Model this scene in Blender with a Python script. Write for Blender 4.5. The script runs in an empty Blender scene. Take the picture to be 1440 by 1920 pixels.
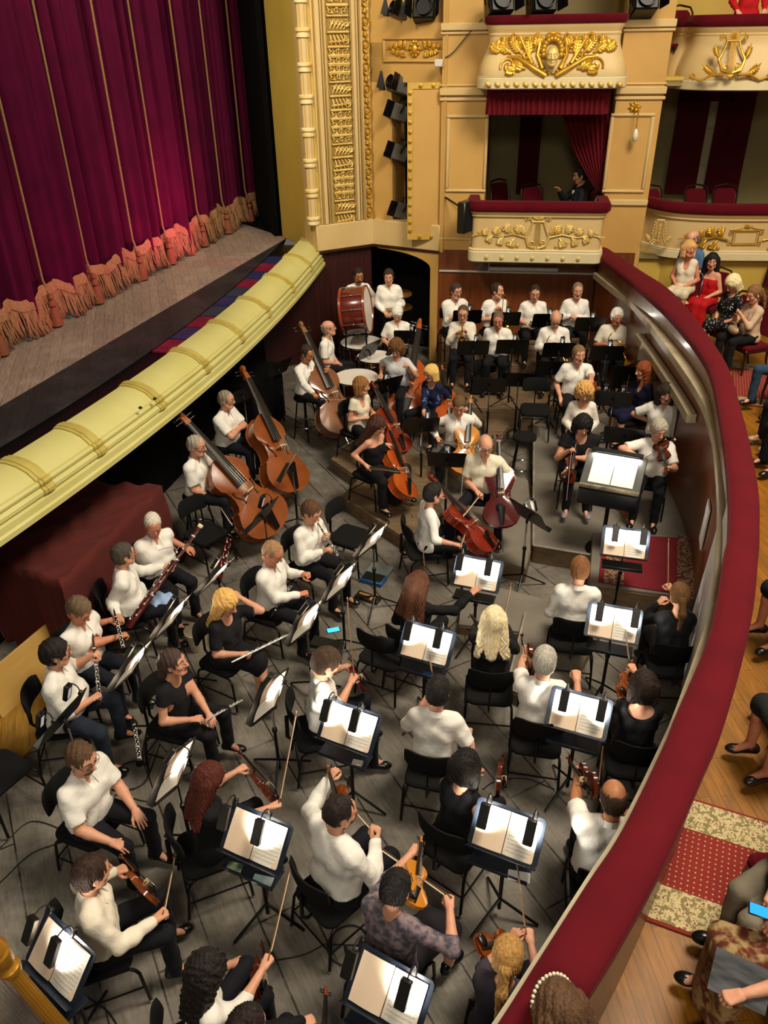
import bpy, math, random
import numpy as np
from mathutils import Vector, Matrix
random.seed(7); RNG = np.random.RandomState(11)
SC = bpy.context.scene
COL = SC.collection
# ------------------------------------------------------------------ camera
FPX, CX, CY, CAMH = 1490.0, 720.0, 960.0, 5.1
_dn = np.array([(765 - CX) / FPX, -(3400 - CY) / FPX, -1.0]); _dn /= np.linalg.norm(_dn)
_up = -_dn
_fw = np.array([0, 0, -1.0]); _fw = _fw - _up * _fw.dot(_up); _fw /= np.linalg.norm(_fw)
_rt = np.cross(_fw, _up)
CR = np.stack([_rt, _fw, _up]); CPOS = np.array([0.0, 0.0, CAMH])
cam_d = bpy.data.cameras.new('camera'); cam = bpy.data.objects.new('camera', cam_d); COL.objects.link(cam)
cam_d.sensor_fit = 'VERTICAL'; cam_d.sensor_height = 24.0; cam_d.lens = FPX / 1920.0 * 24.0
cam_d.clip_start = 0.05; cam_d.clip_end = 200
M4 = Matrix.Identity(4)
for i in range(3):
    for j in range(3): M4[i][j] = CR[i][j]
    M4[i][3] = CPOS[i]
cam.matrix_world = M4
SC.camera = cam
SC.view_settings.view_transform = 'Standard'; SC.view_settings.look = 'None'
SC.view_settings.gamma = 1.0; SC.view_settings.exposure = 0.0
SC.view_settings.use_curve_mapping = False
SC.cycles.max_bounces = 5; SC.cycles.diffuse_bounces = 3; SC.cycles.glossy_bounces = 2
SC.cycles.transmission_bounces = 3; SC.cycles.use_denoising = True
SC.cycles.caustics_reflective = False; SC.cycles.caustics_refractive = False
SC.cycles.sample_clamp_indirect = 4.0
# ------------------------------------------------------------------ light
wd = bpy.data.worlds.new('hall_ambience'); SC.world = wd; wd.use_nodes = True
wd.node_tree.nodes['Background'].inputs[0].default_value = (1.0, 0.92, 0.80, 1)
wd.node_tree.nodes['Background'].inputs[1].default_value = 0.12

def area_light(name, loc, target, size, power, col, size_y=None, spread=None):
    l = bpy.data.lights.new(name, 'AREA'); l.energy = power; l.color = col; l.size = size
    if size_y: l.shape = 'RECTANGLE'; l.size_y = size_y
    if spread: l.spread = spread
    o = bpy.data.objects.new(name, l); COL.objects.link(o); o.location = loc
    o.rotation_euler = (Vector(target) - Vector(loc)).to_track_quat('-Z', 'Y').to_euler()
    return o
def spot_light(name, loc, target, power, col, ang=60, blend=0.6, rad=0.05):
    l = bpy.data.lights.new(name, 'SPOT'); l.energy = power; l.color = col
    l.spot_size = math.radians(ang); l.spot_blend = blend; l.shadow_soft_size = rad
    o = bpy.data.objects.new(name, l); COL.objects.link(o); o.location = loc
    o.rotation_euler = (Vector(target) - Vector(loc)).to_track_quat('-Z', 'Y').to_euler()
    return o
WARM = (1.0, 0.87, 0.68)
area_light('chandelier', (4.2, 4.5, 11.5), (1.2, 7.5, 0.5), 3.2, 1500, WARM)
area_light('balcony_lamps', (6.0, 7.0, 7.5), (1.5, 14.0, 3.0), 1.6, 95, (1.0, 0.80, 0.52))
area_light('stage_side_lamps', (-3.2, 7.5, 9.0), (-1.4, 14.3, 4.0), 0.8, 75, (1.0, 0.85, 0.58), None, math.radians(70))
area_light('balcony_lamps_near', (-0.5, -2.5, 8.0), (0.3, 5.0, 0.5), 1.5, 260, (1.0, 0.88, 0.7))
# ------------------------------------------------------------------ pixel -> place
def ray(u, v): return CR @ np.array([(u - CX) / FPX, -(v - CY) / FPX, -1.0])
def at(u, v, z):
    d = ray(u, v); return CPOS + (z - CAMH) / d[2] * d
def at_len(A, u, v, L, far=True):
    d = ray(u, v); d = d / np.linalg.norm(d); w = CPOS - np.asarray(A)
    b = w.dot(d); c = w.dot(w) - L * L; q = b * b - c
    if q < 0: return CPOS - b * d
    return CPOS + (-b + (math.sqrt(q) if far else -math.sqrt(q))) * d
def on_plane(u, v, P, n):
    d = ray(u, v); n = np.asarray(n, float); return CPOS + ((np.asarray(P) - CPOS).dot(n) / d.dot(n)) * d
def nrm(v):
    v = np.asarray(v, float); return v / (np.linalg.norm(v) + 1e-12)
def hexc(s):
    s = s.lstrip('#'); o = []
    for i in (0, 2, 4):
        c = int(s[i:i + 2], 16) / 255.0
        o.append(c / 12.92 if c <= 0.04045 else ((c + 0.055) / 1.055) ** 2.4)
    return tuple(o)
def rotm(axis, a):
    x, y, z = nrm(axis); c, s = math.cos(a), math.sin(a); C = 1 - c
    return np.array([[c + x * x * C, x * y * C - z * s, x * z * C + y * s], [y * x * C + z * s, c + y * y * C, y * z * C - x * s], [z * x * C - y * s, z * y * C + x * s, c + z * z * C]])
def frame(x, zh):
    x = nrm(x); z = np.asarray(zh, float); z = nrm(z - x * x.dot(z)); y = np.cross(z, x)
    return np.stack([x, y, z], axis=1)
RZ = lambda a: rotm((0, 0, 1), math.radians(a))
# ------------------------------------------------------------------ mesh gathering
class G:
    def __init__(s): s.V = []; s.F = []; s.n = 0
    def add(s, V, faces, mi=0):
        V = np.asarray(V, float).reshape(-1, 3); s.V.append(V)
        if isinstance(faces, np.ndarray): s.F.append((faces + s.n, mi))
        else:
            by = {}
            for f in faces: by.setdefault(len(f), []).append(f)
            for k in by: s.F.append((np.array(by[k], dtype=np.int64) + s.n, mi))
        s.n += len(V); return s
    def box(s, c, size, R=None, bev=0.004, mi=0):
        h = np.asarray(size, float) / 2; b = min(bev, h.min() * 0.9)
        P = []; idx = {}
        for sx in (-1, 1):
            for sy in (-1, 1):
                for sz in (-1, 1):
                    for a in range(3):
                        q = np.array([sx, sy, sz]) * (h - b); q[a] = (sx, sy, sz)[a] * h[a]
                        idx[(sx, sy, sz, a)] = len(P); P.append(q)
        Fc = []
        for a in range(3):
            o = [i for i in range(3) if i != a]
            for sg in (-1, 1):
                r = []
                for (p, q) in ((-1, -1), (1, -1), (1, 1), (-1, 1)):
                    k = [0, 0, 0]; k[a] = sg; k[o[0]] = p; k[o[1]] = q; r.append(idx[(*k, a)])
                flip = (sg > 0) if a != 1 else (sg < 0)
                Fc.append(r if flip else r[::-1])
        for a in range(3):
            o = [i for i in range(3) if i != a]
            for p in (-1, 1):
                for q in (-1, 1):
                    k0 = [0, 0, 0]; k0[o[0]] = p; k0[o[1]] = q; k0[a] = -1; k1 = list(k0); k1[a] = 1
                    Fc.append([idx[(*k0, o[0])], idx[(*k1, o[0])], idx[(*k1, o[1])], idx[(*k0, o[1])]])
        for sx in (-1, 1):
            for sy in (-1, 1):
                for sz in (-1, 1): Fc.append([idx[(sx, sy, sz, 0)], idx[(sx, sy, sz, 1)], idx[(sx, sy, sz, 2)]])
        P = np.array(P); C0 = P.mean(0)
        for i, f in enumerate(Fc):
            q = P[f]; nn = np.cross(q[1] - q[0], q[2] - q[0])
            if nn.dot(q.mean(0) - C0) < 0: Fc[i] = f[::-1]
        if R is not None: P = P @ np.asarray(R).T
        return s.add(P + np.asarray(c, float), Fc, mi)
    def tube(s, pts, r, n=8, mi=0, caps=True, flat=None, closed=False):
        P = np.asarray(pts, float); K = len(P)
        r = np.broadcast_to(np.asarray(r, float), (K,))
        T = np.zeros_like(P)
        if closed: T = np.roll(P, -1, 0) - np.roll(P, 1, 0)
        else: T[1:-1] = P[2:] - P[:-2]; T[0] = P[1] - P[0]; T[-1] = P[-1] - P[-2]
        T /= (np.linalg.norm(T, axis=1, keepdims=True) + 1e-12)
        u = np.cross(T[0], (0, 0, 1) if abs(T[0][2]) < 0.9 else (1, 0, 0)) if flat is None else np.cross(T[0], flat[0])
        u = nrm(u); V = []; a = np.arange(n) * 2 * math.pi / n
        for k in range(K):
            if flat is not None:
                c = np.cross(T[k], flat[0]); u = nrm(c) if np.linalg.norm(c) > 1e-6 else u
            else: u = nrm(u - T[k] * u.dot(T[k]))
            w = np.cross(T[k], u); fl = 1.0 if flat is None else flat[1]
            V.append(P[k] + r[k] * (np.outer(np.cos(a), u) + fl * np.outer(np.sin(a), w)))
        V = np.concatenate(V); Fc = []
        for k in range(K if closed else K - 1):
            k2 = (k + 1) % K
            for i in range(n): j = (i + 1) % n; Fc.append([k * n + i, k * n + j, k2 * n + j, k2 * n + i])
        if caps and not closed: Fc.append(list(range(n))[::-1]); Fc.append([(K - 1) * n + i for i in range(n)])
        return s.add(V, Fc, mi)
    def lathe(s, prof, n=24, M=None, c=(0, 0, 0), mi=0, cap=True):
        a = np.arange(n) * 2 * math.pi / n; V = []
        for (r, z) in prof: V.append(np.stack([r * np.cos(a), r * np.sin(a), np.full(n, z)], 1))
        K = len(prof); Fc = []
        for k in range(K - 1):
            for i in range(n): j = (i + 1) % n; Fc.append([k * n + i, k * n + j, (k + 1) * n + j, (k + 1) * n + i])
        if cap:
            if prof[0][0] > 1e-4: Fc.append(list(range(n))[::-1])
            if prof[-1][0] > 1e-4: Fc.append([(K - 1) * n + i for i in range(n)])
        V = np.concatenate(V)
        if M is not None: V = V @ np.asarray(M).T
        return s.add(V + np.asarray(c, float), Fc, mi)
    def prism(s, poly, z0, z1, R=None, c=(0, 0, 0), bev=0.0, mi=0):
        p = np.asarray(poly, float); n = len(p)
        A = 0.5 * np.sum(p[:, 0] * np.roll(p[:, 1], -1) - np.roll(p[:, 0], -1) * p[:, 1])
        if A < 0: p = p[::-1]
        rings = [(p, z0), (p, z1)]
        if bev > 0:
            e = np.roll(p, -1, 0) - p; nn = np.stack([e[:, 1], -e[:, 0]], 1); nn /= (np.linalg.norm(nn, axis=1, keepdims=True) + 1e-9)
            m = nn + np.roll(nn, 1, 0); m /= (np.linalg.norm(m, axis=1, keepdims=True) + 1e-9); q = p - m * bev
            rings = [(q, z0), (p, z0 + bev), (p, z1 - bev), (q, z1)]
        V = np.concatenate([np.column_stack([a, np.full(n, z)]) for a, z in rings]); Fc = []
        K = len(rings)
        for k in range(K - 1):
            for i in range(n): j = (i + 1) % n; Fc.append([k * n + i, k * n + j, (k + 1) * n + j, (k + 1) * n + i])
        Fc.append(list(range(n))[::-1]); Fc.append([(K - 1) * n + i for i in range(n)])
        if R is not None: V = V @ np.asarray(R).T
        return s.add(V + np.asarray(c, float), Fc, mi)
    def sweep(s, path, prof, mi=0, closed_prof=True, caps=True):
        """path: Kx2 ground points, prof: (offset to the path's right, z)"""
        P = np.asarray(path, float); K = len(P); N = path_normals(P)
        pr = np.asarray(prof, float); n = len(pr)
        V = np.concatenate([np.column_stack([P[k][0] + N[k][0] * pr[:, 0], P[k][1] + N[k][1] * pr[:, 0], pr[:, 1]]) for k in range(K)])
        Fc = []
        for k in range(K - 1):
            for i in range(n if closed_prof else n - 1): j = (i + 1) % n; Fc.append([k * n + i, (k + 1) * n + i, (k + 1) * n + j, k * n + j])
        if caps and closed_prof: Fc.append(list(range(n))); Fc.append([(K - 1) * n + i for i in range(n)][::-1])
        return s.add(V, Fc, mi)
    def ell(s, c, r, n=12, R=None, mi=0):
        pr = []; m = max(4, n // 2)
        for k in range(m + 1):
            t = -math.pi / 2 + math.pi * k / m; pr.append((max(math.cos(t), 0.0) + (1e-5 if k in (0, m) else 0), math.sin(t)))
        g = G(); g.lathe(pr, n, cap=False); V = g.V[0] * np.asarray(r, float)
        if R is not None: V = V @ np.asarray(R).T
        return s.add(V + np.asarray(c, float), [list(f) for f in g.F[0][0]], mi)
    def loft(s, rings, caps=True, mi=0):
        n = len(rings[0]); K = len(rings); V = np.concatenate(rings); Fc = []
        for k in range(K - 1):
            for i in range(n): j = (i + 1) % n; Fc.append([k * n + i, k * n + j, (k + 1) * n + j, (k + 1) * n + i])
        if caps: Fc.append(list(range(n))[::-1]); Fc.append([(K - 1) * n + i for i in range(n)])
        return s.add(V, Fc, mi)
    def grid(s, A, mi=0):
        A = np.asarray(A, float); a, b = A.shape[:2]; I = np.arange(a * b).reshape(a, b)
        Q = np.stack([I[:-1, :-1], I[1:, :-1], I[1:, 1:], I[:-1, 1:]], -1).reshape(-1, 4)
        return s.add(A.reshape(-1, 3), Q, mi)
    def merge(s, other, R=None, t=(0, 0, 0), mi=None, flip=False):
        for V in [np.concatenate(other.V)]:
            W = V if R is None else V @ np.asarray(R).T
            base = s.n; s.V.append(W + np.asarray(t, float)); s.n += len(V)
            for (Fa, m) in other.F: s.F.append(((Fa[:, ::-1] if flip else Fa) + base, m if mi is None else mi))
        return s
    def mesh(s, name, mats, sharp=0.7, smooth=True):
        me = bpy.data.meshes.new(name); V = np.concatenate(s.V) if s.V else np.zeros((0, 3))
        nl = sum(f.size for f, m in s.F); npoly = sum(len(f) for f, m in s.F)
        me.vertices.add(len(V)); me.vertices.foreach_set('co', V.astype(np.float32).ravel())
        me.loops.add(nl); me.polygons.add(npoly)
        me.loops.foreach_set('vertex_index', np.concatenate([f.ravel() for f, m in s.F]).astype(np.int32))
        tot = np.concatenate([np.full(len(f), f.shape[1]) for f, m in s.F]).astype(np.int32)
        st = np.concatenate([[0], np.cumsum(tot)[:-1]]).astype(np.int32)
        me.polygons.foreach_set('loop_start', st)
        me.polygons.foreach_set('material_index', np.concatenate([np.full(len(f), m) for f, m in s.F]).astype(np.int32))
        me.polygons.foreach_set('use_smooth', np.full(npoly, smooth))
        me.update(calc_edges=True)
        for m in (mats if isinstance(mats, (list, tuple)) else [mats]): me.materials.append(m)
        if smooth and sharp is not None: me.set_sharp_from_angle(angle=sharp)
        return me
    def obj(s, name, mats, parent=None, sharp=0.7, smooth=True, loc=None):
        if loc is not None:
            for i in range(len(s.V)): s.V[i] = s.V[i] - np.asarray(loc, float)
        o = bpy.data.objects.new(name, s.mesh(name, mats, sharp, smooth)); COL.objects.link(o)
        if loc is not None: o.location = loc
        if parent is not None: o.parent = parent
        return o
def path_normals(P):
    K = len(P); N = np.zeros((K, 2))
    for k in range(K):
        if k == 0: t1 = t2 = P[1] - P[0]
        elif k == K - 1: t1 = t2 = P[-1] - P[-2]
        else: t1 = P[k] - P[k - 1]; t2 = P[k + 1] - P[k]
        t1 = t1 / (np.linalg.norm(t1) + 1e-9); t2 = t2 / (np.linalg.norm(t2) + 1e-9)
        n1 = np.array([t1[1], -t1[0]]); n2 = np.array([t2[1], -t2[0]]); m = n1 + n2; m = m / (np.linalg.norm(m) + 1e-9)
        N[k] = m / max(m.dot(n1), 0.35)
    return N
def smooth_path(P, n=8):
    P = [np.asarray(p, float) for p in P]; P = [2 * P[0] - P[1]] + P + [2 * P[-1] - P[-2]]; o = []
    for i in range(1, len(P) - 2):
        for k in range(n):
            t = k / n; a, b, c, d = P[i - 1], P[i], P[i + 1], P[i + 2]
            o.append(0.5 * (2 * b + (c - a) * t + (2 * a - 5 * b + 4 * c - d) * t * t + (3 * b - a - 3 * c + d) * t ** 3))
    o.append(P[-2]); return np.array(o)
# ------------------------------------------------------------------ things
def tag(o, label, cat, group=None):
    o['label'] = label; o['category'] = cat
    if group: o['group'] = group
    return o
def struct(o, label=None):
    o['kind'] = 'structure'
    if label: o['label'] = label
    return o
def thing(name, label, cat, loc=(0, 0, 0), R=None, group=None):
    o = bpy.data.objects.new(name, None); COL.objects.link(o); o.empty_display_size = 0.1
    setm(o, loc, R); return tag(o, label, cat, group)
def setm(o, loc, R=None, sc=1.0):
    m = Matrix.Identity(4)
    for i in range(3):
        for j in range(3): m[i][j] = (R[i][j] if R is not None else (1.0 if i == j else 0.0)) * sc
        m[i][3] = float(loc[i])
    o.matrix_world = m
def dup(o, loc, R=None, label=None, group=None, sc=1.0, mats=None, parent=None):
    c = o.copy(); COL.objects.link(c)
    if parent is None: setm(c, loc, R, sc)
    else: c.parent = parent
    if label: c['label'] = label
    if group: c['group'] = group
    for ch in PROTO_CH.get(o.name, ()): dup_child(ch, c, mats)
    return c
PROTO_CH = {}
def dup_child(ch, par, mats=None):
    d = ch.copy(); COL.objects.link(d); d.parent = par
    if mats and ch.type == 'MESH':
        for i, sl in enumerate(d.material_slots):
            m = mats.get(sl.material.name) if sl.material else None
            if m: sl.link = 'OBJECT'; sl.material = m
    for g in PROTO_CH.get(ch.name, ()): dup_child(g, d, mats)
def proto(root):
    """remember the tree of a prototype (children are linked to it by name)"""
    kids = {}
    for o in COL.objects:
        if o.parent is not None: kids.setdefault(o.parent.name, []).append(o)
    st = [root]
    while st:
        r = st.pop(); ks = kids.get(r.name, []); PROTO_CH[r.name] = ks; st += ks
    return root
class Pool:
    """first use takes the prototype itself, later uses copy it"""
    def __init__(s, root): s.root = proto(root); s.used = False
    def put(s, loc, R=None, label=None, group=None, sc=1.0, mats=None):
        if not s.used and mats is None:
            s.used = True; o = s.root; setm(o, loc, R, sc)
            if label: o['label'] = label
            if group: o['group'] = group
            return o
        return dup(s.root, loc, R, label, group, sc, mats)
    def finish(s):
        if not s.used:
            st = [s.root]; allo = []
            while st: r = st.pop(); allo.append(r); st += PROTO_CH.get(r.name, [])
            for o in allo: bpy.data.objects.remove(o)
# ------------------------------------------------------------------ signed distance bodies
class SDF:
    def __init__(s, lo, hi, h):
        s.lo = np.asarray(lo, float) - 3 * h; s.h = h
        s.n = np.ceil((np.asarray(hi, float) + 3 * h - s.lo) / h).astype(int) + 1
        s.ax = [s.lo[i] + h * np.arange(s.n[i]) for i in range(3)]
        s.D = np.full(tuple(s.n), 1.0, np.float32)
    def _sub(s, a, b, pad):
        sl = []
        for i in range(3):
            i0 = max(0, int((a[i] - pad - s.lo[i]) / s.h)); i1 = min(s.n[i], int((b[i] + pad - s.lo[i]) / s.h) + 2)
            if i1 <= i0: return None
            sl.append(slice(i0, i1))
        X = s.ax[0][sl[0]][:, None, None].astype(np.float32); Y = s.ax[1][sl[1]][None, :, None].astype(np.float32); Z = s.ax[2][sl[2]][None, None, :].astype(np.float32)
        return tuple(sl), X, Y, Z
    def _mix(s, sl, d, k, sub=False):
        D = s.D[sl]
        if sub:
            e = -d; hh = np.maximum(k - np.abs(D - e), 0) / k; s.D[sl] = np.maximum(D, e) + hh * hh * k * 0.25
        else:
            hh = np.maximum(k - np.abs(D - d), 0) / k; s.D[sl] = np.minimum(D, d) - hh * hh * k * 0.25
    def cap(s, a, b, ra, rb=None, k=0.02, sub=False):
        rb = ra if rb is None else rb; a = np.asarray(a, float); b = np.asarray(b, float); rm = max(ra, rb)
        q = s._sub(np.minimum(a, b) - rm, np.maximum(a, b) + rm, k + 3 * s.h)
        if q is None: return s
        sl, X, Y, Z = q; ab = b - a; L = ab.dot(ab) + 1e-12
        t = np.clip(((X - a[0]) * ab[0] + (Y - a[1]) * ab[1] + (Z - a[2]) * ab[2]) / L, 0, 1)
        d = np.sqrt((X - a[0] - t * ab[0]) ** 2 + (Y - a[1] - t * ab[1]) ** 2 + (Z - a[2] - t * ab[2]) ** 2) - (ra + t * (rb - ra))
        s._mix(sl, d.astype(np.float32), k, sub); return s
    def ell(s, c, r, k=0.02, R=None, sub=False):
        c = np.asarray(c, float); r = np.asarray(r, float); rm = r.max() if R is not None else r
        q = s._sub(c - rm, c + rm, k + 3 * s.h)
        if q is None: return s
        sl, X, Y, Z = q; P = (X - c[0], Y - c[1], Z - c[2])
        if R is not None: P = [P[0] * R[0][i] + P[1] * R[1][i] + P[2] * R[2][i] for i in range(3)]
        k0 = np.sqrt((P[0] / r[0]) ** 2 + (P[1] / r[1]) ** 2 + (P[2] / r[2]) ** 2)
        k1 = np.sqrt((P[0] / r[0] ** 2) ** 2 + (P[1] / r[1] ** 2) ** 2 + (P[2] / r[2] ** 2) ** 2) + 1e-6
        s._mix(sl, (k0 * (k0 - 1) / k1).astype(np.float32), k, sub); return s
    def cut(s, P, n):
        """keep the side n points away from"""
        P = np.asarray(P, float); n = nrm(n)
        d = (s.ax[0][:, None, None] - P[0]) * n[0] + (s.ax[1][None, :, None] - P[1]) * n[1] + (s.ax[2][None, None, :] - P[2]) * n[2]
        s.D = np.maximum(s.D, d.astype(np.float32)); return s
    def disp(s, fn):
        s.D = s.D + fn(s.ax[0][:, None, None], s.ax[1][None, :, None], s.ax[2][None, None, :]).astype(np.float32); return s
    def poly(s):
        D = s.D; a, b, c = D.shape; inn = D < 0
        cnt = np.zeros((a - 1, b - 1, c - 1), np.int8)
        for i in (0, 1):
            for j in (0, 1):
                for k in (0, 1): cnt += inn[i:a - 1 + i, j:b - 1 + j, k:c - 1 + k]
        act = np.argwhere((cnt > 0) & (cnt < 8))
        idx = np.full(cnt.shape, -1, np.int64); idx[tuple(act.T)] = np.arange(len(act))
        val = {}
        for i in (0, 1):
            for j in (0, 1):
                for k in (0, 1): val[(i, j, k)] = D[act[:, 0] + i, act[:, 1] + j, act[:, 2] + k]
        S = np.zeros((len(act), 3)); W = np.zeros(len(act))
        for ax in range(3):
            o = [i for i in range(3) if i != ax]
            for p in (0, 1):
                for q in (0, 1):
                    k0 = [0, 0, 0]; k0[o[0]] = p; k0[o[1]] = q; k1 = list(k0); k1[ax] = 1
                    v0, v1 = val[tuple(k0)], val[tuple(k1)]; m = (v0 < 0) != (v1 < 0)
                    t = np.where(m, v0 / np.where(m, v0 - v1, 1), 0)
                    S[m, ax] += t[m]; S[m, o[0]] += p; S[m, o[1]] += q; W[m] += 1
        V = s.lo + s.h * (act + S / W[:, None])
        Q = []
        for ax in range(3):
            o = [(1, 2), (2, 0), (0, 1)][ax]
            sl0 = [slice(None)] * 3; sl1 = [slice(None)] * 3; sl0[ax] = slice(0, -1); sl1[ax] = slice(1, None)
            A, B = inn[tuple(sl0)], inn[tuple(sl1)]
            e = np.argwhere(A != B)
            ok = (e[:, o[0]] > 0) & (e[:, o[1]] > 0) & (e[:, o[0]] < D.shape[o[0]] - 1) & (e[:, o[1]] < D.shape[o[1]] - 1); e = e[ok]
            fl = A[tuple(e.T)]
            c0 = e.copy(); c1 = e.copy(); c1[:, o[0]] -= 1; c2 = c1.copy(); c2[:, o[1]] -= 1; c3 = e.copy(); c3[:, o[1]] -= 1
            q = np.stack([idx[tuple(x.T)] for x in (c0, c1, c2, c3)], 1)
            q[~fl] = q[~fl][:, ::-1]; Q.append(q)
        return V, np.concatenate(Q)
# ------------------------------------------------------------------ materials
MATS = {}
def pbr(name, col, rough=0.6, metal=0.0, spec=0.5, sheen=0.0, coat=0.0, noise=None, bump=None, emit=None, alpha=None, trans=0.0, scale_vec=None):
    """noise=(scale, second colour, contrast, detail); bump=(scale, strength)"""
    if name in MATS: return MATS[name]
    m = bpy.data.materials.new(name); m.use_nodes = True; nt = m.node_tree; b = nt.nodes['Principled BSDF']
    c = hexc(col) if isinstance(col, str) else col
    b.inputs['Base Color'].default_value = (*c, 1); b.inputs['Roughness'].default_value = rough
    b.inputs['Metallic'].default_value = metal; b.inputs['Specular IOR Level'].default_value = spec
    if sheen: b.inputs['Sheen Weight'].default_value = sheen; b.inputs['Sheen Roughness'].default_value = 0.4; b.inputs['Sheen Tint'].default_value = (*[min(1, x * 2 + 0.1) for x in c], 1)
    if coat: b.inputs['Coat Weight'].default_value = coat; b.inputs['Coat Roughness'].default_value = 0.12
    if trans: b.inputs['Transmission Weight'].default_value = trans
    if emit: b.inputs['Emission Color'].default_value = (*(hexc(emit[0]) if isinstance(emit[0], str) else emit[0]), 1); b.inputs['Emission Strength'].default_value = emit[1]
    tc = None
    if noise or bump:
        tc = nt.nodes.new('ShaderNodeTexCoord'); mp = nt.nodes.new('ShaderNodeMapping'); nt.links.new(tc.outputs['Object'], mp.inputs[0])
        if scale_vec: mp.inputs['Scale'].default_value = scale_vec
    if noise:
        n = nt.nodes.new('ShaderNodeTexNoise'); n.inputs['Scale'].default_value = noise[0]; n.inputs['Detail'].default_value = noise[3] if len(noise) > 3 else 4
        r = nt.nodes.new('ShaderNodeValToRGB'); w = noise[2]
        cn = noise[4] if len(noise) > 4 else 0.5; r.color_ramp.elements[0].position = cn - w; r.color_ramp.elements[1].position = cn + w
        r.color_ramp.elements[0].color = (*c, 1); c2 = hexc(noise[1]) if isinstance(noise[1], str) else noise[1]; r.color_ramp.elements[1].color = (*c2, 1)
        nt.links.new(mp.outputs[0], n.inputs['Vector']); nt.links.new(n.outputs['Fac'], r.inputs[0]); nt.links.new(r.outputs[0], b.inputs['Base Color'])
    if bump:
        n2 = nt.nodes.new('ShaderNodeTexNoise'); n2.inputs['Scale'].default_value = bump[0]; n2.inputs['Detail'].default_value = 3
        bp = nt.nodes.new('ShaderNodeBump'); bp.inputs['Strength'].default_value = bump[1]; bp.inputs['Distance'].default_value = 0.01
        nt.links.new(mp.outputs[0], n2.inputs['Vector']); nt.links.new(n2.outputs['Fac'], bp.inputs['Height']); nt.links.new(bp.outputs[0], b.inputs['Normal'])
    MATS[name] = m; return m
def planks(name, cols, width, length, rough=0.4, rot=0.0, gap=0.012, mortar='#1a1008', wear=None, offs=(0, 0, 0)):
    m = bpy.data.materials.new(name); m.use_nodes = True; nt = m.node_tree; b = nt.nodes['Principled BSDF']; L = nt.links
    tc = nt.nodes.new('ShaderNodeTexCoord'); mp = nt.nodes.new('ShaderNodeMapping'); mp.inputs['Rotation'].default_value = (0, 0, rot); mp.inputs['Location'].default_value = offs
    L.new(tc.outputs['Object'], mp.inputs[0])
    br = nt.nodes.new('ShaderNodeTexBrick'); br.inputs['Scale'].default_value = 1.0; br.inputs['Brick Width'].default_value = length; br.inputs['Row Height'].default_value = width
    br.inputs['Mortar Size'].default_value = gap * width; br.inputs['Color1'].default_value = (*hexc(cols[0]), 1); br.inputs['Color2'].default_value = (*hexc(cols[1]), 1)
    br.inputs['Mortar'].default_value = (*hexc(mortar), 1); br.inputs['Bias'].default_value = 0.0; br.offset = 0.37
    L.new(mp.outputs[0], br.inputs['Vector'])
    mp2 = nt.nodes.new('ShaderNodeMapping'); mp2.inputs['Scale'].default_value = (2.5, 22, 4); L.new(mp.outputs[0], mp2.inputs[0])
    n = nt.nodes.new('ShaderNodeTexNoise'); n.inputs['Scale'].default_value = 2.0; n.inputs['Detail'].default_value = 6; L.new(mp2.outputs[0], n.inputs['Vector'])
    mx = nt.nodes.new('ShaderNodeMix'); mx.data_type = 'RGBA'; mx.blend_type = 'MULTIPLY'; mx.inputs[0].default_value = 0.6
    r = nt.nodes.new('ShaderNodeValToRGB'); r.color_ramp.elements[0].position = 0.3; r.color_ramp.elements[0].color = (0.45, 0.4, 0.35, 1); r.color_ramp.elements[1].position = 0.65
    L.new(n.outputs['Fac'], r.inputs[0]); L.new(br.outputs['Color'], mx.inputs[6]); L.new(r.outputs[0], mx.inputs[7])
    out = mx.outputs[2]
    if wear:
        n3 = nt.nodes.new('ShaderNodeTexNoise'); n3.inputs['Scale'].default_value = wear[1]; n3.inputs['Detail'].default_value = 7; n3.inputs['Roughness'].default_value = 0.65; L.new(tc.outputs['Object'], n3.inputs['Vector'])
        r3 = nt.nodes.new('ShaderNodeValToRGB'); r3.color_ramp.elements[0].position = 0.48; r3.color_ramp.elements[1].position = 0.68
        L.new(n3.outputs['Fac'], r3.inputs[0]); m3 = nt.nodes.new('ShaderNodeMix'); m3.data_type = 'RGBA'
        mm = nt.nodes.new('ShaderNodeMath'); mm.operation = 'MULTIPLY'; mm.inputs[1].default_value = wear[2]; L.new(r3.outputs[0], mm.inputs[0]); L.new(mm.outputs[0], m3.inputs[0])
        L.new(out, m3.inputs[6]); m3.inputs[7].default_value = (*hexc(wear[0]), 1); out = m3.outputs[2]
    L.new(out, b.inputs['Base Color']); b.inputs['Roughness'].default_value = rough
    bp = nt.nodes.new('ShaderNodeBump'); bp.inputs['Strength'].default_value = 0.25; bp.inputs['Distance'].default_value = 0.004
    iv = nt.nodes.new('ShaderNodeMath'); iv.operation = 'SUBTRACT'; iv.inputs[0].default_value = 1.0; L.new(br.outputs['Fac'], iv.inputs[1]); L.new(iv.outputs[0], bp.inputs['Height']); L.new(bp.outputs[0], b.inputs['Normal'])
    return m
def wood(name, c1, c2, scale=(1, 12, 1), rough=0.35, coat=0.3, ns=3.0):
    return pbr(name, c1, rough, noise=(ns, c2, 0.22, 6), coat=coat, scale_vec=scale)
def skin(name, col, col2): return pbr(name, col, 0.5, noise=(14, col2, 0.3, 3), spec=0.35)
SKIN = [skin('skin_fair', '#d8a284', '#cd8f72'), skin('skin_ruddy', '#cf8f70', '#bf7558'), skin('skin_tan', '#bd825c', '#a96c49')]
LIP = pbr('lips', '#a8554a', 0.45); EYEW = pbr('eye_white', '#d9d3c8', 0.25); IRIS = pbr('iris', '#241a12', 0.2)
HAIRC = {}
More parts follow.
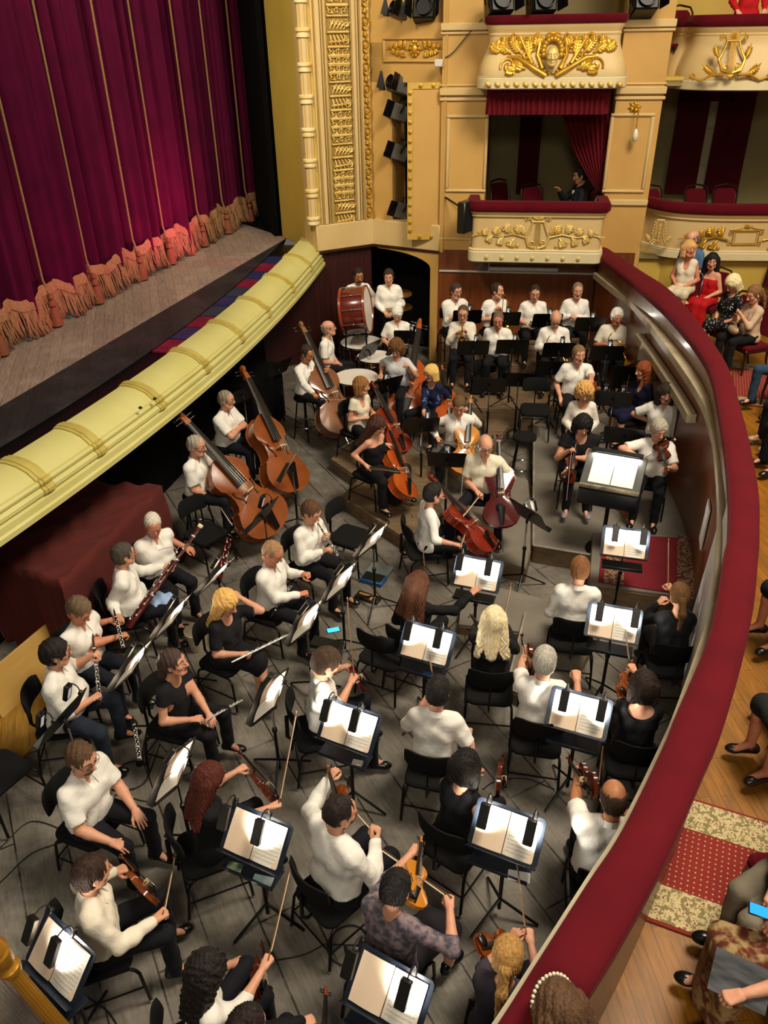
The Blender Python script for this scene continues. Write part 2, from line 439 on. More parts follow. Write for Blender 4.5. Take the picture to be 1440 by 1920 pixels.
def hairm(col):
    if col not in HAIRC:
        c = np.array(hexc(col)); HAIRC[col] = pbr('hair_' + col.strip('#'), tuple(c), 0.6, noise=(60, tuple(np.minimum(c * 1.8 + 0.01, 1)), 0.25, 3), bump=(80, 0.8), scale_vec=(1, 1, 0.3), spec=0.22)
    return HAIRC[col]
CLOTH = {}
def cloth(col, col2=None, rough=0.8, pat=None):
    k = (col, col2, pat)
    if k not in CLOTH:
        c = np.array(hexc(col)); c2 = tuple(c * 0.93) if col2 is None else hexc(col2)
        nz = (9, c2, 0.3, 3) if pat is None else (pat[0], c2, pat[1], 2, pat[2] if len(pat) > 2 else 0.5)
        CLOTH[k] = pbr('cloth_%d_%s' % (len(CLOTH), col.strip('#')), tuple(c), rough, noise=nz, bump=(18, 0.7), sheen=0.15, spec=0.2)
    return CLOTH[k]
WHITE = '#f1eee6'; CREAM = '#ece2c8'; BLACK = '#131316'; NAVYT = '#15161c'
black_metal = pbr('black_metal', '#101012', 0.38, 0.5)
stand_black = pbr('stand_black', '#0c0d10', 0.33, 0.2, bump=(200, 0.05))
stand_blue = pbr('stand_blue_black', '#1b2330', 0.34, 0.2, bump=(160, 0.08))
chrome = pbr('chrome', '#c9c9c9', 0.15, 1.0)
black_fabric = pbr('black_upholstery', '#121213', 0.92, bump=(240, 0.2), spec=0.2)
black_plastic = pbr('black_plastic', '#131312', 0.35)
rubber = pbr('rubber', '#0a0a0a', 0.7)
ebony = pbr('ebony', '#0d0b0a', 0.3)
steel_str = pbr('string_metal', '#b9b6ad', 0.3, 0.9)
brass = pbr('brass', '#d8a942', 0.22, 1.0)
silver = pbr('silver', '#dedcd6', 0.36, 0.55)
gold_leaf = pbr('gold_leaf', '#dcae3c', 0.36, 0.55, noise=(9, '#b47d1c', 0.3, 4), bump=(60, 0.2))
gold_dull = pbr('gilt_plaster', '#cfa446', 0.45, 0.35, noise=(8, '#e6cd86', 0.25, 4), bump=(50, 0.2))
wall_ochre = pbr('wall_ochre_paint', '#c8a05a', 0.6, noise=(1.6, '#b98e4a', 0.35, 5), bump=(40, 0.05))
wall_cream = pbr('wall_cream_paint', '#d3b983', 0.55, noise=(2.2, '#c5a76e', 0.35, 5), bump=(40, 0.05))
wall_yellow = pbr('wall_yellow_paint', '#c9ad4e', 0.62, noise=(1.3, '#b99a41', 0.35, 5), bump=(40, 0.06))
lip_paint = pbr('apron_yellow_paint', '#cfca86', 0.5, noise=(1.7, '#c0b96e', 0.35, 6), bump=(30, 0.06))
lip_gilt = pbr('apron_band_gilt', '#c3a445', 0.4, 0.25, noise=(6, '#8f7a30', 0.3, 4))
velvet = pbr('red_velvet', '#64101b', 0.9, sheen=0.22, noise=(3.0, '#540b16', 0.35, 6), bump=(120, 0.15), spec=0.15)
velvet_dk = pbr('dark_red_velvet', '#4a0812', 0.9, sheen=0.5, noise=(4, '#38060e', 0.35, 4), bump=(120, 0.15), spec=0.1)
curtain_m = pbr('stage_curtain_velvet', '#4c0329', 0.85, sheen=0.35, noise=(2.5, '#38021e', 0.35, 4), bump=(90, 0.1), spec=0.1)
lip_band = pbr('apron_band_paint', '#c9b964', 0.45, 0.1, noise=(6, '#a8964a', 0.3, 4))
fringe_m = pbr('fringe_cord', '#9c7048', 0.8, noise=(30, '#745030', 0.3, 2))
rope_m = pbr('curtain_rope', '#8c6c3e', 0.7, noise=(60, '#664a26', 0.3, 2))
stage_floor_m = planks('stage_boards', ('#9a8578', '#8c796d'), 0.14, 3.2, 0.65, rot=math.radians(75), wear=('#b5a294', 1.2, 0.4))
stage_dark_m = planks('stage_dark_strip', ('#2b2a2b', '#232325'), 0.16, 2.6, 0.5, rot=math.radians(75), wear=('#4a4746', 1.5, 0.3))
pit_floor_m = planks('pit_boards', ('#716b61', '#68635a'), 0.40, 2.7, 0.62, rot=math.radians(62), gap=0.02, wear=('#979087', 2.1, 0.6))
riser_wood = pbr('riser_wood', '#806a4f', 0.6, noise=(3, '#5e4c37', 0.25, 7), scale_vec=(1, 5, 5))
riser_grey = pbr('riser_grey_lino', '#67625a', 0.5, noise=(2.4, '#7e786d', 0.25, 7))
riser_edge = pbr('riser_worn_edge', '#b9b0a0', 0.45, 0.3, noise=(8, '#7a7266', 0.3, 5))
parquet_m = planks('parterre_boards', ('#9a6308', '#845409'), 0.085, 0.9, 0.5, rot=math.radians(86), gap=0.02, mortar='#4d3208', wear=('#5c400f', 3.0, 0.55))
side_floor_m = planks('side_boards', ('#b58a3a', '#9d7530'), 0.13, 2.4, 0.4, rot=math.radians(70), mortar='#4a3210')
wood_panel = wood('wall_veneer', '#7e4420', '#5f3014', (6, 6, 0.6), 0.35, 0.25)
wood_rail = wood('rail_veneer', '#7a4a22', '#5a3315', (2, 2, 0.5), 0.38, 0.2)
dark_red_wood = wood('dark_red_boards', '#3c0f0c', '#260806', (9, 9, 0.5), 0.5, 0.1)
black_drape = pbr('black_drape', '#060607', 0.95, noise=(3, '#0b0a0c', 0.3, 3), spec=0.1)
white_board = pbr('white_board', '#cfcbc4', 0.5, noise=(2, '#bdb8b0', 0.3, 4))
grey_metal = pbr('grey_metal', '#6d6a64', 0.45, 0.6)
ledge_m = pbr('ledge_paint', '#cdbf9f', 0.5, noise=(3, '#8f8164', 0.3, 5))
beige_metal = pbr('beige_pipe', '#b9ad92', 0.5, 0.1, noise=(5, '#9c8f74', 0.3, 4))
paper_w = pbr('score_paper', '#efe9dc', 0.8)
paper_t = pbr('score_paper_tan', '#f0dac2', 0.8, noise=(6, '#e8cdb0', 0.3, 3))
fur = None
# ------------------------------------------------------------------ setting
class Plane:
    def __init__(s, a, b, off=0.0):
        a = np.array([*a, 0.0]); b = np.array([*b, 0.0]); s.S = nrm(b - a); s.N = np.array([s.S[1], -s.S[0], 0.0]); s.O = a + s.N * off; s.L = np.linalg.norm(b - a)
        s.R = np.stack([s.S, -s.N, np.array([0, 0, 1.0])], 1)
    def px(s, u, v):
        p = on_plane(u, v, s.O, s.N) - s.O; return p.dot(s.S), p[2]
    def P(s, x, z, d=0.0): return s.O + s.S * x + s.N * d + np.array([0, 0, z])
    def box(s, g, x0, x1, z0, z1, d0, d1, bev=0.004, mi=0):
        g.box(s.P((x0 + x1) / 2, (z0 + z1) / 2, (d0 + d1) / 2), (abs(x1 - x0), abs(d1 - d0), abs(z1 - z0)), s.R, bev, mi)
    def pbox(s, g, u0, v0, u1, v1, d0, d1, bev=0.004, mi=0):
        a = s.px(u0, v0); b = s.px(u1, v1); s.box(g, a[0], b[0], a[1], b[1], d0, d1, bev, mi)
PA = Plane((-1.0, 13.6), (-0.1, 14.05)); PB = Plane((-0.1, 14.05), (1.0, 13.45))
PC = Plane((1.0, 13.45), (1.0 + 0.9887, 13.45 - 0.150)); PF = Plane((1.43, 12.83), (3.47, 12.52)); PR = Plane((-1.75, 14.9), (-1.02, 13.62))

inner_px = [(0, 869), (108, 804), (241, 731), (316, 662), (390, 608), (452, 561), (499, 520), (534, 483), (568, 447)]
LIP_PTS = [at(u, v, 2.0)[:2] for u, v in inner_px]
LIP_PTS = [LIP_PTS[0] + (LIP_PTS[0] - LIP_PTS[1]) * 2.2] + LIP_PTS
_L = np.array(LIP_PTS)
_t = np.linspace(0, 1, len(_L)); _c = [np.polyfit(_L[:, 1], _L[:, 0], 3)]; _y = np.linspace(_L[0, 1], 14.2, 60)
LIPS = np.column_stack([np.polyval(_c[0], _y), _y])
# pit floor, stage, parterre
g = G(); g.add([(-7, -3, 0), (7, -3, 0), (7, 15.6, 0), (-7, 15.6, 0)], [[0, 1, 2, 3]]); struct(g.obj('floor_pit', pit_floor_m))
CU0, CU1 = np.array([-5.12, 6.6]), np.array([-2.40, 16.95])
CD = nrm(CU1 - CU0); CN = np.array([CD[1], -CD[0]])
def curt(s, off=0.0): return CU0 + CD * s + CN * off
CL = np.linalg.norm(CU1 - CU0)
lipN = path_normals(LIPS)
g = G(); K = len(LIPS)
far = [curt(CL * k / (K - 1), -1.2) for k in range(K)]; _ma, _mb = at(0, 763, 1.9)[:2], at(530, 451, 1.9)[:2]; _md = (_mb - _ma) / np.linalg.norm(_mb - _ma)
mid = [_ma + _md * ((np.asarray(LIPS[k]) - _ma).dot(_md) + 0.4) for k in range(K)]
tro = [LIPS[k] - lipN[k] * 0.42 for k in range(K)]
A = np.zeros((2, K, 3)); A[0, :, :2] = mid; A[1, :, :2] = far; A[:, :, 2] = 1.9; g.grid(A[::-1])
struct(g.obj('floor_stage', stage_floor_m))
g = G(); A = np.zeros((2, K, 3)); A[0, :, :2] = tro; A[1, :, :2] = mid; A[:, :, 2] = 1.903; g.grid(A[::-1]); struct(g.obj('floor_stage_apron', stage_dark_m))
# wall below the apron and the stage side void
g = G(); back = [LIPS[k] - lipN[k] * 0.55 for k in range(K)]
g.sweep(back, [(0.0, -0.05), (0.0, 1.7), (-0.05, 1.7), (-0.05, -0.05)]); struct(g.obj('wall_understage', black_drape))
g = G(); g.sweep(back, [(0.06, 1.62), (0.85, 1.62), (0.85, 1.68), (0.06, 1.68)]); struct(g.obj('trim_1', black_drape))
# apron lip (footlight hood)
lip = thing('stage_apron_lip', 'pale yellow moulded stage edge with raised bands curving along the pit', 'stage edge', (*LIPS[0], 0))
LR = np.array([*LIPS[0], 0.0])
hood = [(-0.03, 1.93), (-0.03, 2.0), (0.0, 2.03), (0.08, 2.035), (0.18, 2.02), (0.27, 1.985), (0.33, 1.935), (0.345, 1.915)]
roll = [(0.345, 1.915), (0.375, 1.915), (0.392, 1.895), (0.388, 1.872), (0.37, 1.862), (0.395, 1.858), (0.418, 1.84), (0.42, 1.81), (0.40, 1.795)]
low = [(0.40, 1.795), (0.405, 1.785), (0.43, 1.775), (0.435, 1.72), (0.455, 1.705), (0.455, 1.66), (0.43, 1.645), (0.40, 1.66), (0.2, 1.85), (0.05, 1.9)]
prof = hood + roll[1:] + low[1:]
g = G(); g.sweep(LIPS, prof); g.obj('hood', lip_paint, lip, sharp=0.5, loc=None); bpy.data.objects['hood'].location = (0, 0, 0)
for i in range(len(g.V)): pass
def reparent_local(o, root):
    me = o.data; n = len(me.vertices); a = np.empty(n * 3, np.float32); me.vertices.foreach_get('co', a); a = a.reshape(-1, 3)
    mi = np.array(root.matrix_world.inverted()); a = a @ mi[:3, :3].T + mi[:3, 3]; me.vertices.foreach_set('co', a.astype(np.float32).ravel()); me.update()
def part(root, g, name, mats, sharp=0.7, smooth=True, label=None):
    """a part built in world coordinates under an already placed thing"""
    o = g.obj(name, mats, root, sharp, smooth)
    n = len(o.data.vertices); r = root
    m = np.array(root.matrix_world); t = root
    while t.parent is not None: t = t.parent; m = np.array(t.matrix_world)
    mi = np.linalg.inv(m); a = np.empty(n * 3, np.float32); o.data.vertices.foreach_get('co', a); a = a.reshape(-1, 3)
    a = a @ mi[:3, :3].T + mi[:3, 3]; o.data.vertices.foreach_set('co', a.astype(np.float32).ravel()); o.data.update()
    if label: o['label'] = label
    return o
bpy.data.objects.remove(bpy.data.objects['hood'])
part(lip, g, 'hood', lip_paint, 0.5)
def at_s(path, s):
    d = np.concatenate([[0], np.cumsum(np.linalg.norm(np.diff(path, axis=0), axis=1))]); s = np.clip(s, 0, d[-1] - 1e-6)
    k = np.searchsorted(d, s, side='right') - 1; t = (s - d[k]) / (d[k + 1] - d[k]); return path[k] * (1 - t) + path[k + 1] * t, nrm(path[k + 1] - path[k])
dl = np.concatenate([[0], np.cumsum(np.linalg.norm(np.diff(LIPS, axis=0), axis=1))])
band_px = [(108, 804), (241, 731), (316, 662), (390, 608), (452, 561), (499, 520), (534, 483), (568, 447), (5, 868)]
for (u, v) in band_px:
    p = at(u, v, 2.0)[:2]; k = np.argmin(np.linalg.norm(LIPS - p, axis=1)); c, t = LIPS[k], nrm(LIPS[min(k + 1, K - 1)] - LIPS[max(k - 1, 0)])
    g = G()
    for o_, hw, bl in ((-0.045, 0.022, 0.014), (0.0, 0.03, 0.022), (0.045, 0.022, 0.014)):
        pr = [(x + (0.012 if z < 1.9 else 0.0) * 0, z) for x, z in hood + roll[1:]]
        cen = np.array([0.05, 1.75]); pr2 = [tuple(np.array(q) + nrm(np.array(q) - cen) * bl) for q in pr] + [tuple(np.array(q) - nrm(np.array(q) - cen) * 0.03) for q in pr[::-1]]
        g.sweep(np.array([c + t * (o_ - hw), c + t * (o_ + hw)]), pr2)
    part(lip, g, 'band', lip_band, 0.6)
for (u, v) in ((290, 747), (263, 764)):
    p = at(u, v, 1.985); g = G(); g.lathe([(0.018, -0.01), (0.018, 0.004), (0.012, 0.008), (0.001, 0.004)], 14, None, p)
    part(lip, g, 'bolt_hole', rubber)
g = G(); q = LIPS[-1] + lipN[-1] * 0.36; g.box((*(q - np.array([0.0, 0.25])), 1.45), (0.07, 0.36, 0.5), RZ(10), 0.01); part(lip, g, 'end_bracket', lip_paint)
tl = thing('tube_light', 'white tube light fixed under the lower theatre box', 'lamp', PC.P(1.6, 1.85)); g = G(); a_ = PC.px(918, 498); b_ = PC.px(1046, 507); PC.box(g, a_[0], b_[0], a_[1] - 0.06, a_[1], 0.02, 0.1, 0.01); part(tl, g, 'housing', white_board)
# footlight trough with coloured gels
tr = thing('footlight_trough', 'row of red and blue lit gel panels set behind the yellow stage edge', 'stage lights', (*LIPS[0], 1.9))
g = G(); g.sweep(LIPS, [(-0.44, 1.86), (-0.02, 1.86), (-0.02, 1.885), (-0.42, 1.885), (-0.42, 1.90), (-0.44, 1.90)]); part(tr, g, 'trough', black_metal)
gel_r = pbr('gel_red', '#7a1a2c', 0.35, noise=(5, '#3a1420', 0.3, 3), emit=((0.75, 0.03, 0.1), 0.05)); gel_b = pbr('gel_blue', '#262c4c', 0.35, noise=(5, '#1c1c2c', 0.3, 3), emit=((0.05, 0.08, 0.45), 0.04)); gel_d = pbr('gel_dim_blue', '#343c4c', 0.4, noise=(2.5, '#232a36', 0.3, 3))
tot = dl[-1]; i = 0; s = 4.6
FOOT = []
while s < tot - 1.2:
    w = 0.42; pts = np.array([at_s(LIPS, s + w * k / 4)[0] for k in range(5)])
    nearside = s < tot * 0.42
    m = (gel_d if i % 2 else gel_b) if 5.6 < s < 7.2 else (gel_r if (i % 2 == 0) else gel_b)
    g = G(); g.sweep(pts, [(-0.40, 1.888), (-0.04, 1.888), (-0.04, 1.905), (-0.40, 1.905)]); part(tr, g, 'gel_panel', m)
    FOOT.append((pts[2], m)); i += 1; s += 0.46
# side reveal of the proscenium, stage-side drop
g = G(); PR.box(g, 0.0, PR.L, 1.88, 9.5, -0.35, 0.0, 0.01); struct(g.obj('wall_proscenium_reveal', wall_yellow))
g = G(); g.box((-4.0, 15.7, 1.84), (4.6, 5.0, 0.08)); struct(g.obj('floor_stage_wing', black_drape))
g = G(); g.box((-2.2, 17.3, 5.4), (1.8, 0.05, 7.2), RZ(70)); struct(g.obj('wall_stage_masking', black_drape))
g = G(); g.box((-1.95, 15.35, 5.4), (0.05, 1.0, 7.2), RZ(15)); g.box((-2.35, 16.4, 5.4), (3.2, 0.06, 7.2), RZ(108)); struct(g.obj('wall_stage_wing', black_drape))
# pier wall, ledge
g = G(); PA.box(g, -0.05, PA.L + 0.03, 1.9, 9.5, -0.4, -0.08, 0.004); struct(g.obj('wall_proscenium_pier', wall_cream))
g = G(); PB.box(g, -0.03, PB.L + 0.05, 1.9, 9.5, -0.9, -0.55, 0.004); PB.box(g, PB.L - 0.02, PB.L + 0.06, 1.9, 9.5, -0.6, 0.0, 0.004)
PB.box(g, -0.05, 0.33, 2.3, 4.9, -0.6, -0.10, 0.004); PB.box(g, -0.05, PB.L, 4.36, 9.5, -0.6, -0.10, 0.004); struct(g.obj('wall_light_bay', wall_ochre))
g = G(); PA.box(g, -0.04, PA.L + 0.02, 1.92, 2.33, -0.5, 0.03, 0.012); PB.box(g, 0.0, PB.L, 1.92, 2.33, -0.5, 0.03, 0.012); struct(g.obj('trim_2', wall_cream))
g = G(); PA.box(g, 0, PA.L, 1.88, 1.92, -0.1, 0.02, 0.004); PB.box(g, 0, PB.L, 1.88, 1.92, -0.1, 0.02, 0.004); struct(g.obj('trim_3', dark_red_wood))
# pit end wall under the ledge
g = G(); PA.box(g, -1.8, PA.L, -0.05, 1.86, -0.2, -0.08, 0.004)
for k in range(11): PA.box(g, -0.1 + k * 0.1, -0.012 + k * 0.1, 0, 1.9, -0.09, -0.07, 0.003)
struct(g.obj('wall_pit_end', dark_red_wood))
g = G(); PB.box(g, -0.9, PB.L + 0.1, -0.05, 1.95, -0.75, -0.6, 0.004); struct(g.obj('wall_pit_passage', black_drape))
# arch jamb
g = G(); a0 = PB.px(790, 480); jx = PB.px(806, 560)[0]; jx2 = PB.L + 0.0
poly = [(jx, 0), (jx2, 0), (jx2, 1.92), (-0.02, 1.92), (0.1, 1.86)]
for k in range(9):
    t = k / 8 * math.pi / 2; poly.append((0.1 + (jx - 0.1) * math.sin(t), 1.62 + 0.24 * math.cos(t)))
Rp = np.stack([PB.S, np.array([0, 0, 1.0]), PB.N], 1)
g.prism(poly, -0.5, 0.0, Rp, PB.O); struct(g.obj('wall_pit_arch', wall_ochre))
# ---- wall C : pilasters, boxes
sx = lambda u, v=300: PC.px(u, v)[0]
S0, S1, S2, S3 = -0.02, sx(912), sx(1141), sx(1244, 180)
ZR1 = 2.78; ZT = 5.05
g = G(); PC.box(g, S0, S2 + 0.6, -0.05, 1.95, -0.3, 0.0, 0.004); struct(g.obj('wall_pit_far', wood_panel))
g = G(); zz = PC.px(960, 510)[1]
PC.box(g, 0.0, S2 + 0.05, zz - 0.015, zz + 0.015, 0, 0.03); x_ = sx(917, 500); PC.box(g, x_ - 0.012, x_ + 0.012, zz, 1.93, 0, 0.025); struct(g.obj('trim_4', white_board))
def pil(name, a, b, za, zb, m=wall_ochre, d=0.0):
    g = G(); PC.box(g, a, b, za, zb, -1.9, d, 0.006); return struct(g.obj(name, m))
pil('wall_pilaster_left', S0, S1, 1.93, 9.0); pil('wall_pilaster_right', S2, S3, 0.9, 9.0)
def panel(g, P, u0, v0, u1, v1, d=0.0, w=0.05, t=0.02):
    x0, z1 = P.px(u0, v0); x1, z0 = P.px(u1, v1)
    for (a, b, c, e) in ((x0, x1, z1 - w, z1), (x0, x1, z0, z0 + w), (x0, x0 + w, z0 + w, z1 - w), (x1 - w, x1, z0 + w, z1 - w)):
        P.box(g, a, b, c, e, d, d + t, 0.008); P.box(g, a + 0.012, b - 0.012, c + 0.012, e - 0.012, d + t, d + t + 0.012, 0.006)
g = G()
panel(g, PC, 838, 215, 910, 361); panel(g, PC, 1146, 212, 1207, 362)
for (z_, h_, d_) in [(PC.px(860, 172)[1], 0.1, 0.05), (PC.px(860, 186)[1], 0.05, 0.03), (PC.px(860, 50)[1], 0.1, 0.05), (PC.px(860, 62)[1], 0.04, 0.03), (PC.px(860, 105)[1] * 0 + PC.px(860, 160)[1], 0.03, 0.02)]:
    PC.box(g, S0 - 0.03, S1 + 0.02, z_ - h_ / 2, z_ + h_ / 2, -0.05, d_, 0.012); PC.box(g, S2 - 0.02, S3 + 0.03, z_ - h_ / 2, z_ + h_ / 2, -0.05, d_, 0.012)
z_ = PC.px(1190, 380)[1]; PC.box(g, S2, S3, z_ - 0.04, z_ + 0.05, 0, 0.04, 0.012); PC.box(g, S0, S1, z_ - 0.6, z_ - 0.57, 0, 0.015, 0.004)
struct(g.obj('trim_5', wall_cream))
# box interiors (walls, floor, ceiling behind the openings)
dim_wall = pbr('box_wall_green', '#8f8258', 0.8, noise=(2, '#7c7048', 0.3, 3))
def interior(n, a, b, za, zb, m):
    g = G(); PC.box(g, a - 0.1, b + 0.1, za - 0.1, zb + 0.1, -2.0, -1.9); PC.box(g, a - 0.12, a, za, zb, -1.95, -0.32); PC.box(g, b, b + 0.12, za, zb, -1.95, -0.32)
    PC.box(g, a - 0.1, b + 0.1, za - 0.08, za, -1.95, -0.03); PC.box(g, a - 0.1, b + 0.1, zb, zb + 0.08, -1.95, -0.03); return struct(g.obj(n, m))
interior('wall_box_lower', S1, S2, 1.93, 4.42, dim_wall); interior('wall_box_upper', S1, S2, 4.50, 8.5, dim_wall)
SR = sx(1440, 300) + 2.2
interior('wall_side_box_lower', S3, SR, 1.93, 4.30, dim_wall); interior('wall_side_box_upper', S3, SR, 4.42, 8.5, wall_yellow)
g = G(); PC.box(g, S3 - 0.05, SR, 0.9, 1.95, -0.3, -0.1); struct(g.obj('wall_parterre_end', wall_yellow))
# box door frames / dark portieres inside
g = G(); PC.pbox(g, 1165 - 185, 208, 1010, 400, -1.85, -1.75); struct(g.obj('door_1', velvet_dk))
g = G()
for (u0, v0, u1, v1) in ((1318, 178, 1342, 400), (1405, 178, 1432, 400), (1318, 178, 1432, 208)): PC.pbox(g, u0, v0, u1, v1, -1.86, -1.72)
struct(g.obj('trim_6', velvet_dk)); g = G(); PC.pbox(g, 1342, 205, 1405, 400, -1.88, -1.82)
panel(g, PC, 1348, 265, 1400, 345, -1.82, 0.03, 0.01); struct(g.obj('door_2', pbr('pale_door', '#9c9477', 0.6)))
# parterre floor
rail_pairs = [((1123, 479), (1133, 462)), ((1180, 524), (1200, 507)), ((1251, 586), (1266, 553)), ((1323, 677), (1354, 668)), ((1351, 782), (1390, 767)), ((1366, 903), (1420, 903)), ((1367, 994), (1424, 1000)),
    ((1359, 1038), (1421, 1050)), ((1342, 1143), (1412, 1140)), ((1320, 1220), (1388, 1250)), ((1269, 1339), (1352, 1370)), ((1244, 1401), (1320, 1445)), ((1168, 1556), (1250, 1605)), ((1103, 1656), (1180, 1735)), ((1006, 1808), (1110, 1850)), ((937, 1916), (1055, 1925)), ((850, 2040), (960, 2080))]
RI = smooth_path([at(*a, 2.0)[:2] for a, b in rail_pairs], 5); RO = smooth_path([at(*b, 2.0)[:2] for a, b in rail_pairs], 5)
NR = len(RI)
g = G(); A = np.zeros((2, NR, 3)); A[0, :, :2] = RO * 0.75 + RI * 0.25; A[1, :, :2] = np.stack([np.full(NR, 11.0), RO[:, 1]], 1); A[1, 0, 1] = 15.0; A[0, 0, 1] = 15.0; A[:, :, 2] = 1.05
g.grid(A); struct(g.obj('floor_parterre', parquet_m))
# balustrade between pit and parterre
bal = thing('pit_balustrade', 'curved wooden balustrade around the pit topped with a wide red velvet rail', 'balustrade', (*RI[0], 0))
rings = []
for k in range(NR):
    a, b = RI[k], RO[k]; w = nrm(b - a); L = np.linalg.norm(b - a)
    rg = []
    for (t, z) in ((-0.01, 1.93), (-0.025, 1.96), (-0.02, 1.995), (0.03, 2.015), (0.25, 2.03), (0.5, 2.034), (0.75, 2.03), (0.96, 2.012), (1.02, 1.985), (1.02, 1.93), (0.95, 1.91), (0.05, 1.91)):
        p = a + w * L * t; rg.append((p[0], p[1], z))
    rings.append(np.array(rg))
g = G(); g.loft(rings); part(bal, g, 'velvet_rail', velvet, 0.8)
def strip(path_a, path_b, z0, z1, name, m, ta=0.0, tb=0.06, k0=0, k1=None, root=bal):
    k1 = NR if k1 is None else k1; rr = []
    for k in range(k0, k1):
        a, b = path_a[k], path_b[k]; w = nrm(b - a)
        q = [a + w * ta, a + w * tb]; rr.append(np.array([(q[0][0], q[0][1], z0), (q[1][0], q[1][1], z0), (q[1][0], q[1][1], z1), (q[0][0], q[0][1], z1)]))
    g = G(); g.loft(rr); return part(root, g, name, m, 0.5)
strip(RI, RO, 1.72, 1.93, 'upper_panel', wood_rail, 0.03, 0.08)
LG = smooth_path([at(u, v, 1.68)[:2] for u, v in ((1112, 517), (1150, 548), (1190, 580), (1293, 722), (1332, 812), (1345, 933), (1342, 1038), (1330, 1143), (1304, 1228), (1264, 1339), (1238, 1401), (1162, 1556), (1098, 1656), (1001, 1808), (931, 1916), (845, 2040))], 6)
LN = path_normals(LG)
LNV = [-n / np.linalg.norm(n) for n in LN]
def lstrip(a, b, z0, z1, name, m, k0=0, k1=None):
    rr = [np.array([(*(LG[k] + LNV[k] * a), z0), (*(LG[k] + LNV[k] * b), z0), (*(LG[k] + LNV[k] * b), z1), (*(LG[k] + LNV[k] * a), z1)]) for k in range(k0, k1 or len(LG))]
    g = G(); g.loft(rr); return part(bal, g, name, m, 0.5)
lstrip(0.06, 0.12, -0.02, 1.64, 'lower_panel', wood_panel); lstrip(0.0, 0.2, 1.64, 1.73, 'ledge', ledge_m)
rr = []
for k in range(NR):
    a, b = RO[k], RI[k]; w = nrm(b - a); q = [a + w * 0.05, a + w * 0.1]; rr.append(np.array([(q[0][0], q[0][1], 1.04), (q[1][0], q[1][1], 1.04), (q[1][0], q[1][1], 1.93), (q[0][0], q[0][1], 1.93)]))
g = G(); g.loft(rr); part(bal, g, 'hall_side_panel', wood_rail, 0.5)
# ledge seams and a metal bar, white boards leaning against the balustrade
k_ = next(k for k in range(len(LG)) if LG[k][1] < 10.6)
lstrip(-0.05, 0.05, 1.36, 1.46, 'lamp_bar', beige_metal, k_, k_ + 7)
def board(name, label, k0, k1, z0, z1, ta, lean=0.0):
    P_, W_ = (LG, LNV) if ta > 0.02 else (RI, None); k0 = next(k for k in range(len(P_)) if P_[k][1] < k0); k1 = next(k for k in range(len(P_)) if P_[k][1] < k1) + 1; r = thing(name, label, 'board', (*P_[k0], z0)); rr = []; ta = 0.035 if ta > 0.02 else 0.0
    for k in range(k0, k1):
        a = P_[k]; w = W_[k] if W_ is not None else nrm(RO[k] - RI[k]); q = [a + w * ta, a + w * (ta + 0.015)]
        e = 0.0
        rr.append(np.array([(q[0][0] - w[0] * lean, q[0][1] - w[1] * lean, z0), (q[1][0] - w[0] * lean, q[1][1] - w[1] * lean, z0), (q[1][0], q[1][1], z1), (q[0][0], q[0][1], z1)]))
    g = G(); g.loft(rr); part(r, g, 'sheet', white_board, 0.5); return r
kk = lambda y: next(k for k in range(NR) if RI[k][1] < y)
board('white_board', 'tall white board propped on the balustrade beside the red carpet', 5.6, 4.6, 0.35, 1.6, 0.12, 0.05)
board('white_board', 'white strip fixed high on the balustrade just under the velvet rail', 5.4, 4.7, 1.74, 1.92, 0.0)
board('paper_notice', 'small white paper stuck on the balustrade behind the violinist playing', 6.75, 6.35, 0.75, 1.2, 0.14)
board('paper_notice', 'white paper on the curved wood beside the grey-haired horn player', 10.75, 10.4, 0.95, 1.3, 0.13)
board('paper_notice', 'white paper on the curved wood above the red-curled woman', 9.2, 8.8, 0.85, 1.28, 0.13)
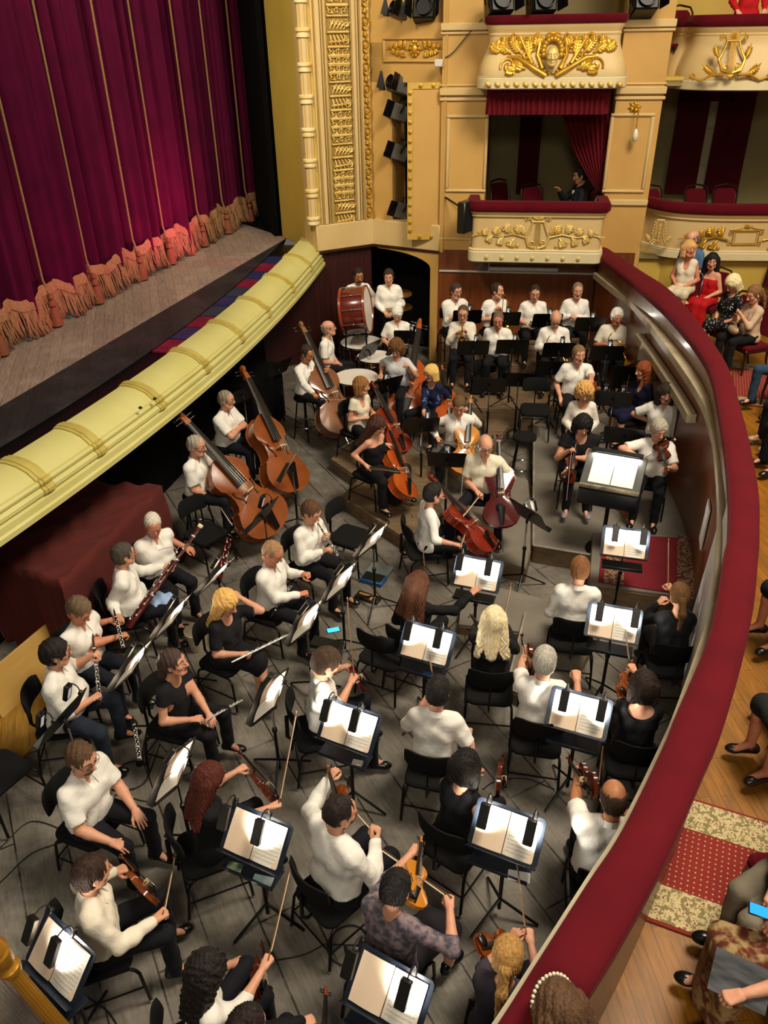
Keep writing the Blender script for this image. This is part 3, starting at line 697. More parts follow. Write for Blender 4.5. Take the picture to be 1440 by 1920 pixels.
# runner carpets in the parterre
def runner(name, label, cx, cy, ang, L, W, z):
    r = thing(name, label, 'carpet', (cx, cy, z), RZ(ang)); g = G()
    g.box((0, 0, 0.006), (L, W, 0.012), None, 0.004); g.obj('pile', carpet_m, r)
    for s in (-1, 1):
        g = G(); g.box((0, s * (W / 2 - 0.13), 0.0135), (L, 0.22, 0.003), None, 0.001); g.obj('border', carpet_b, r)
    return r
def carpet_mats():
    m = bpy.data.materials.new('runner_red'); m.use_nodes = True; nt = m.node_tree; b = nt.nodes['Principled BSDF']; b.inputs['Roughness'].default_value = 0.95
    tc = nt.nodes.new('ShaderNodeTexCoord'); v = nt.nodes.new('ShaderNodeTexVoronoi'); v.voronoi_dimensions = '2D'; v.inputs['Scale'].default_value = 26; v.inputs['Randomness'].default_value = 0.0
    r = nt.nodes.new('ShaderNodeValToRGB'); r.color_ramp.elements[0].position = 0.13; r.color_ramp.elements[1].position = 0.18
    r.color_ramp.elements[0].color = (*hexc('#b98a62'), 1); r.color_ramp.elements[1].color = (*hexc('#7c1f18'), 1)
    nt.links.new(tc.outputs['Object'], v.inputs['Vector']); nt.links.new(v.outputs['Distance'], r.inputs[0]); nt.links.new(r.outputs[0], b.inputs['Base Color'])
    m2 = bpy.data.materials.new('runner_border'); m2.use_nodes = True; nt = m2.node_tree; b = nt.nodes['Principled BSDF']; b.inputs['Roughness'].default_value = 0.95
    tc = nt.nodes.new('ShaderNodeTexCoord'); v = nt.nodes.new('ShaderNodeTexVoronoi'); v.inputs['Scale'].default_value = 34; v.feature = 'SMOOTH_F1'
    n = nt.nodes.new('ShaderNodeTexNoise'); n.inputs['Scale'].default_value = 70; n.inputs['Detail'].default_value = 2
    mm = nt.nodes.new('ShaderNodeMath'); mm.operation = 'ADD'; r = nt.nodes.new('ShaderNodeValToRGB'); e = r.color_ramp.elements
    e[0].position = 0.62; e[0].color = (*hexc('#7a2a20'), 1); e[1].position = 0.70; e[1].color = (*hexc('#c3b286'), 1)
    x = e.new(0.95); x.color = (*hexc('#b9a97c'), 1); x = e.new(1.0); x.color = (*hexc('#7c6f48'), 1)
    nt.links.new(tc.outputs['Object'], v.inputs['Vector']); nt.links.new(tc.outputs['Object'], n.inputs['Vector']); nt.links.new(v.outputs['Distance'], mm.inputs[0]); nt.links.new(n.outputs['Fac'], mm.inputs[1])
    nt.links.new(mm.outputs[0], r.inputs[0]); nt.links.new(r.outputs[0], b.inputs['Base Color']); return m, m2
carpet_m, carpet_b = carpet_mats()
a = at(1300, 1497, 1.06); b = at(1210, 1725, 1.06); c = at(1440, 1540, 1.06); d_ = nrm(c - a)
W_ = abs(np.cross(d_[:2], (b - a)[:2])); ang = math.degrees(math.atan2(d_[1], d_[0])); mid_ = (a + b) / 2 + d_ * 1.55
runner('runner_carpet', 'red runner carpet with cream flowered borders on the parterre floor, by grey trousers', mid_[0], mid_[1], ang, 3.4, W_, 1.051)
a2 = at(1400, 700, 1.05); runner('runner_carpet', 'far red runner carpet beside the person in jeans', a2[0] + 1.2, a2[1] - 0.85, ang + 4, 3.2, 1.5, 1.051)
# ---- risers, podium, carpet
def riser(name, label, px_pts, z, top_m, side_m=riser_wood, legs=True, cat='platform', z0=0.0, edge=None):
    P = [at(u, v, z)[:2] for u, v in px_pts]; c = np.mean(P, axis=0); r = thing(name, label, cat, (c[0], c[1], z0))
    Q = [p - c for p in P]; g = G(); g.prism(Q, z - z0 - 0.025, z - z0, None, (0, 0, 0), 0.004); g.obj('deck', top_m, r)
    g = G(); Q2 = [q * 0.985 for q in Q]; n = len(Q2)
    for i in range(n):
        p, q = Q2[i], Q2[(i + 1) % n]; d = q - p; L = np.linalg.norm(d); m = (p + q) / 2
        g.box((m[0], m[1], (z - z0 - 0.025) / 2 + 0.0005), (L, 0.03, z - z0 - 0.03), RZ(math.degrees(math.atan2(d[1], d[0]))), 0.003)
    g.obj('skirt', side_m, r)
    if edge:
        g = G()
        for i in edge:
            p, q = Q[i], Q[(i + 1) % n]; g.tube([(*p, z - z0), (*q, z - z0)], 0.014, 6)
        g.obj('edge_strip', riser_edge, r)
    return r
riser('stage_riser', 'large grey platform with worn pale edge under the violas by the balustrade', [(1002, 640), (1000, 1022), (1108, 1040), (1310, 1008), (1300, 860), (1215, 690), (1130, 640)], 0.25, riser_grey, edge=[0, 1, 2])
riser('stage_riser', 'grey platform beside the long blonde violinist with a pale worn edge', [(985, 1150), (950, 1290), (1040, 1330), (1130, 1170)], 0.15, riser_grey, edge=[0])
riser('stage_riser', 'grey floor platform behind the woman reaching to her stand', [(870, 1085), (860, 1170), (985, 1185), (1100, 1165), (1090, 1140)], 0.12, riser_grey, edge=[3])
riser('stage_riser', 'wooden crate platform under the cellist in the black dress', [(640, 930), (760, 1010), (830, 960), (800, 850), (720, 850)], 0.18, riser_wood)
riser('stage_riser', 'wooden crate platform under the cellist in the cream blouse', [(620, 860), (720, 930), (760, 870), (690, 800)], 0.185, riser_wood)
riser('stage_riser', 'slatted wooden platform behind the central empty chairs', [(905, 760), (915, 840), (955, 800), (945, 750)], 0.18, riser_wood)
riser('stage_riser', 'angular grey platform under the balding cellist with the dark red cello', [(840, 955), (870, 1030), (985, 1065), (1000, 1010), (990, 900), (930, 880)], 0.2, riser_grey)
riser('stage_riser', 'low platform under the front row of brass players', [(830, 760), (1010, 770), (1165, 760), (1160, 705), (830, 705)], 0.355, riser_wood)
riser('stage_riser', 'higher platform under the back row of brass players', [(828, 680), (1110, 690), (1105, 615), (828, 612)], 0.53, riser_wood)
pod = riser('podium', 'conductor podium beneath the red carpet', [(1105, 1095), (1112, 998), (1318, 1007), (1320, 1125)], 0.32, riser_grey)
Pq = [at(u, v, 0.335)[:2] for u, v in [(1122, 1090), (1132, 1000), (1314, 1010), (1318, 1119)]]
rg = thing('oriental_carpet', 'dark red carpet with a floral border on the conductor podium', 'carpet', (*np.mean(Pq, axis=0), 0.322))
cpt = np.mean(Pq, axis=0); g = G(); g.prism([p - cpt for p in Pq], 0, 0.012); g.obj('pile', pbr('podium_carpet', '#7a1420', 0.95, noise=(5, '#650f1a', 0.3, 4)), rg)
bm_ = pbr('podium_carpet_border', '#8f7a58', 0.95, noise=(34, '#5b1a1c', 0.06, 2))
for (i, j) in ((2, 3), (0, 1)):
    p, q = Pq[i] - cpt, Pq[j] - cpt; d = nrm(q - p); inn_ = nrm(-(p + q) / 2); inn_ = nrm(inn_ - d * inn_.dot(d)); g = G()
    g.prism([p + inn_ * 0.05, q + inn_ * 0.05, q + inn_ * 0.24, p + inn_ * 0.24], 0.0118, 0.0145); g.obj('border', bm_, rg)
# wooden side floor and board, lower left
P = [at(u, v, 0.02)[:2] for u, v in [(-120, 1330), (100, 1190), (165, 1290), (0, 1465), (-160, 1560)]]
g = G(); g.prism(P, 0.0, 0.02); struct(g.obj('floor_side_boards', side_floor_m))
lb = thing('plywood_barrier', 'pale plywood board standing on edge beside the yellow floorboards', 'board', (*at(50, 1225, 0.3)[:2], 0.02))
g = G(); a, b = at(-20, 1300, 0.3), at(106, 1191, 0.3); d = nrm(b - a); w = np.array([d[1], -d[0], 0]); L = np.linalg.norm(b - a)
g.box((a + b) / 2 + np.array([0, 0, -0.14]) , (L, 0.025, 0.56), RZ(math.degrees(math.atan2(d[1], d[0]))) @ rotm((1, 0, 0), -0.25), 0.004); part(lb, g, 'sheet', pbr('plywood', '#c9a25a', 0.55, noise=(2, '#b78f49', 0.3, 6), scale_vec=(1, 1, 6)))
# ------------------------------------------------------------------ stage curtain
CR_ = np.array([*curt(0), 1.9])
cur = thing('stage_curtain', 'tall magenta velvet stage curtain in deep folds with gold cords and a fringed hem', 'curtain', CR_)
PCU = Plane(CU0, CU1)
rope_s = [PCU.px(u, v)[0] for u, v in ((84, 582), (161, 526), (248, 492), (303, 462), (368, 440), (413, 410), (456, 388))]
rope_s = [2 * rope_s[0] - rope_s[1] - 0.1] + rope_s
def fold(s, z):
    a = 0.0
    for r in rope_s: a -= 0.16 * np.exp(-((s - r) / 0.13) ** 2)
    w = 1.0 - 0.25 * np.clip((z - 2) / 6, 0, 1)
    return a + 0.05 * np.sin(s * 6.3 + 0.8) + w * (0.10 * np.sin(s * 15.0 + 0.6 * np.sin(s * 3.1)) + 0.035 * np.sin(s * 37 + 1.3 * np.sin(s * 5)) + 0.02 * np.sin(s * 61))
ss = np.linspace(0.0, CL, 900); zz = np.array([2.06, 2.3, 2.8, 3.6, 4.8, 6.2, 8.2])
A = np.zeros((len(ss), len(zz), 3)); nn = CN
for j, z in enumerate(zz):
    o_ = fold(ss, z) + 0.02; p = CU0[None] + CD[None] * ss[:, None] + nn[None] * o_[:, None]; A[:, j, :2] = p; A[:, j, 2] = z
g = G(); g.grid(A[::-1]); B = A.copy(); B[:, :, :2] -= nn * 0.02; g.grid(B); part(cur, g, 'velvet', curtain_m, None)
g = G(); rr = random.Random(3)
for i in range(620):
    s = CL * (i + 0.5) / 620; o0 = 0.45 * fold(s, 2.1) + 0.09; l = rr.uniform(-0.03, 0.03); top = 2.33 + 0.05 * math.sin(s * 7.5) + 0.02 * math.sin(s * 19)
    pts = []
    for k, (dz, do) in enumerate(((0, 0.0), (-0.05, 0.045), (-0.16, 0.065), (-0.27, 0.075), (-0.36 - abs(l), 0.10 + l))):
        p = CU0 + CD * (s + l * 0.8 * k / 4 + 0.012 * math.sin(k * 2 + i)) + nn * (o0 * 0.7 + do); pts.append((p[0], p[1], max(1.915, top + dz)))
    g.tube(pts, 0.0105, 5)
o = part(cur, g, 'fringe', fringe_m, None); o['kind'] = 'stuff'
g = G(); A = np.zeros((300, 3, 3))
for i, s in enumerate(np.linspace(0, CL, 300)):
    top = 2.33 + 0.05 * math.sin(s * 7.5) + 0.02 * math.sin(s * 19)
    for j, (dz, do) in enumerate(((0.07, 0.03), (0.02, 0.055), (-0.06, 0.06))): p = CU0 + CD * s + nn * (0.3 * fold(s, 2.1) + 0.07 + do); A[i, j] = (p[0], p[1], top + dz)
g.grid(A[::-1]); part(cur, g, 'fringe_heading', fringe_m, None)
for s in rope_s:
    p = CU0 + CD * s + nn * 0.07; q = p + nn * 0.06; g = G(); g.tube([(*p, 8.2), (*p, 5.0), (*p, 2.5), (*q, 2.26)], 0.016, 7); ro = part(cur, g, 'cord', rope_m, 0.9)
    g = G(); g.lathe([(0.012, 0.2), (0.035, 0.17), (0.04, 0.14), (0.02, 0.12), (0.05, 0.09), (0.055, 0.05), (0.03, 0.03), (0.05, 0.0), (0.075, -0.1), (0.085, -0.2), (0.06, -0.21)], 14, None, (q[0], q[1], 2.13)); part(ro, g, 'tassel', pbr('tassel', '#8a4a2c', 0.8, noise=(50, '#5e2d1a', 0.3, 2)))
# ------------------------------------------------------------------ relief ornament kit (x right, y up, d out of the wall)
class Rel:
    def __init__(s, fn): s.fn = fn; s.g = G()
    def st(s, pts, r0, r1=None, d=0.012, n=7):
        pts = np.asarray(pts, float); K = len(pts); r1 = r0 if r1 is None else r1
        s.g.tube([s.fn(p[0], p[1], d) for p in pts], np.linspace(r0, r1, K), n); return s
    def sc(s, x, y, r, turns=1.4, a0=0.0, sg=1, th=0.012, tail=None, d=0.012):
        P = []
        for k in range(22):
            t = k / 21; a = a0 + sg * turns * 2 * math.pi * t; q = r * (0.12 + 0.88 * t); P.append((x + q * math.cos(a), y + q * math.sin(a)))
        if tail: P += [tuple(np.array(P[-1]) * (1 - t) + np.array(tail) * t + np.array([0, 0.0])) for t in (0.35, 0.7, 1.0)]
        s.st(P, th * 1.0, th * 0.55, d); return s
    def leaf(s, x, y, a, L, w, cur=0.5, d=0.01, lobes=4):
        P = []; c = 0
        for k in range(9):
            t = k / 8; ang = a + cur * t; P.append((x, y)); x += math.cos(ang) * L / 8; y += math.sin(ang) * L / 8
        P = np.array(P); R = w * np.sin(np.pi * np.clip(np.linspace(0.12, 1.0, 9), 0, 1)) ** 0.8 + 0.003
        s.g.tube([s.fn(p[0], p[1], d + 0.008 * math.sin(math.pi * k / 8)) for k, p in enumerate(P)], R * 0.45, 7)
        for k in range(1, 1 + lobes):
            i = 1 + k * 6 // (lobes + 1); t = P[min(i + 1, 8)] - P[i - 1]; an = math.atan2(t[1], t[0])
            for sg in (-1, 1):
                q = P[i] + np.array([math.cos(an + sg * 0.95), math.sin(an + sg * 0.95)]) * R[i] * 1.35
                s.g.tube([s.fn(*P[i], d), s.fn(*((P[i] + q) / 2), d + 0.012), s.fn(*q, d + 0.002)], [0.004 + R[i] * 0.3, 0.003 + R[i] * 0.36, 0.003], 6)
        return s
    def bead(s, x, y, r, d=0.01):
        c = s.fn(x, y, d); s.g.ell(c, (r, r, r), 8); return s
    def flower(s, x, y, r):
        for k in range(5): a = k * 1.2566; s.bead(x + r * 0.6 * math.cos(a), y + r * 0.6 * math.sin(a), r * 0.45)
        return s.bead(x, y, r * 0.38, 0.02)
def rel_spray(R, sg, x0, y0, W, H, k=1.0):
    """acanthus spray running away from the centre to one side"""
    t = max(0.006, H * 0.042)
    R.st([(x0, y0), (x0 + sg * W * 0.25, y0 + H * 0.12), (x0 + sg * W * 0.5, y0 + H * 0.02), (x0 + sg * W * 0.78, y0 + H * 0.1), (x0 + sg * W, y0 + H * 0.04)], t, t * 0.4)
    for (fx, fy, an, L, cu) in ((0.12, 0.05, 1.1, 0.34, 0.9), (0.3, 0.1, 0.9, 0.32, 0.9), (0.5, 0.05, 0.8, 0.26, 1.0), (0.7, 0.06, 0.6, 0.2, 1.1), (0.2, 0.0, -0.9, 0.3, -0.9), (0.42, 0.02, -0.8, 0.26, -0.9), (0.62, 0.04, -0.6, 0.2, -0.9)):
        a = an if sg > 0 else math.pi - an; R.leaf(x0 + sg * W * fx, y0 + H * fy, a, H * L * 1.5, H * 0.12, cu * sg)
    for (fx, fy, r) in ((0.2, 0.32, 0.1), (0.42, 0.3, 0.09), (0.32, -0.22, 0.1), (0.6, 0.22, 0.06)):
        R.sc(x0 + sg * W * fx, y0 + H * fy, H * r * 1.15, 1.3, math.pi / 2, sg, t * 1.1)
    for (fx, fy) in ((0.26, 0.18), (0.5, 0.2), (0.16, -0.3), (0.48, -0.2), (0.72, -0.06), (0.86, 0.16)): R.flower(x0 + sg * W * fx, y0 + H * fy, H * 0.07)
def rel_lyre(R, x0, y0, H):
    t = H * 0.03
    for sg in (-1, 1):
        R.st([(x0 + sg * H * 0.02, y0 - H * 0.4), (x0 + sg * H * 0.22, y0 - H * 0.34), (x0 + sg * H * 0.3, y0 - H * 0.12), (x0 + sg * H * 0.2, y0 + H * 0.08), (x0 + sg * H * 0.14, y0 + H * 0.24), (x0 + sg * H * 0.22, y0 + H * 0.36)], t * 1.3, t * 0.7)
        R.sc(x0 + sg * H * 0.27, y0 + H * 0.34, H * 0.07, 1.2, math.pi, -sg, t * 0.8); R.sc(x0 + sg * H * 0.14, y0 - H * 0.28, H * 0.08, 1.3, 0, sg, t * 0.8)
        R.leaf(x0 + sg * H * 0.3, y0 - H * 0.1, math.pi / 2 - sg * 0.6, H * 0.34, H * 0.06, sg * 0.6)
    for k in range(-2, 3): R.st([(x0 + k * H * 0.035, y0 - H * 0.32), (x0 + k * H * 0.028, y0 + H * 0.26)], t * 0.3)
    R.st([(x0 - H * 0.16, y0 + H * 0.26), (x0 + H * 0.16, y0 + H * 0.26)], t * 0.8)
    for k in range(-3, 4): R.leaf(x0, y0 + H * 0.3, math.pi / 2 + k * 0.33, H * 0.2, H * 0.035, k * 0.1, lobes=0)
    for k in range(-3, 4): R.leaf(x0, y0 - H * 0.42, -math.pi / 2 + k * 0.4, H * 0.12, H * 0.03, 0, lobes=0)
def rel_cartouche(R, x0, y0, w, h):
    t = h * 0.06
    for (a, b) in (((-w, -h), (w, -h)), ((w, -h), (w, h)), ((w, h), (-w, h)), ((-w, h), (-w, -h))):
        R.st([(x0 + a[0], y0 + a[1]), (x0 + b[0], y0 + b[1])], t * 1.3); R.st([(x0 + a[0] * .84, y0 + a[1] * .8), (x0 + b[0] * .84, y0 + b[1] * .8)], t * 0.6)
    for sg in (-1, 1):
        R.sc(x0 + sg * w * 1.2, y0 + h * 0.7, h * 0.4, 1.3, math.pi, -sg, t); R.sc(x0 + sg * w * 1.2, y0 - h * 0.8, h * 0.4, 1.3, math.pi, sg, t)
        R.st([(x0 + sg * w * 1.35, y0 + h * 1.1), (x0 + sg * w * 0.6, y0 + h * 1.25), (x0, y0 + h * 1.7)], t, t * 0.5)
    for k in range(-3, 4): R.leaf(x0, y0 + h * 1.3, math.pi / 2 + k * 0.36, h * 0.75, h * 0.12, 0, lobes=0)
def rel_term(R, x0, y0, H):
    t = H * 0.03
    for sg in (-1, 1):
        R.st([(x0 + sg * H * 0.13, y0 + H * 0.45), (x0 + sg * H * 0.12, y0), (x0 + sg * H * 0.2, y0 - H * 0.25), (x0 + sg * H * 0.3, y0 - H * 0.4)], t, t); R.sc(x0 + sg * H * 0.16, y0 - H * 0.33, H * 0.13, 1.4, math.pi / 2, sg, t)
        for k in range(5): R.bead(x0 + sg * H * (0.18 + 0.01 * k), y0 + H * (0.38 - 0.1 * k), H * 0.032)
        R.leaf(x0 + sg * H * 0.24, y0 - H * 0.3, math.pi / 2 - sg * 0.9, H * 0.35, H * 0.06, sg * 0.8); R.sc(x0 + sg * H * 0.42, y0 - H * 0.12, H * 0.06, 1.2, 0, sg, t * 0.7)
    R.st([(x0 - H * 0.13, y0 + H * 0.47), (x0 + H * 0.13, y0 + H * 0.47)], t)
    for k in range(5): R.leaf(x0, y0 + H * (0.34 - 0.13 * k), -math.pi / 2, H * 0.15, H * 0.045, 0, lobes=1)
def rel_mask(R, x0, y0, H, skin_g=None):
    t = H * 0.048
    for sg in (-1, 1):
        R.sc(x0 + sg * H * 0.6, y0 - H * 0.05, H * 0.13, 1.3, 0, sg, t * 0.8); R.sc(x0 + sg * H * 0.45, y0 + H * 0.1, H * 0.1, 1.2, math.pi, -sg, t * 0.7)
        for k in range(4): R.leaf(x0 + sg * H * (0.5 + 0.2 * k), y0 + H * 0.12, math.pi / 2 - sg * 0.4, H * 0.3, H * 0.09, sg * 0.7)
        R.st([(x0 + sg * H * 0.12, y0 - H * 0.45), (x0 + sg * H * 0.4, y0 - H * 0.3), (x0 + sg * H * 0.8, y0 - H * 0.08), (x0 + sg * H * 1.05, y0 - H * 0.05)], t * 1.5, t); R.sc(x0 + sg * H * 1.02, y0 - H * 0.24, H * 0.19, 1.3, math.pi / 2, -sg, t)
        R.st([(x0 + sg * H * 0.2, y0 - H * 0.3), (x0 + sg * H * 0.34, y0 - H * 0.02), (x0 + sg * H * 0.3, y0 + H * 0.28)], t * 1.4, t * 0.8); R.sc(x0 + sg * H * 0.36, y0 + H * 0.34, H * 0.1, 1.2, math.pi, -sg, t)
        R.st([(x0 + sg * H * 0.45, y0 - H * 0.2), (x0 + sg * H * 0.62, y0 + H * 0.08), (x0 + sg * H * 0.78, y0 + H * 0.36)], t * 1.2, t * 0.8); R.sc(x0 + sg * H * 0.88, y0 + H * 0.34, H * 0.1, 1.2, math.pi, sg, t)
        for k in range(9): R.bead(x0 + sg * H * (0.38 + 0.075 * k), y0 + H * (-0.22 + 0.2 * math.sin(k / 9 * 2.6)), H * 0.03)
        for (fx, fy, an, L) in ((0.5, -0.1, 1.2, 0.5), (0.7, 0.0, 0.7, 0.42), (0.95, 0.02, 0.45, 0.42), (1.15, 0.08, 0.2, 0.36), (0.6, -0.3, 0.2, 0.4), (0.4, 0.1, 1.7, 0.3), (1.25, 0.08, 0.9, 0.22), (0.8, -0.3, -0.3, 0.3)):
            R.leaf(x0 + sg * H * fx, y0 + H * fy, an if sg > 0 else math.pi - an, H * L, H * 0.11, 0.5 * sg, lobes=5)
        for k in range(6): a = math.pi / 2 + sg * (0.2 + k * 0.33); R.bead(x0 + H * 0.21 * math.cos(a), y0 + H * 0.05 + H * 0.26 * math.sin(a), H * 0.075, 0.03)
    for k in range(18): a = k / 18 * 2 * math.pi; R.bead(x0 + H * 0.28 * math.cos(a), y0 - H * 0.02 + H * 0.37 * math.sin(a), H * 0.04, 0.015)
    for k in range(-4, 5): R.leaf(x0 + k * H * 0.05, y0 + H * 0.3, math.pi / 2 + k * 0.2, H * 0.18, H * 0.05, 0, 0.03, lobes=1)
# ------------------------------------------------------------------ box fronts
zf = lambda v: PF.px(1010, v)[1]
def box_front(name, label, path, zs, bombe=False, rail_h=0.12):
    r = thing('balcony_parapet', label, 'balcony front', (*path[0], zs[0])); zb, zband, zpan, zcor, zr = zs
    g = G()
    if bombe:
        g.sweep(path, [(-0.08, zband - 0.01)] + [(0.13 * (0.5 + 0.5 * math.cos(min(1.0, t * 1.15) * math.pi)) ** 0.8 + 0.02, zband + (zpan - zband) * t) for t in np.linspace(0, 1, 14)] + [(-0.08, zpan)], caps=True)
    else: g.sweep(path, [(-0.06, zband - 0.01), (0.0, zband - 0.01), (0.0, zpan), (-0.06, zpan)])
    part(r, g, 'panel', wall_cream, 0.6)
    h = zcor - zpan; g = G(); g.sweep(path, [(-0.06, zpan), (0.02, zpan), (0.03, zpan + h * .2), (0.02, zpan + h * .3), (0.03, zpan + h * .5), (0.055, zpan + h * .8), (0.06, zcor), (-0.06, zcor)]); part(r, g, 'cornice', wall_cream, 0.5)
    h = zband - zb; e = 0.12 if bombe else 0.0
    g = G(); g.sweep(path, [(-0.08, zb), (0.03 + e, zb), (0.045 + e, zb + h * .08), (0.045 + e, zb + h * .78), (0.03 + e, zb + h * .85), (0.04 + e, zb + h * .93), (0.02 + e, zband), (-0.08, zband)]); bm = part(r, g, 'base_moulding', pbr('moulding_cream', '#ddd0a8', 0.55, noise=(3, '#cfc092', 0.3, 4)), 0.5)
    g = G(); g.sweep(path, [(-0.1, zcor), (0.07, zcor), (0.095, zcor + rail_h * .25), (0.09, zcor + rail_h * .8), (0.06, zr), (-0.08, zr), (-0.1, zcor + rail_h * .8)]); part(r, g, 'velvet_rail', velvet_dk2, 0.8)
    return r, bm
velvet_dk2 = pbr('box_velvet', '#5c0a18', 0.88, sheen=0.6, noise=(4, '#480712', 0.35, 4), bump=(120, 0.15), spec=0.1)
def rounded(P, r=0.15, n=5):
    P = [np.asarray(p, float) for p in P]; o = [P[0]]
    for a, b, c in zip(P[:-2], P[1:-1], P[2:]):
        u = nrm(a - b); w = nrm(c - b)
        for k in range(n + 1): t = k / n; o.append((b + u * r) * (1 - t) ** 2 + 2 * b * t * (1 - t) + (b + w * r) * t * t)
    return np.array(o + [P[-1]])
def wallpt(u, v): x, z = PC.px(u, v); return PC.P(x, 0)[:2]
fl, fr = PF.P(PF.px(884, 430)[0], 0)[:2], PF.P(PF.px(1131, 430)[0], 0)[:2]
inwd = -PF.N[:2]
pathL = rounded([fl + inwd * 0.62, fl, fr, fr + inwd * 0.55], 0.12)
lowL, lbm = box_front('box_front', 'lower theatre box front with gilded lyre relief above the brass players', pathL, (zf(493), zf(468), zf(408), zf(397), zf(378)))
def fn_plane(P, x0, z0, dd): return lambda x, y, d: P.P(x0 + x, z0 + y, dd + d)
xm, zm = PF.px(1008, 438); R = Rel(fn_plane(PF, xm, zm, 0.0)); rel_lyre(R, 0, 0.02, 0.60)
rel_spray(R, 1, 0.16, -0.06, 0.85, 0.42); rel_spray(R, -1, -0.16, -0.06, 0.85, 0.42); part(lowL, R.g, 'gilded_relief', gold_dull, 0.9)
for k in range(7):
    x, z = PF.px(912 + k * 28.6, 481 + k * 0.6); g = G(); g.lathe([(0.03, 0), (0.032, 0.012), (0.018, 0.018), (0.02, 0.028), (0.001, 0.03)], 12, np.stack([PF.S, np.array([0, 0, 1.0]), PF.N], 1), PF.P(x, z, 0.045)); part(lbm, g, 'rosette', gold_dull)
ful, fur_ = PF.P(PF.px(918, 100)[0], 0)[:2], PF.P(PF.px(1160, 100)[0], 0)[:2]
pathU = rounded([ful + inwd * 0.62, ful, fur_, fur_ + inwd * 0.55], 0.14)
upL, ubm = box_front('box_front', 'upper bulging theatre box front with a gilded face relief', pathU, (zf(166), zf(140), zf(68), zf(45), zf(27)), True)
zb_, zp_ = zf(140), zf(68)
def fn_bombe(P, x0, z0): 
    def f(x, y, d):
        t = np.clip((z0 + y - zb_) / (zp_ - zb_), 0, 1); o = 0.13 * (0.5 + 0.5 * math.cos(min(1.0, t * 1.15) * math.pi)) ** 0.8 + 0.02; return P.P(x0 + x, z0 + y, o + d)
    return f
xm, zm = PF.px(1035, 101); R = Rel(fn_bombe(PF, xm, zm)); rel_mask(R, 0, 0, 0.58); part(upL, R.g, 'gilded_relief', gold_leaf, 0.9)
MASKPOS = PF.P(xm, zm, 0.2)
for k in range(15):
    x, z = PF.px(916 + k * 17.4, 157); g = G(); g.ell(PF.P(x, z, 0.165), (0.05, 0.03, 0.035), 10, PF.R @ rotm((0, 1, 0), 0.6)); part(ubm, g, 'egg_ornament', gold_dull)
# right hand box (audience side)
pr_ = [at(u, v, 1.9)[:2] for u, v in ((1190, 466), (1204, 470), (1230, 478), (1265, 484), (1330, 488), (1440, 489), (1600, 489))]; pr_ = [pr_[0] + np.array([-0.05, 0.55])] + pr_
pathR = smooth_path(pr_, 4)
zr_ = lambda v: Plane(pr_[5], pr_[7]).px(1350, v)[1]
PRB = Plane(pr_[5], pr_[7])
PRB.O = PRB.O + PRB.N * 0.02
lowR, rbm = box_front('box_front', 'curved lower balcony front with gilded cartouche behind the audience', pathR, (1.9, zr_(470), zr_(415), zr_(402), zr_(383)))
xm, zm = PRB.px(1398, 444); R = Rel(fn_plane(PRB, xm, zm, 0.0)); rel_cartouche(R, 0, -0.01, 0.19, 0.105); rel_spray(R, -1, -0.26, -0.05, 0.75, 0.42); rel_spray(R, 1, 0.26, -0.05, 0.75, 0.42); part(lowR, R.g, 'gilded_relief', gold_leaf, 0.9)
x0, z0 = PRB.px(1238, 440); R = Rel(lambda x, y, d: PRB.P(x0 + x, z0 + y, d - 0.10 + 0.25 * x)); rel_term(R, 0, 0, 0.42); part(lowR, R.g, 'gilded_relief', gold_dull, 0.9)
pu_ = [np.asarray(p) + np.array([0.22 if i < 3 else 0.12, 0.0]) for i, p in enumerate(pr_)]; pathRU = smooth_path(pu_, 4)
upR, rubm = box_front('box_front', 'upper balcony front with a gilded lyre and red rail at the top right', pathRU, (zr_(170), zr_(148), zr_(68), zr_(50), zr_(27)), True)
zb_, zp_ = zr_(148), zr_(68); xm, zm = PRB.px(1369, 108); R = Rel(fn_bombe(PRB, xm, zm)); rel_lyre(R, 0, 0.05, 0.58)
for sg in (-1, 1): R.st([(sg * 0.1, -0.2), (sg * 0.25, -0.2), (sg * 0.4, -0.27), (sg * 0.55, -0.22)], 0.022, 0.012); R.sc(sg * 0.52, -0.22, 0.05, 1.2, 0, sg, 0.014); R.leaf(sg * 0.2, -0.2, 0.4 if sg > 0 else math.pi - 0.4, 0.25, 0.04, 0.5 * sg)
part(upR, R.g, 'gilded_relief', gold_leaf, 0.9)
# underside wall of the right balcony
g = G(); g.sweep(pathR, [(-0.16, 0.95), (-0.08, 0.95), (-0.08, 1.95), (-0.16, 1.95)]); struct(g.obj('wall_parterre_side', wall_yellow))
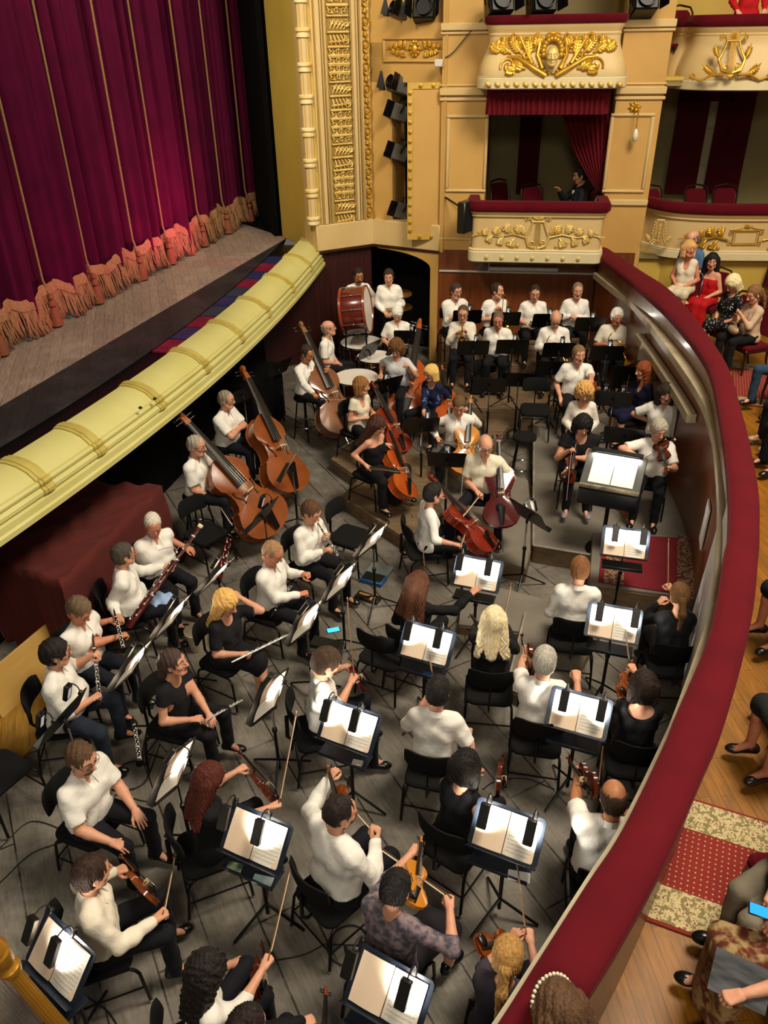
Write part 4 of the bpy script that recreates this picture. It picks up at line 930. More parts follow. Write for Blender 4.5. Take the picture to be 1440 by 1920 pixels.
# gilt pilaster strips on the proscenium pier
strip_ = thing('gilded_pier_ornament', 'tall carved and gilded ornament strip on the proscenium pier', 'wall ornament', PA.P(0.1, 2.33))
ax = lambda u, v=425: PA.px(u, v)[0]
Rz = np.stack([PA.S, PA.N, np.array([0, 0, 1.0])], 1)
col_x = ax(591); zc = lambda v: PA.px(590, v)[1]
g = G(); a_ = np.arange(20) * 2 * math.pi / 20
ring = lambda z: np.array([PA.P(col_x + (0.075 + 0.008 * (i % 2)) * math.cos(t), z, -0.06 + (0.075 + 0.008 * (i % 2)) * math.sin(t)) for i, t in enumerate(a_)])
g.loft([ring(2.33), ring(9.0)]); c_ = part(strip_, g, 'fluted_column', wall_cream, 0.3)
v_ = [414, 362, 305, 247, 185, 125, 60, -5, -75, -150]
for v in v_:
    z = zc(v); g = G(); g.lathe([(0.085, -0.07), (0.105, -0.06), (0.105, -0.03), (0.09, -0.025), (0.09, 0.005), (0.112, 0.015), (0.112, 0.045), (0.09, 0.06)], 18, Rz, PA.P(col_x, z, -0.06)); part(c_, g, 'ring', pbr('ring_cream', '#e8dcb6', 0.5, noise=(6, '#d8b866', 0.2, 3)))
for i, (ua, ub, d) in enumerate(((603, 607, 0.0), (609, 617, 0.03), (619, 622, 0.0), (624, 627, 0.02), (670, 676, 0.03), (678, 682, -0.01), (684, 687, 0.04))):
    g = G(); PA.box(g, ax(ua), ax(ub), 2.33, 9.0, -0.09, d, 0.012); part(strip_, g, 'moulding', wall_cream)
g = G(); PA.box(g, ax(628), ax(669), 2.33, 9.0, -0.09, -0.05); part(strip_, g, 'panel_ground', pbr('gilt_ground', '#a88745', 0.5, 0.1, noise=(6, '#8f7236', 0.3, 4)))
xa, xb = ax(631), ax(667); W = xb - xa
leafz = [zc(v) for v in (406, 300, 183, 61)]; dz_ = leafz[1] - leafz[0]; leafz += [leafz[-1] + dz_ * 1.15, leafz[-1] + 2.3 * dz_]
for i, z in enumerate(leafz):
    R = Rel(fn_plane(PA, xa, z, -0.045))
    for sg in (-1, 1):
        for k in range(5): R.leaf(W * (0.12 + 0.16 * k), sg * 0.03, sg * (1.25 - 0.1 * k), 0.17, 0.032, -0.5, 0.012, 1)
        R.sc(W * 0.86, sg * 0.1, 0.055, 1.3, 0, sg, 0.014, d=0.03)
    R.st([(0, 0), (W, 0)], 0.02); part(strip_, R.g, 'acanthus_leaves', gold_dull, 0.9)
    z2 = leafz[i + 1] if i + 1 < len(leafz) else z + dz_
    for j in range(4):
        zz_ = z + 0.2 + (z2 - z - 0.4) * (j + 0.5) / 4; R = Rel(fn_plane(PA, xa, zz_, -0.045))
        R.st([(0, 0.065), (W, 0.065)], 0.02); R.st([(0, -0.065), (W, -0.065)], 0.016)
        for q in range(3): R.sc(W * (0.16 + 0.32 * q), 0, 0.045, 1.2, math.pi / 2 * q, 1 - 2 * (q % 2), 0.012)
        for q in range(5): R.bead(W * (0.08 + 0.21 * q), 0.03 * (-1) ** q, 0.018)
        part(strip_, R.g, 'scroll_bar', gold_dull, 0.9)
xg = ax(695); z = 2.45; n_ = 0
g = G(); PA.box(g, xg - 0.07, xg + 0.07, 2.33, 9.0, -0.09, -0.04); part(strip_, g, 'guilloche_ground', gold_dull)
while z < 7.6:
    R = Rel(fn_plane(PA, xg, z, -0.035)); 
    P = [(0.055 * math.cos(t), 0.085 * math.sin(t)) for t in np.linspace(0, 2 * math.pi, 17)]; R.st(P, 0.014); R.flower(0, 0, 0.035); R.leaf(0.02, 0.1, 1.9, 0.1, 0.03, 0.6, lobes=1); R.leaf(-0.02, -0.1, -1.2, 0.1, 0.03, 0.6, lobes=1)
    part(strip_, R.g, 'guilloche_link', gold_leaf, 0.9); z += 0.3
# frieze panel above the lighting bay
fz = thing('gilded_frieze_panel', 'framed gilded relief panel over the stage light bay', 'wall ornament', PB.P(0.4, 4.8))
PB1 = Plane((-0.1, 14.05), (1.0, 13.45), -0.10)
g = G(); panel(g, PB1, 718, 70, 834, 118, 0.0, 0.04, 0.02); part(fz, g, 'frame', wall_ochre)
xa, za = PB1.px(778, 94); R = Rel(fn_plane(PB1, xa, za, 0.0)); rel_spray(R, 1, 0.1, 0, 0.36, 0.26); rel_spray(R, -1, -0.1, 0, 0.38, 0.26)
for k in range(10): a = k / 10 * 6.283; R.bead(0.07 * math.cos(a), 0.02 + 0.09 * math.sin(a), 0.03)
R.g.ell(PB1.P(xa, za + 0.01, 0.02), (0.055, 0.04, 0.08), 10, PB1.R); part(fz, R.g, 'gilded_relief', gold_leaf, 0.9)
# hinged curved door of the lighting bay
hd = thing('hinged_wall_panel', 'open curved ochre panel with gilded rosette border beside the stage lights', 'panel', PB.P(PB.px(765, 450)[0], 2.2))
PD = Plane(PB.P(PB.px(764, 300)[0], 0, -0.02)[:2] + PB.N[:2] * 0.25, PB.P(PB.px(832, 300)[0], 0, 0.0)[:2])
x0, z1 = PD.px(764, 155); x1, z0 = PD.px(829, 450); x0 = PD.px(764, 300)[0]
xs = np.linspace(x0, x1, 9); cv = lambda x: -0.10 * ((x - x0) / (x1 - x0)) ** 2.5
rr = [np.array([PD.P(x, z0, cv(x)), PD.P(x, z1, cv(x)), PD.P(x, z1, cv(x) - 0.03), PD.P(x, z0, cv(x) - 0.03)]) for x in xs]; g = G(); g.loft(rr); part(hd, g, 'panel', wall_ochre, 0.5)
bw = 0.085
for nm, a, b, c, d in (('left', x0, x0 + bw, z0, z1), ('top', x0 + bw, x1, z1 - bw, z1), ('bottom', x0 + bw, x1, z0, z0 + bw)):
    xx = np.linspace(a, b, 7); g = G(); g.loft([np.array([PD.P(x, c, cv(x) + 0.001), PD.P(x, d, cv(x) + 0.001), PD.P(x, d, cv(x) + 0.014), PD.P(x, c, cv(x) + 0.014)]) for x in xx]); br_ = part(hd, g, 'border', pbr('gilt_border', '#d8b45c', 0.45, 0.25, noise=(7, '#c39a3e', 0.3, 4)), 0.5)
    pts = [(x0 + bw / 2, z0 + 0.14 + k * (z1 - z0 - 0.28) / 15) for k in range(16)] if nm == 'left' else [(x0 + 0.2 + k * 0.19, (c + d) / 2) for k in range(3)]
    for (x, z) in pts:
        g = G(); g.lathe([(0.03, 0), (0.03, 0.012), (0.017, 0.016), (0.016, 0.03), (0.001, 0.032)], 10, np.stack([PD.S, np.array([0, 0, 1.0]), PD.N], 1), PD.P(x, z, cv(x) + 0.013)); part(br_, g, 'rosette', gold_leaf)
# stage lanterns in the bay
def lantern(u, v, P, d, label, ang=0.3, sc=1.0):
    x, z = P.px(u, v); c = P.P(x, z, d); r = thing('stage_lantern', label, 'stage light', c); A = P.R @ rotm((0, 0, 1), ang) @ rotm((1, 0, 0), -0.35)
    g = G(); g.box(c, (0.26 * sc, 0.3 * sc, 0.24 * sc), A, 0.02); part(r, g, 'housing', grey_metal if sc < 1.2 else black_metal)
    g = G(); g.lathe([(0.09 * sc, 0), (0.1 * sc, 0.05), (0.09 * sc, 0.05), (0.08 * sc, 0.01)], 18, A @ rotm((1, 0, 0), math.pi / 2), c + A @ np.array([0, -0.15 * sc, 0])); part(r, g, 'lens_ring', black_metal)
    for s in (-1, 1):
        g = G(); g.box(c + A @ np.array([s * 0.17 * sc, -0.2 * sc, 0]), (0.01, 0.16 * sc, 0.24 * sc), A @ rotm((0, 0, 1), s * 0.4), 0.003); part(r, g, 'barn_door', black_metal)
    g = G(); g.tube([c + A @ np.array([-0.15 * sc, 0, 0]), c + A @ np.array([-0.16 * sc, 0.05, 0.2]), c + A @ np.array([0.16 * sc, 0.05, 0.2]), c + A @ np.array([0.15 * sc, 0, 0])], 0.012, 6); part(r, g, 'yoke', black_metal); return r
PB2 = Plane((-0.1, 14.05), (1.0, 13.45), -0.2)
lantern(745, 210, PB2, 0.0, 'grey stage lantern uppermost in the slot beside the curved panel', -0.8)
lantern(745, 285, PB2, 0.0, 'grey stage lantern midway down the slot beside the curved panel', -0.8)
lantern(750, 160, PB2, 0.02, 'grey stage lantern tipped over on top of the lighting bay slot', -0.5)
lantern(748, 395, PB2, -0.05, 'dark stage lantern lowest in the slot beside the curved panel', -0.8)
lantern(800, 22, PB2, 0.05, 'black stage lantern above the gilded frieze, right of a smaller one', 0.3, 1.25)
lantern(757, 22, PB2, 0.05, 'smaller black stage lantern at the top above the gilded frieze', -0.6, 0.9)
lantern(935, 8, PF, -0.15, 'black stage lantern behind the upper box rail near the pillar', 0.3, 1.25)
lantern(1015, 8, PF, -0.15, 'black stage lantern in the middle of the upper box rail', 0.3, 1.25)
lantern(1205, 5, PC, 0.12, 'black stage lantern mounted on the pillar top at the right', 0.1, 1.25)
g = G(); x0 = PB.px(733, 300)[0]; PB.box(g, x0, x0 + 0.36, 2.34, 4.3, -0.56, -0.5); struct(g.obj('trim_7', black_drape))
for z in (2.75, 3.5): pass
# loudspeaker at the side of the lower box
sp = thing('loudspeaker', 'flat black loudspeaker fixed to the left side of the lower box', 'speaker', PF.P(PF.px(872, 405)[0], 2.3))
c = PF.P(PF.px(874, 408)[0], (zf(380) + zf(437)) / 2, -0.05); A = PF.R @ RZ(62)
g = G(); g.box(c, (0.34, 0.14, 0.46), A, 0.015); part(sp, g, 'cabinet', black_plastic); g = G(); g.box(c + A @ np.array([0, -0.072, 0]), (0.3, 0.01, 0.42), A, 0.004); part(sp, g, 'grille', black_fabric)
g = G(); g.tube([c + A @ np.array([0, 0.05, 0.1]), PC.P(PC.px(835, 385)[0], zf(384), 0.01)], 0.015, 6); part(sp, g, 'bracket', black_metal)
# valance and drawn drape of the lower box
va = thing('box_valance', 'pleated dark red valance under the upper box', 'drape', PF.P(PF.px(1030, 190)[0], zf(215)))
P_ = rounded([ful + inwd * 0.5, ful + inwd * 0.06 + PF.S[:2] * 0.0, fur_ + inwd * 0.06 - PF.S[:2] * 0.08, fur_ + inwd * 0.5], 0.1)
PS = np.array([at_s(P_, t)[0] for t in np.linspace(0, np.sum(np.linalg.norm(np.diff(P_, axis=0), axis=1)) - 1e-4, 260)]); NN = path_normals(PS); A = np.zeros((260, 5, 3))
for j, z in enumerate(np.linspace(zf(216), zf(160), 5)):
    o_ = (0.03 - 0.02 * j / 4) * np.sin(np.arange(260) * 0.75 + 1.2 * np.sin(np.arange(260) * 0.13)); A[:, j, :2] = PS + NN * o_[:, None]; A[:, j, 2] = z
g = G(); g.grid(A[::-1]); B = A.copy(); B[:, :, :2] -= (NN * 0.012)[:, None, :]; g.grid(B); part(va, g, 'pleats', velvet, None)
dr = thing('box_drape', 'dark red drape tied back at the right of the lower box', 'drape', PC.P(sx(1130), 2.8))
n_ = 90; A = np.zeros((n_, 12, 3))
for j, t in enumerate(np.linspace(0, 1, 12)):
    v = 212 + t * 150; ul = 1052 + 68 * t ** 0.9 - 10 * math.sin(t * 3.14); ur = 1146 - 12 * t
    xl, z = PC.px(ul, v); xr, z2 = PC.px(ur, v); u_ = np.linspace(0, 1, n_); x = xl + (xr - xl) * u_; o_ = 0.1 + 0.03 * np.sin(u_ * 55) * (1 - 0.5 * t)
    for i in range(n_): A[i, j] = PC.P(x[i], (z + z2) / 2, o_[i] - 0.25)
g = G(); g.grid(A); B = A - PC.N * 0.012; g.grid(B[::-1]); part(dr, g, 'folds', velvet, None)
# wall sconce
sc_ = thing('wall_sconce', 'gilded wall sconce with a hanging glass drop on the right pillar', 'lamp', PC.P(PC.px(1190, 200)[0], 3.9)); x, z = PC.px(1190, 201)
R = Rel(fn_plane(PC, x, z, 0.0)); R.flower(0, 0, 0.07); 
for k in range(8): a = k * math.pi / 4; R.leaf(0, 0, a, 0.1, 0.03, 0.3, lobes=0)
part(sc_, R.g, 'rosette', gold_leaf, 0.9)
g = G(); g.tube([PC.P(x, z, 0.02), PC.P(x + 0.02, z + 0.02, 0.12), PC.P(x + 0.04, z - 0.03, 0.17), PC.P(x + 0.04, z - 0.3, 0.17)], 0.011, 7); part(sc_, g, 'arm', gold_leaf)
g = G(); g.lathe([(0.012, 0.03), (0.03, 0), (0.045, -0.06), (0.04, -0.1), (0.02, -0.135), (0.002, -0.15)], 14, None, PC.P(x + 0.04, z - 0.3, 0.17)); part(sc_, g, 'glass_drop', pbr('frosted_glass', '#e6dfc8', 0.2, noise=(12, '#cfc6a8', 0.3, 2)))
# cable sagging from the pillar to the lanterns
cb = thing('hanging_cable', 'thin dark cable sagging across the left pillar to the lanterns', 'cable', PC.P(0.3, 4.5)); pts = []
for (u, v) in ((905, 35), (880, 62), (850, 98), (835, 108)): x, z = PC.px(u, v); pts.append(PC.P(x, z, 0.03))
g = G(); g.tube(smooth_path(pts, 4), 0.007, 5); part(cb, g, 'wire', rubber)
dv = thing('junction_box', 'small white junction box on the pillar edge above the curved panel', 'box', PC.P(0.02, 4.1)); x, z = PC.px(824, 118); g = G(); PC.box(g, x - 0.07, x + 0.05, z - 0.05, z + 0.05, 0.0, 0.07, 0.01); part(dv, g, 'case', white_board)
# draped piano by the stage
q = [at(u, v, 1.0)[:2] for u, v in [(7, 1055), (200, 905), (303, 909), (112, 1090)]]
pn = thing('draped_platform', 'large box shape covered with a rumpled dark red cloth under the stage edge', 'covered table', (*np.mean(q, axis=0), 0)); n_ = 48
q0, q1, q2, q3 = [np.asarray(x) for x in q]; q0 = q0 + (q0 - q3) * 0.35; q1 = q1 + (q1 - q2) * 0.35
A = np.zeros((n_ + 16, n_ + 16, 3)); rs = np.random.RandomState(4)
for i in range(n_ + 16):
    for j in range(n_ + 16):
        a = np.clip((i - 8) / (n_ - 1), 0, 1); b = np.clip((j - 8) / (n_ - 1), 0, 1); p = (q0 * (1 - a) + q1 * a) * (1 - b) + (q3 * (1 - a) + q2 * a) * b
        da = (8 - i) / 8 if i < 8 else max(0, i - (n_ + 7)) / 8; db = (8 - j) / 8 if j < 8 else max(0, j - (n_ + 7)) / 8; d = min(1.0, max(da, db)); 
        ex = nrm(np.append(q1 - q0, 0))[:2]; ey = nrm(np.append(q3 - q0, 0))[:2]; wob = 0.03 * math.sin((i + j) * 0.9) * d
        p = p + ex * (0.05 * d + wob) * (1 if i > 30 else -1) * (da > 0) + ey * (0.05 * d + wob) * (1 if j > 30 else -1) * (db > 0)
        z = 1.0 + 0.012 * math.sin(i * 0.7 + 3 * math.sin(j * 0.2)) + 0.012 * math.sin((i - j) * 0.35) + (0.02 * math.exp(-((i - j * 0.6 - 12) / 2.0) ** 2)) - d * 0.96
        A[i, j] = (p[0], p[1], z)
g = G(); g.grid(A[:, ::-1]); part(pn, g, 'cloth', pbr('drape_cloth', '#5a1710', 0.9, sheen=0.4, noise=(3, '#461009', 0.35, 5), bump=(60, 0.2)), None)

# ------------------------------------------------------------------ the shell above was measured in units of 1.17 m; bring it to metres
KS = 1.17
_seen = set()
for o in list(COL.objects):
    if o.type == 'MESH' and o.data.name not in _seen:
        _seen.add(o.data.name); n = len(o.data.vertices); a = np.empty(n * 3, np.float32); o.data.vertices.foreach_get('co', a); o.data.vertices.foreach_set('co', a * KS); o.data.update()
    o.location = o.location * KS
    if o.type == 'LIGHT':
        o.data.energy *= KS * KS
        if o.data.type == 'AREA': o.data.size *= KS; o.data.size_y *= KS
CPOS = CPOS * KS; CAMH *= KS
for _p in (PA, PB, PC, PF, PR, PRB, PD, PCU): _p.O = _p.O * KS
RI = RI * KS; RO = RO * KS; LIPS = LIPS * KS; FOOT = [(p * KS, m) for p, m in FOOT]
for i, (p, m) in enumerate(FOOT[::2]):
    q = np.array([*p, 1.93 * KS]) - np.append(path_normals(LIPS)[0] * 0.25, 0); s_ = (p - CU0 * KS).dot(CD); t_ = CU0 * KS + CD * (s_ + 0.3)
    spot_light('footlight', q, (*t_, 3.1 + 0.5 * (i % 2)), 480 if 2 < i < 10 else 130, (1.0, 0.08, 0.36), 75, 1.0, 0.12)
SC.camera.location = CPOS
bpy.context.view_layer.update()
# ------------------------------------------------------------------ furniture
def rrect(w, h, r, n=5):
    o = []
    for (cx, cy, a0) in ((w / 2 - r, h / 2 - r, 0), (-w / 2 + r, h / 2 - r, 90), (-w / 2 + r, -h / 2 + r, 180), (w / 2 - r, -h / 2 + r, 270)):
        for k in range(n + 1): a = math.radians(a0 + 90 * k / n); o.append((cx + r * math.cos(a), cy + r * math.sin(a)))
    return o
def make_chair():
    r = thing('orchestra_chair', 'x', 'chair')
    g = G(); g.prism(rrect(0.44, 0.45, 0.09), 0.425, 0.485, None, (0.0, 0, 0), 0.018); g.obj('seat', black_fabric, r)
    rr = []
    for k in range(13):
        a = (k - 6) / 6 * 0.62; R_ = 0.36; cx, cy = -0.25 + R_ * (1 - math.cos(a)), R_ * math.sin(a); e = 0.012 if k in (0, 12) else 0.022; h = 0.085 if k in (0, 12) else (0.105 if k in (1, 11) else 0.115)
        ring = []
        for q in range(10):
            t = q / 10 * 2 * math.pi; ring.append((cx + e * math.cos(t) * math.cos(a) - 0.12 * (h * math.sin(t)), cy - e * math.cos(t) * math.sin(a), 0.79 + h * math.sin(t)))
        rr.append(np.array(ring))
    g = G(); g.loft(rr); g.obj('backrest', black_fabric, r, 1.2)
    g = G(); g.tube([(-0.12, 0, 0.42), (-0.24, 0, 0.40), (-0.285, 0, 0.46), (-0.275, 0, 0.72)], 0.019, 8, flat=((0, 1, 0), 0.5)); g.obj('back_support', black_metal, r)
    for s in (-1, 1):
        for nm, P in (('front', [(0.19, s * 0.2, 0.42), (0.225, s * 0.215, 0.405), (0.245, s * 0.222, 0.37), (0.265, s * 0.23, 0.02)]), ('rear', [(-0.13, s * 0.2, 0.42), (-0.18, s * 0.215, 0.405), (-0.2, s * 0.22, 0.37), (-0.25, s * 0.235, 0.02)])):
            g = G(); g.tube(P, 0.0125, 8); l = g.obj('leg', black_metal, r); g = G(); p = P[-1]; g.lathe([(0.014, 0.0), (0.015, 0.02), (0.013, 0.03)], 10, None, (p[0], p[1], 0)); g.obj('foot_tip', chrome, l)
        g = G(); g.tube([(0.255, s * 0.226, 0.2), (-0.225, s * 0.228, 0.2)], 0.008, 6); g.obj('side_stretcher', black_metal, r)
        g = G(); g.tube([(0.2, s * 0.2, 0.42), (-0.14, s * 0.2, 0.42)], 0.011, 6); g.obj('seat_rail', black_metal, r)
    g = G(); g.tube([(-0.22, -0.228, 0.2), (-0.22, 0.228, 0.2)], 0.008, 6); g.obj('cross_stretcher', black_metal, r); return r
def make_stool():
    r = thing('bar_stool', 'x', 'stool'); g = G(); g.lathe([(0.0, 0.70), (0.16, 0.70), (0.18, 0.715), (0.18, 0.745), (0.16, 0.765), (0.001, 0.77)], 24); g.obj('seat', black_fabric, r)
    for k in range(4):
        a = math.pi / 4 + k * math.pi / 2; g = G(); g.tube([(0.12 * math.cos(a), 0.12 * math.sin(a), 0.7), (0.22 * math.cos(a), 0.22 * math.sin(a), 0.0)], 0.012, 8); g.obj('leg', black_metal, r)
    g = G(); g.tube([(0.19 * math.cos(t), 0.19 * math.sin(t), 0.25) for t in np.linspace(0, 2 * math.pi, 24, endpoint=False)], 0.009, 6, closed=True); g.obj('foot_ring', chrome, r); return r
def make_box_chair():
    r = thing('theatre_chair', 'x', 'chair'); g = G(); g.prism(rrect(0.46, 0.46, 0.06), 0.40, 0.47, None, (0, 0, 0), 0.02); g.obj('seat', velvet_dk2, r)
    rr = []
    for k in range(9):
        z = 0.56 + k * 0.05; w = 0.19 + 0.02 * math.sin(k / 8 * math.pi) - (0.05 if k == 8 else 0); x = -0.23 - 0.012 * k
        rr.append(np.array([(x - 0.02, -w, z), (x + 0.022, -w * 0.92, z), (x + 0.03, 0, z), (x + 0.022, w * 0.92, z), (x - 0.02, w, z), (x - 0.026, 0, z)]))
    g = G(); g.loft(rr); g.obj('backrest', velvet_dk2, r, 1.0)
    for s in (-1, 1):
        g = G(); g.tube([(-0.21, s * 0.2, 0.4), (-0.23, s * 0.215, 0.55), (-0.29, s * 0.225, 0.92), (-0.335, s * 0.19, 1.0), (-0.345, 0.0, 1.035)], 0.017, 7); g.obj('back_frame', dark_wood, r)
        g = G(); g.tube([(0.19, s * 0.2, 0.42), (0.21, s * 0.21, 0.2), (0.2, s * 0.21, 0.0)], [0.022, 0.018, 0.013], 7); g.obj('leg', dark_wood, r)
        g = G(); g.tube([(-0.2, s * 0.2, 0.42), (-0.22, s * 0.2, 0.2), (-0.28, s * 0.21, 0.0)], [0.022, 0.018, 0.013], 7); g.obj('leg', dark_wood, r)
    g = G(); g.prism(rrect(0.45, 0.45, 0.04), 0.36, 0.41, None, (0, 0, 0), 0.006); g.obj('seat_frame', dark_wood, r); return r
dark_wood = pbr('dark_wood', '#1d0f0a', 0.3, coat=0.3)
def score_mat():
    m = bpy.data.materials.new('printed_score'); m.use_nodes = True; nt = m.node_tree; b = nt.nodes['Principled BSDF']; L = nt.links; b.inputs['Roughness'].default_value = 0.85
    tc = nt.nodes.new('ShaderNodeTexCoord'); sp = nt.nodes.new('ShaderNodeSeparateXYZ'); L.new(tc.outputs['UV'], sp.inputs[0])
    def mth(op, a, bb=None):
        n = nt.nodes.new('ShaderNodeMath'); n.operation = op
        for i, x in enumerate((a, bb)):
            if x is None: continue
            if isinstance(x, (int, float)): n.inputs[i].default_value = x
            else: L.new(x, n.inputs[i])
        return n.outputs[0]
    v = mth('MULTIPLY', sp.outputs[1], 11.0); fr = mth('FRACT', v); inb = mth('LESS_THAN', fr, 0.46)
    ln = mth('LESS_THAN', mth('FRACT', mth('MULTIPLY', fr, 10.9)), 0.30); st = mth('MULTIPLY', inb, ln)
    mp = nt.nodes.new('ShaderNodeMapping'); mp.inputs['Scale'].default_value = (46, 60, 1); L.new(tc.outputs['UV'], mp.inputs[0])
    n = nt.nodes.new('ShaderNodeTexNoise'); n.inputs['Scale'].default_value = 1.0; n.inputs['Detail'].default_value = 1; L.new(mp.outputs[0], n.inputs['Vector'])
    nt2 = mth('MULTIPLY', mth('GREATER_THAN', n.outputs['Fac'], 0.62), mth('LESS_THAN', fr, 0.56))
    mx = mth('MAXIMUM', mth('MULTIPLY', st, 0.55), mth('MULTIPLY', nt2, 0.9))
    ex = mth('MULTIPLY', mth('GREATER_THAN', sp.outputs[0], 0.07), mth('LESS_THAN', sp.outputs[0], 0.93)); ey = mth('MULTIPLY', mth('GREATER_THAN', sp.outputs[1], 0.05), mth('LESS_THAN', sp.outputs[1], 0.93))
    mx = mth('MULTIPLY', mx, mth('MULTIPLY', ex, ey))
    mix = nt.nodes.new('ShaderNodeMix'); mix.data_type = 'RGBA'; L.new(mx, mix.inputs[0]); mix.inputs[6].default_value = (*hexc('#efe9dc'), 1); mix.inputs[7].default_value = (*hexc('#3a3630'), 1)
    L.new(mix.outputs[2], b.inputs['Base Color']); return m
score_m = score_mat()
def desk_frame(th, zc):
    t = np.array([math.cos(th), 0, math.sin(th)]); n = np.array([-math.sin(th), 0, math.cos(th)]); return np.stack([np.array([0, 1.0, 0]), t, n], 1), np.array([0, 0, zc])
LEGA = (0.6, 2.7, 4.8)
def make_stand(name, th, zc, tray, m):
    r = thing(name, 'x', 'music stand'); R, c = desk_frame(th, zc); Rl = np.stack([-R[:, 0], R[:, 1], R[:, 2]], 1); Rr = R.copy(); 
    Rm = np.stack([R[:, 1], R[:, 0] * -1, R[:, 2]], 1)
    g = G(); g.prism([(y, x) for x, y in rrect(0.52, 0.35, 0.035)], -0.006, 0.0, Rm, c, 0.0015); g.obj('desk', m, r)
    g = G(); g.box(c + R @ np.array([0, -0.172, 0.028]), (0.06, 0.52, 0.006), np.stack([R[:, 2], R[:, 0], R[:, 1]], 1), 0.002); g.obj('ledge', m, r)
    g = G(); g.tube([c + R @ np.array([0, -0.02, -0.01]), c + R @ np.array([0, -0.05, -0.06]), (R @ np.array([0, -0.08, -0.075]) + c)], 0.016, 8); g.obj('tilt_joint', black_plastic, r)
    px_ = float((R @ np.array([0, -0.08, -0.075]))[0]); g = G(); g.tube([(px_, 0, zc - 0.1), (px_, 0, 0.55)], 0.0105, 8); g.obj('inner_pole', chrome, r)
    g = G(); g.tube([(px_, 0, 0.58), (px_, 0, 0.08)], 0.016, 8); g.obj('outer_pole', black_metal, r)
    g = G(); g.lathe([(0.022, 0), (0.026, 0.02), (0.022, 0.045)], 12, None, (px_, 0, 0.56)); g.obj('height_clamp', black_plastic, r)
    for a in LEGA:
        g = G(); g.tube([(px_, 0, 0.2), (px_ + 0.12 * math.cos(a), 0.12 * math.sin(a), 0.13), (px_ + 0.31 * math.cos(a), 0.31 * math.sin(a), 0.014)], 0.0125, 7, flat=((0, 0, 1), 0.7)); g.obj('leg', black_metal, r)
    if tray:
        g = G(); g.box((px_ - 0.09, 0, zc - 0.25), (0.17, 0.44, 0.012), None, 0.003); g.box((px_ - 0.175, 0, zc - 0.24), (0.012, 0.44, 0.035), None, 0.003); g.obj('tray', m, r)
    return r
TH1, ZC1 = math.radians(47), 1.0
TH2, ZC2 = math.radians(60), 1.05
def make_score(th, zc, printed_left):
    r = thing('open_score', 'x', 'sheet music'); R, c = desk_frame(th, zc); n = 9
    for s in (-1, 1):
        A = np.zeros((n, n, 3))
        for i in range(n):
            for j in range(n):
                x = i / (n - 1); y = j / (n - 1); h = 0.003 + 0.012 * math.sin(math.pi * min(1, x * 1.1)) * (0.6 + 0.4 * y) + 0.004 * math.sin(3 * y + s)
                A[i, j] = c + R @ np.array([s * (0.004 + 0.218 * x), -0.155 + 0.30 * y, h])
        g = G(); g.grid(A if s > 0 else A[::-1])
        B = A.copy(); B -= R[:, 2] * 0.002
        pr = (s > 0) if not printed_left else True
        # right of the reader is -Y
        pr = pr if not (not printed_left) else (s < 0)
        me_o = g.obj('page', score_m if pr else paper_t, r, None)
        uv = me_o.data.uv_layers.new(name='UVMap'); co = [(x_ / (n - 1), y_ / (n - 1)) for x_ in range(n) for y_ in range(n)]
        for lp in me_o.data.loops:
            i_ = lp.vertex_index; a, b = divmod(i_, n); a = a if s > 0 else a; xx = a / (n - 1); uv.data[lp.index].uv = (xx if s > 0 else xx, b / (n - 1))
        g = G(); g.box(c + R @ np.array([s * 0.11, -0.005, 0.001]), (0.215, 0.297, 0.003), R, 0.001); g.obj('page_block', paper_t, r)
    return r
def make_lamp(th, zc):
    """origin shared with the stand; clipped at the top edge of the desk, y = 0"""
    r = thing('clip_lamp', 'x', 'lamp'); R, c = desk_frame(th, zc); T = lambda y, t, n: c + R @ np.array([y, t, n])
    g = G(); g.box(T(0, 0.175, 0.0), (0.035, 0.05, 0.035), R, 0.006); g.obj('clip', black_plastic, r)
    g = G(); g.tube(smooth_path([T(0, 0.19, 0.01), T(0, 0.225, 0.05), T(0, 0.215, 0.10), T(0, 0.17, 0.125), T(0, 0.14, 0.118)], 4), 0.0055, 7); g.obj('gooseneck', rubber, r)
    g = G(); A = R @ rotm((1, 0, 0), 0.18); g.prism(rrect(0.072, 0.185, 0.01, 3), 0, 0.042, A, T(0, 0.075, 0.088), 0.005); g.obj('lamp_head', black_plastic, r)
    g = G(); g.box(T(0, 0.075, 0.0868), (0.036, 0.13, 0.002), A, 0.0005); g.obj('led_strip', pbr('led_glow', '#6a675f', 0.4, emit=((1.0, 0.95, 0.86), 0.35)), r)
    return r
LAMP_L = {}
def lamp_light(kind, th, zc):
    if kind not in LAMP_L:
        l = bpy.data.lights.new('stand_lamp', 'AREA'); l.shape = 'RECTANGLE'; l.size = 0.06; l.size_y = 0.16; l.energy = 7.5; l.color = (1.0, 0.93, 0.80); l.spread = math.radians(150); LAMP_L[kind] = l
    return LAMP_L[kind]
def place_lamp_light(P, RM, kind, th, zc, y, power=1.0):
    R, c = desk_frame(th, zc); p = RM @ (c + R @ np.array([y, 0.075, 0.082])) + P
    A = RM @ R @ rotm((1, 0, 0), 0.32)
    o = bpy.data.objects.new('stand_lamp_light', lamp_light(kind, th, zc)); COL.objects.link(o); setm(o, p, A); return o
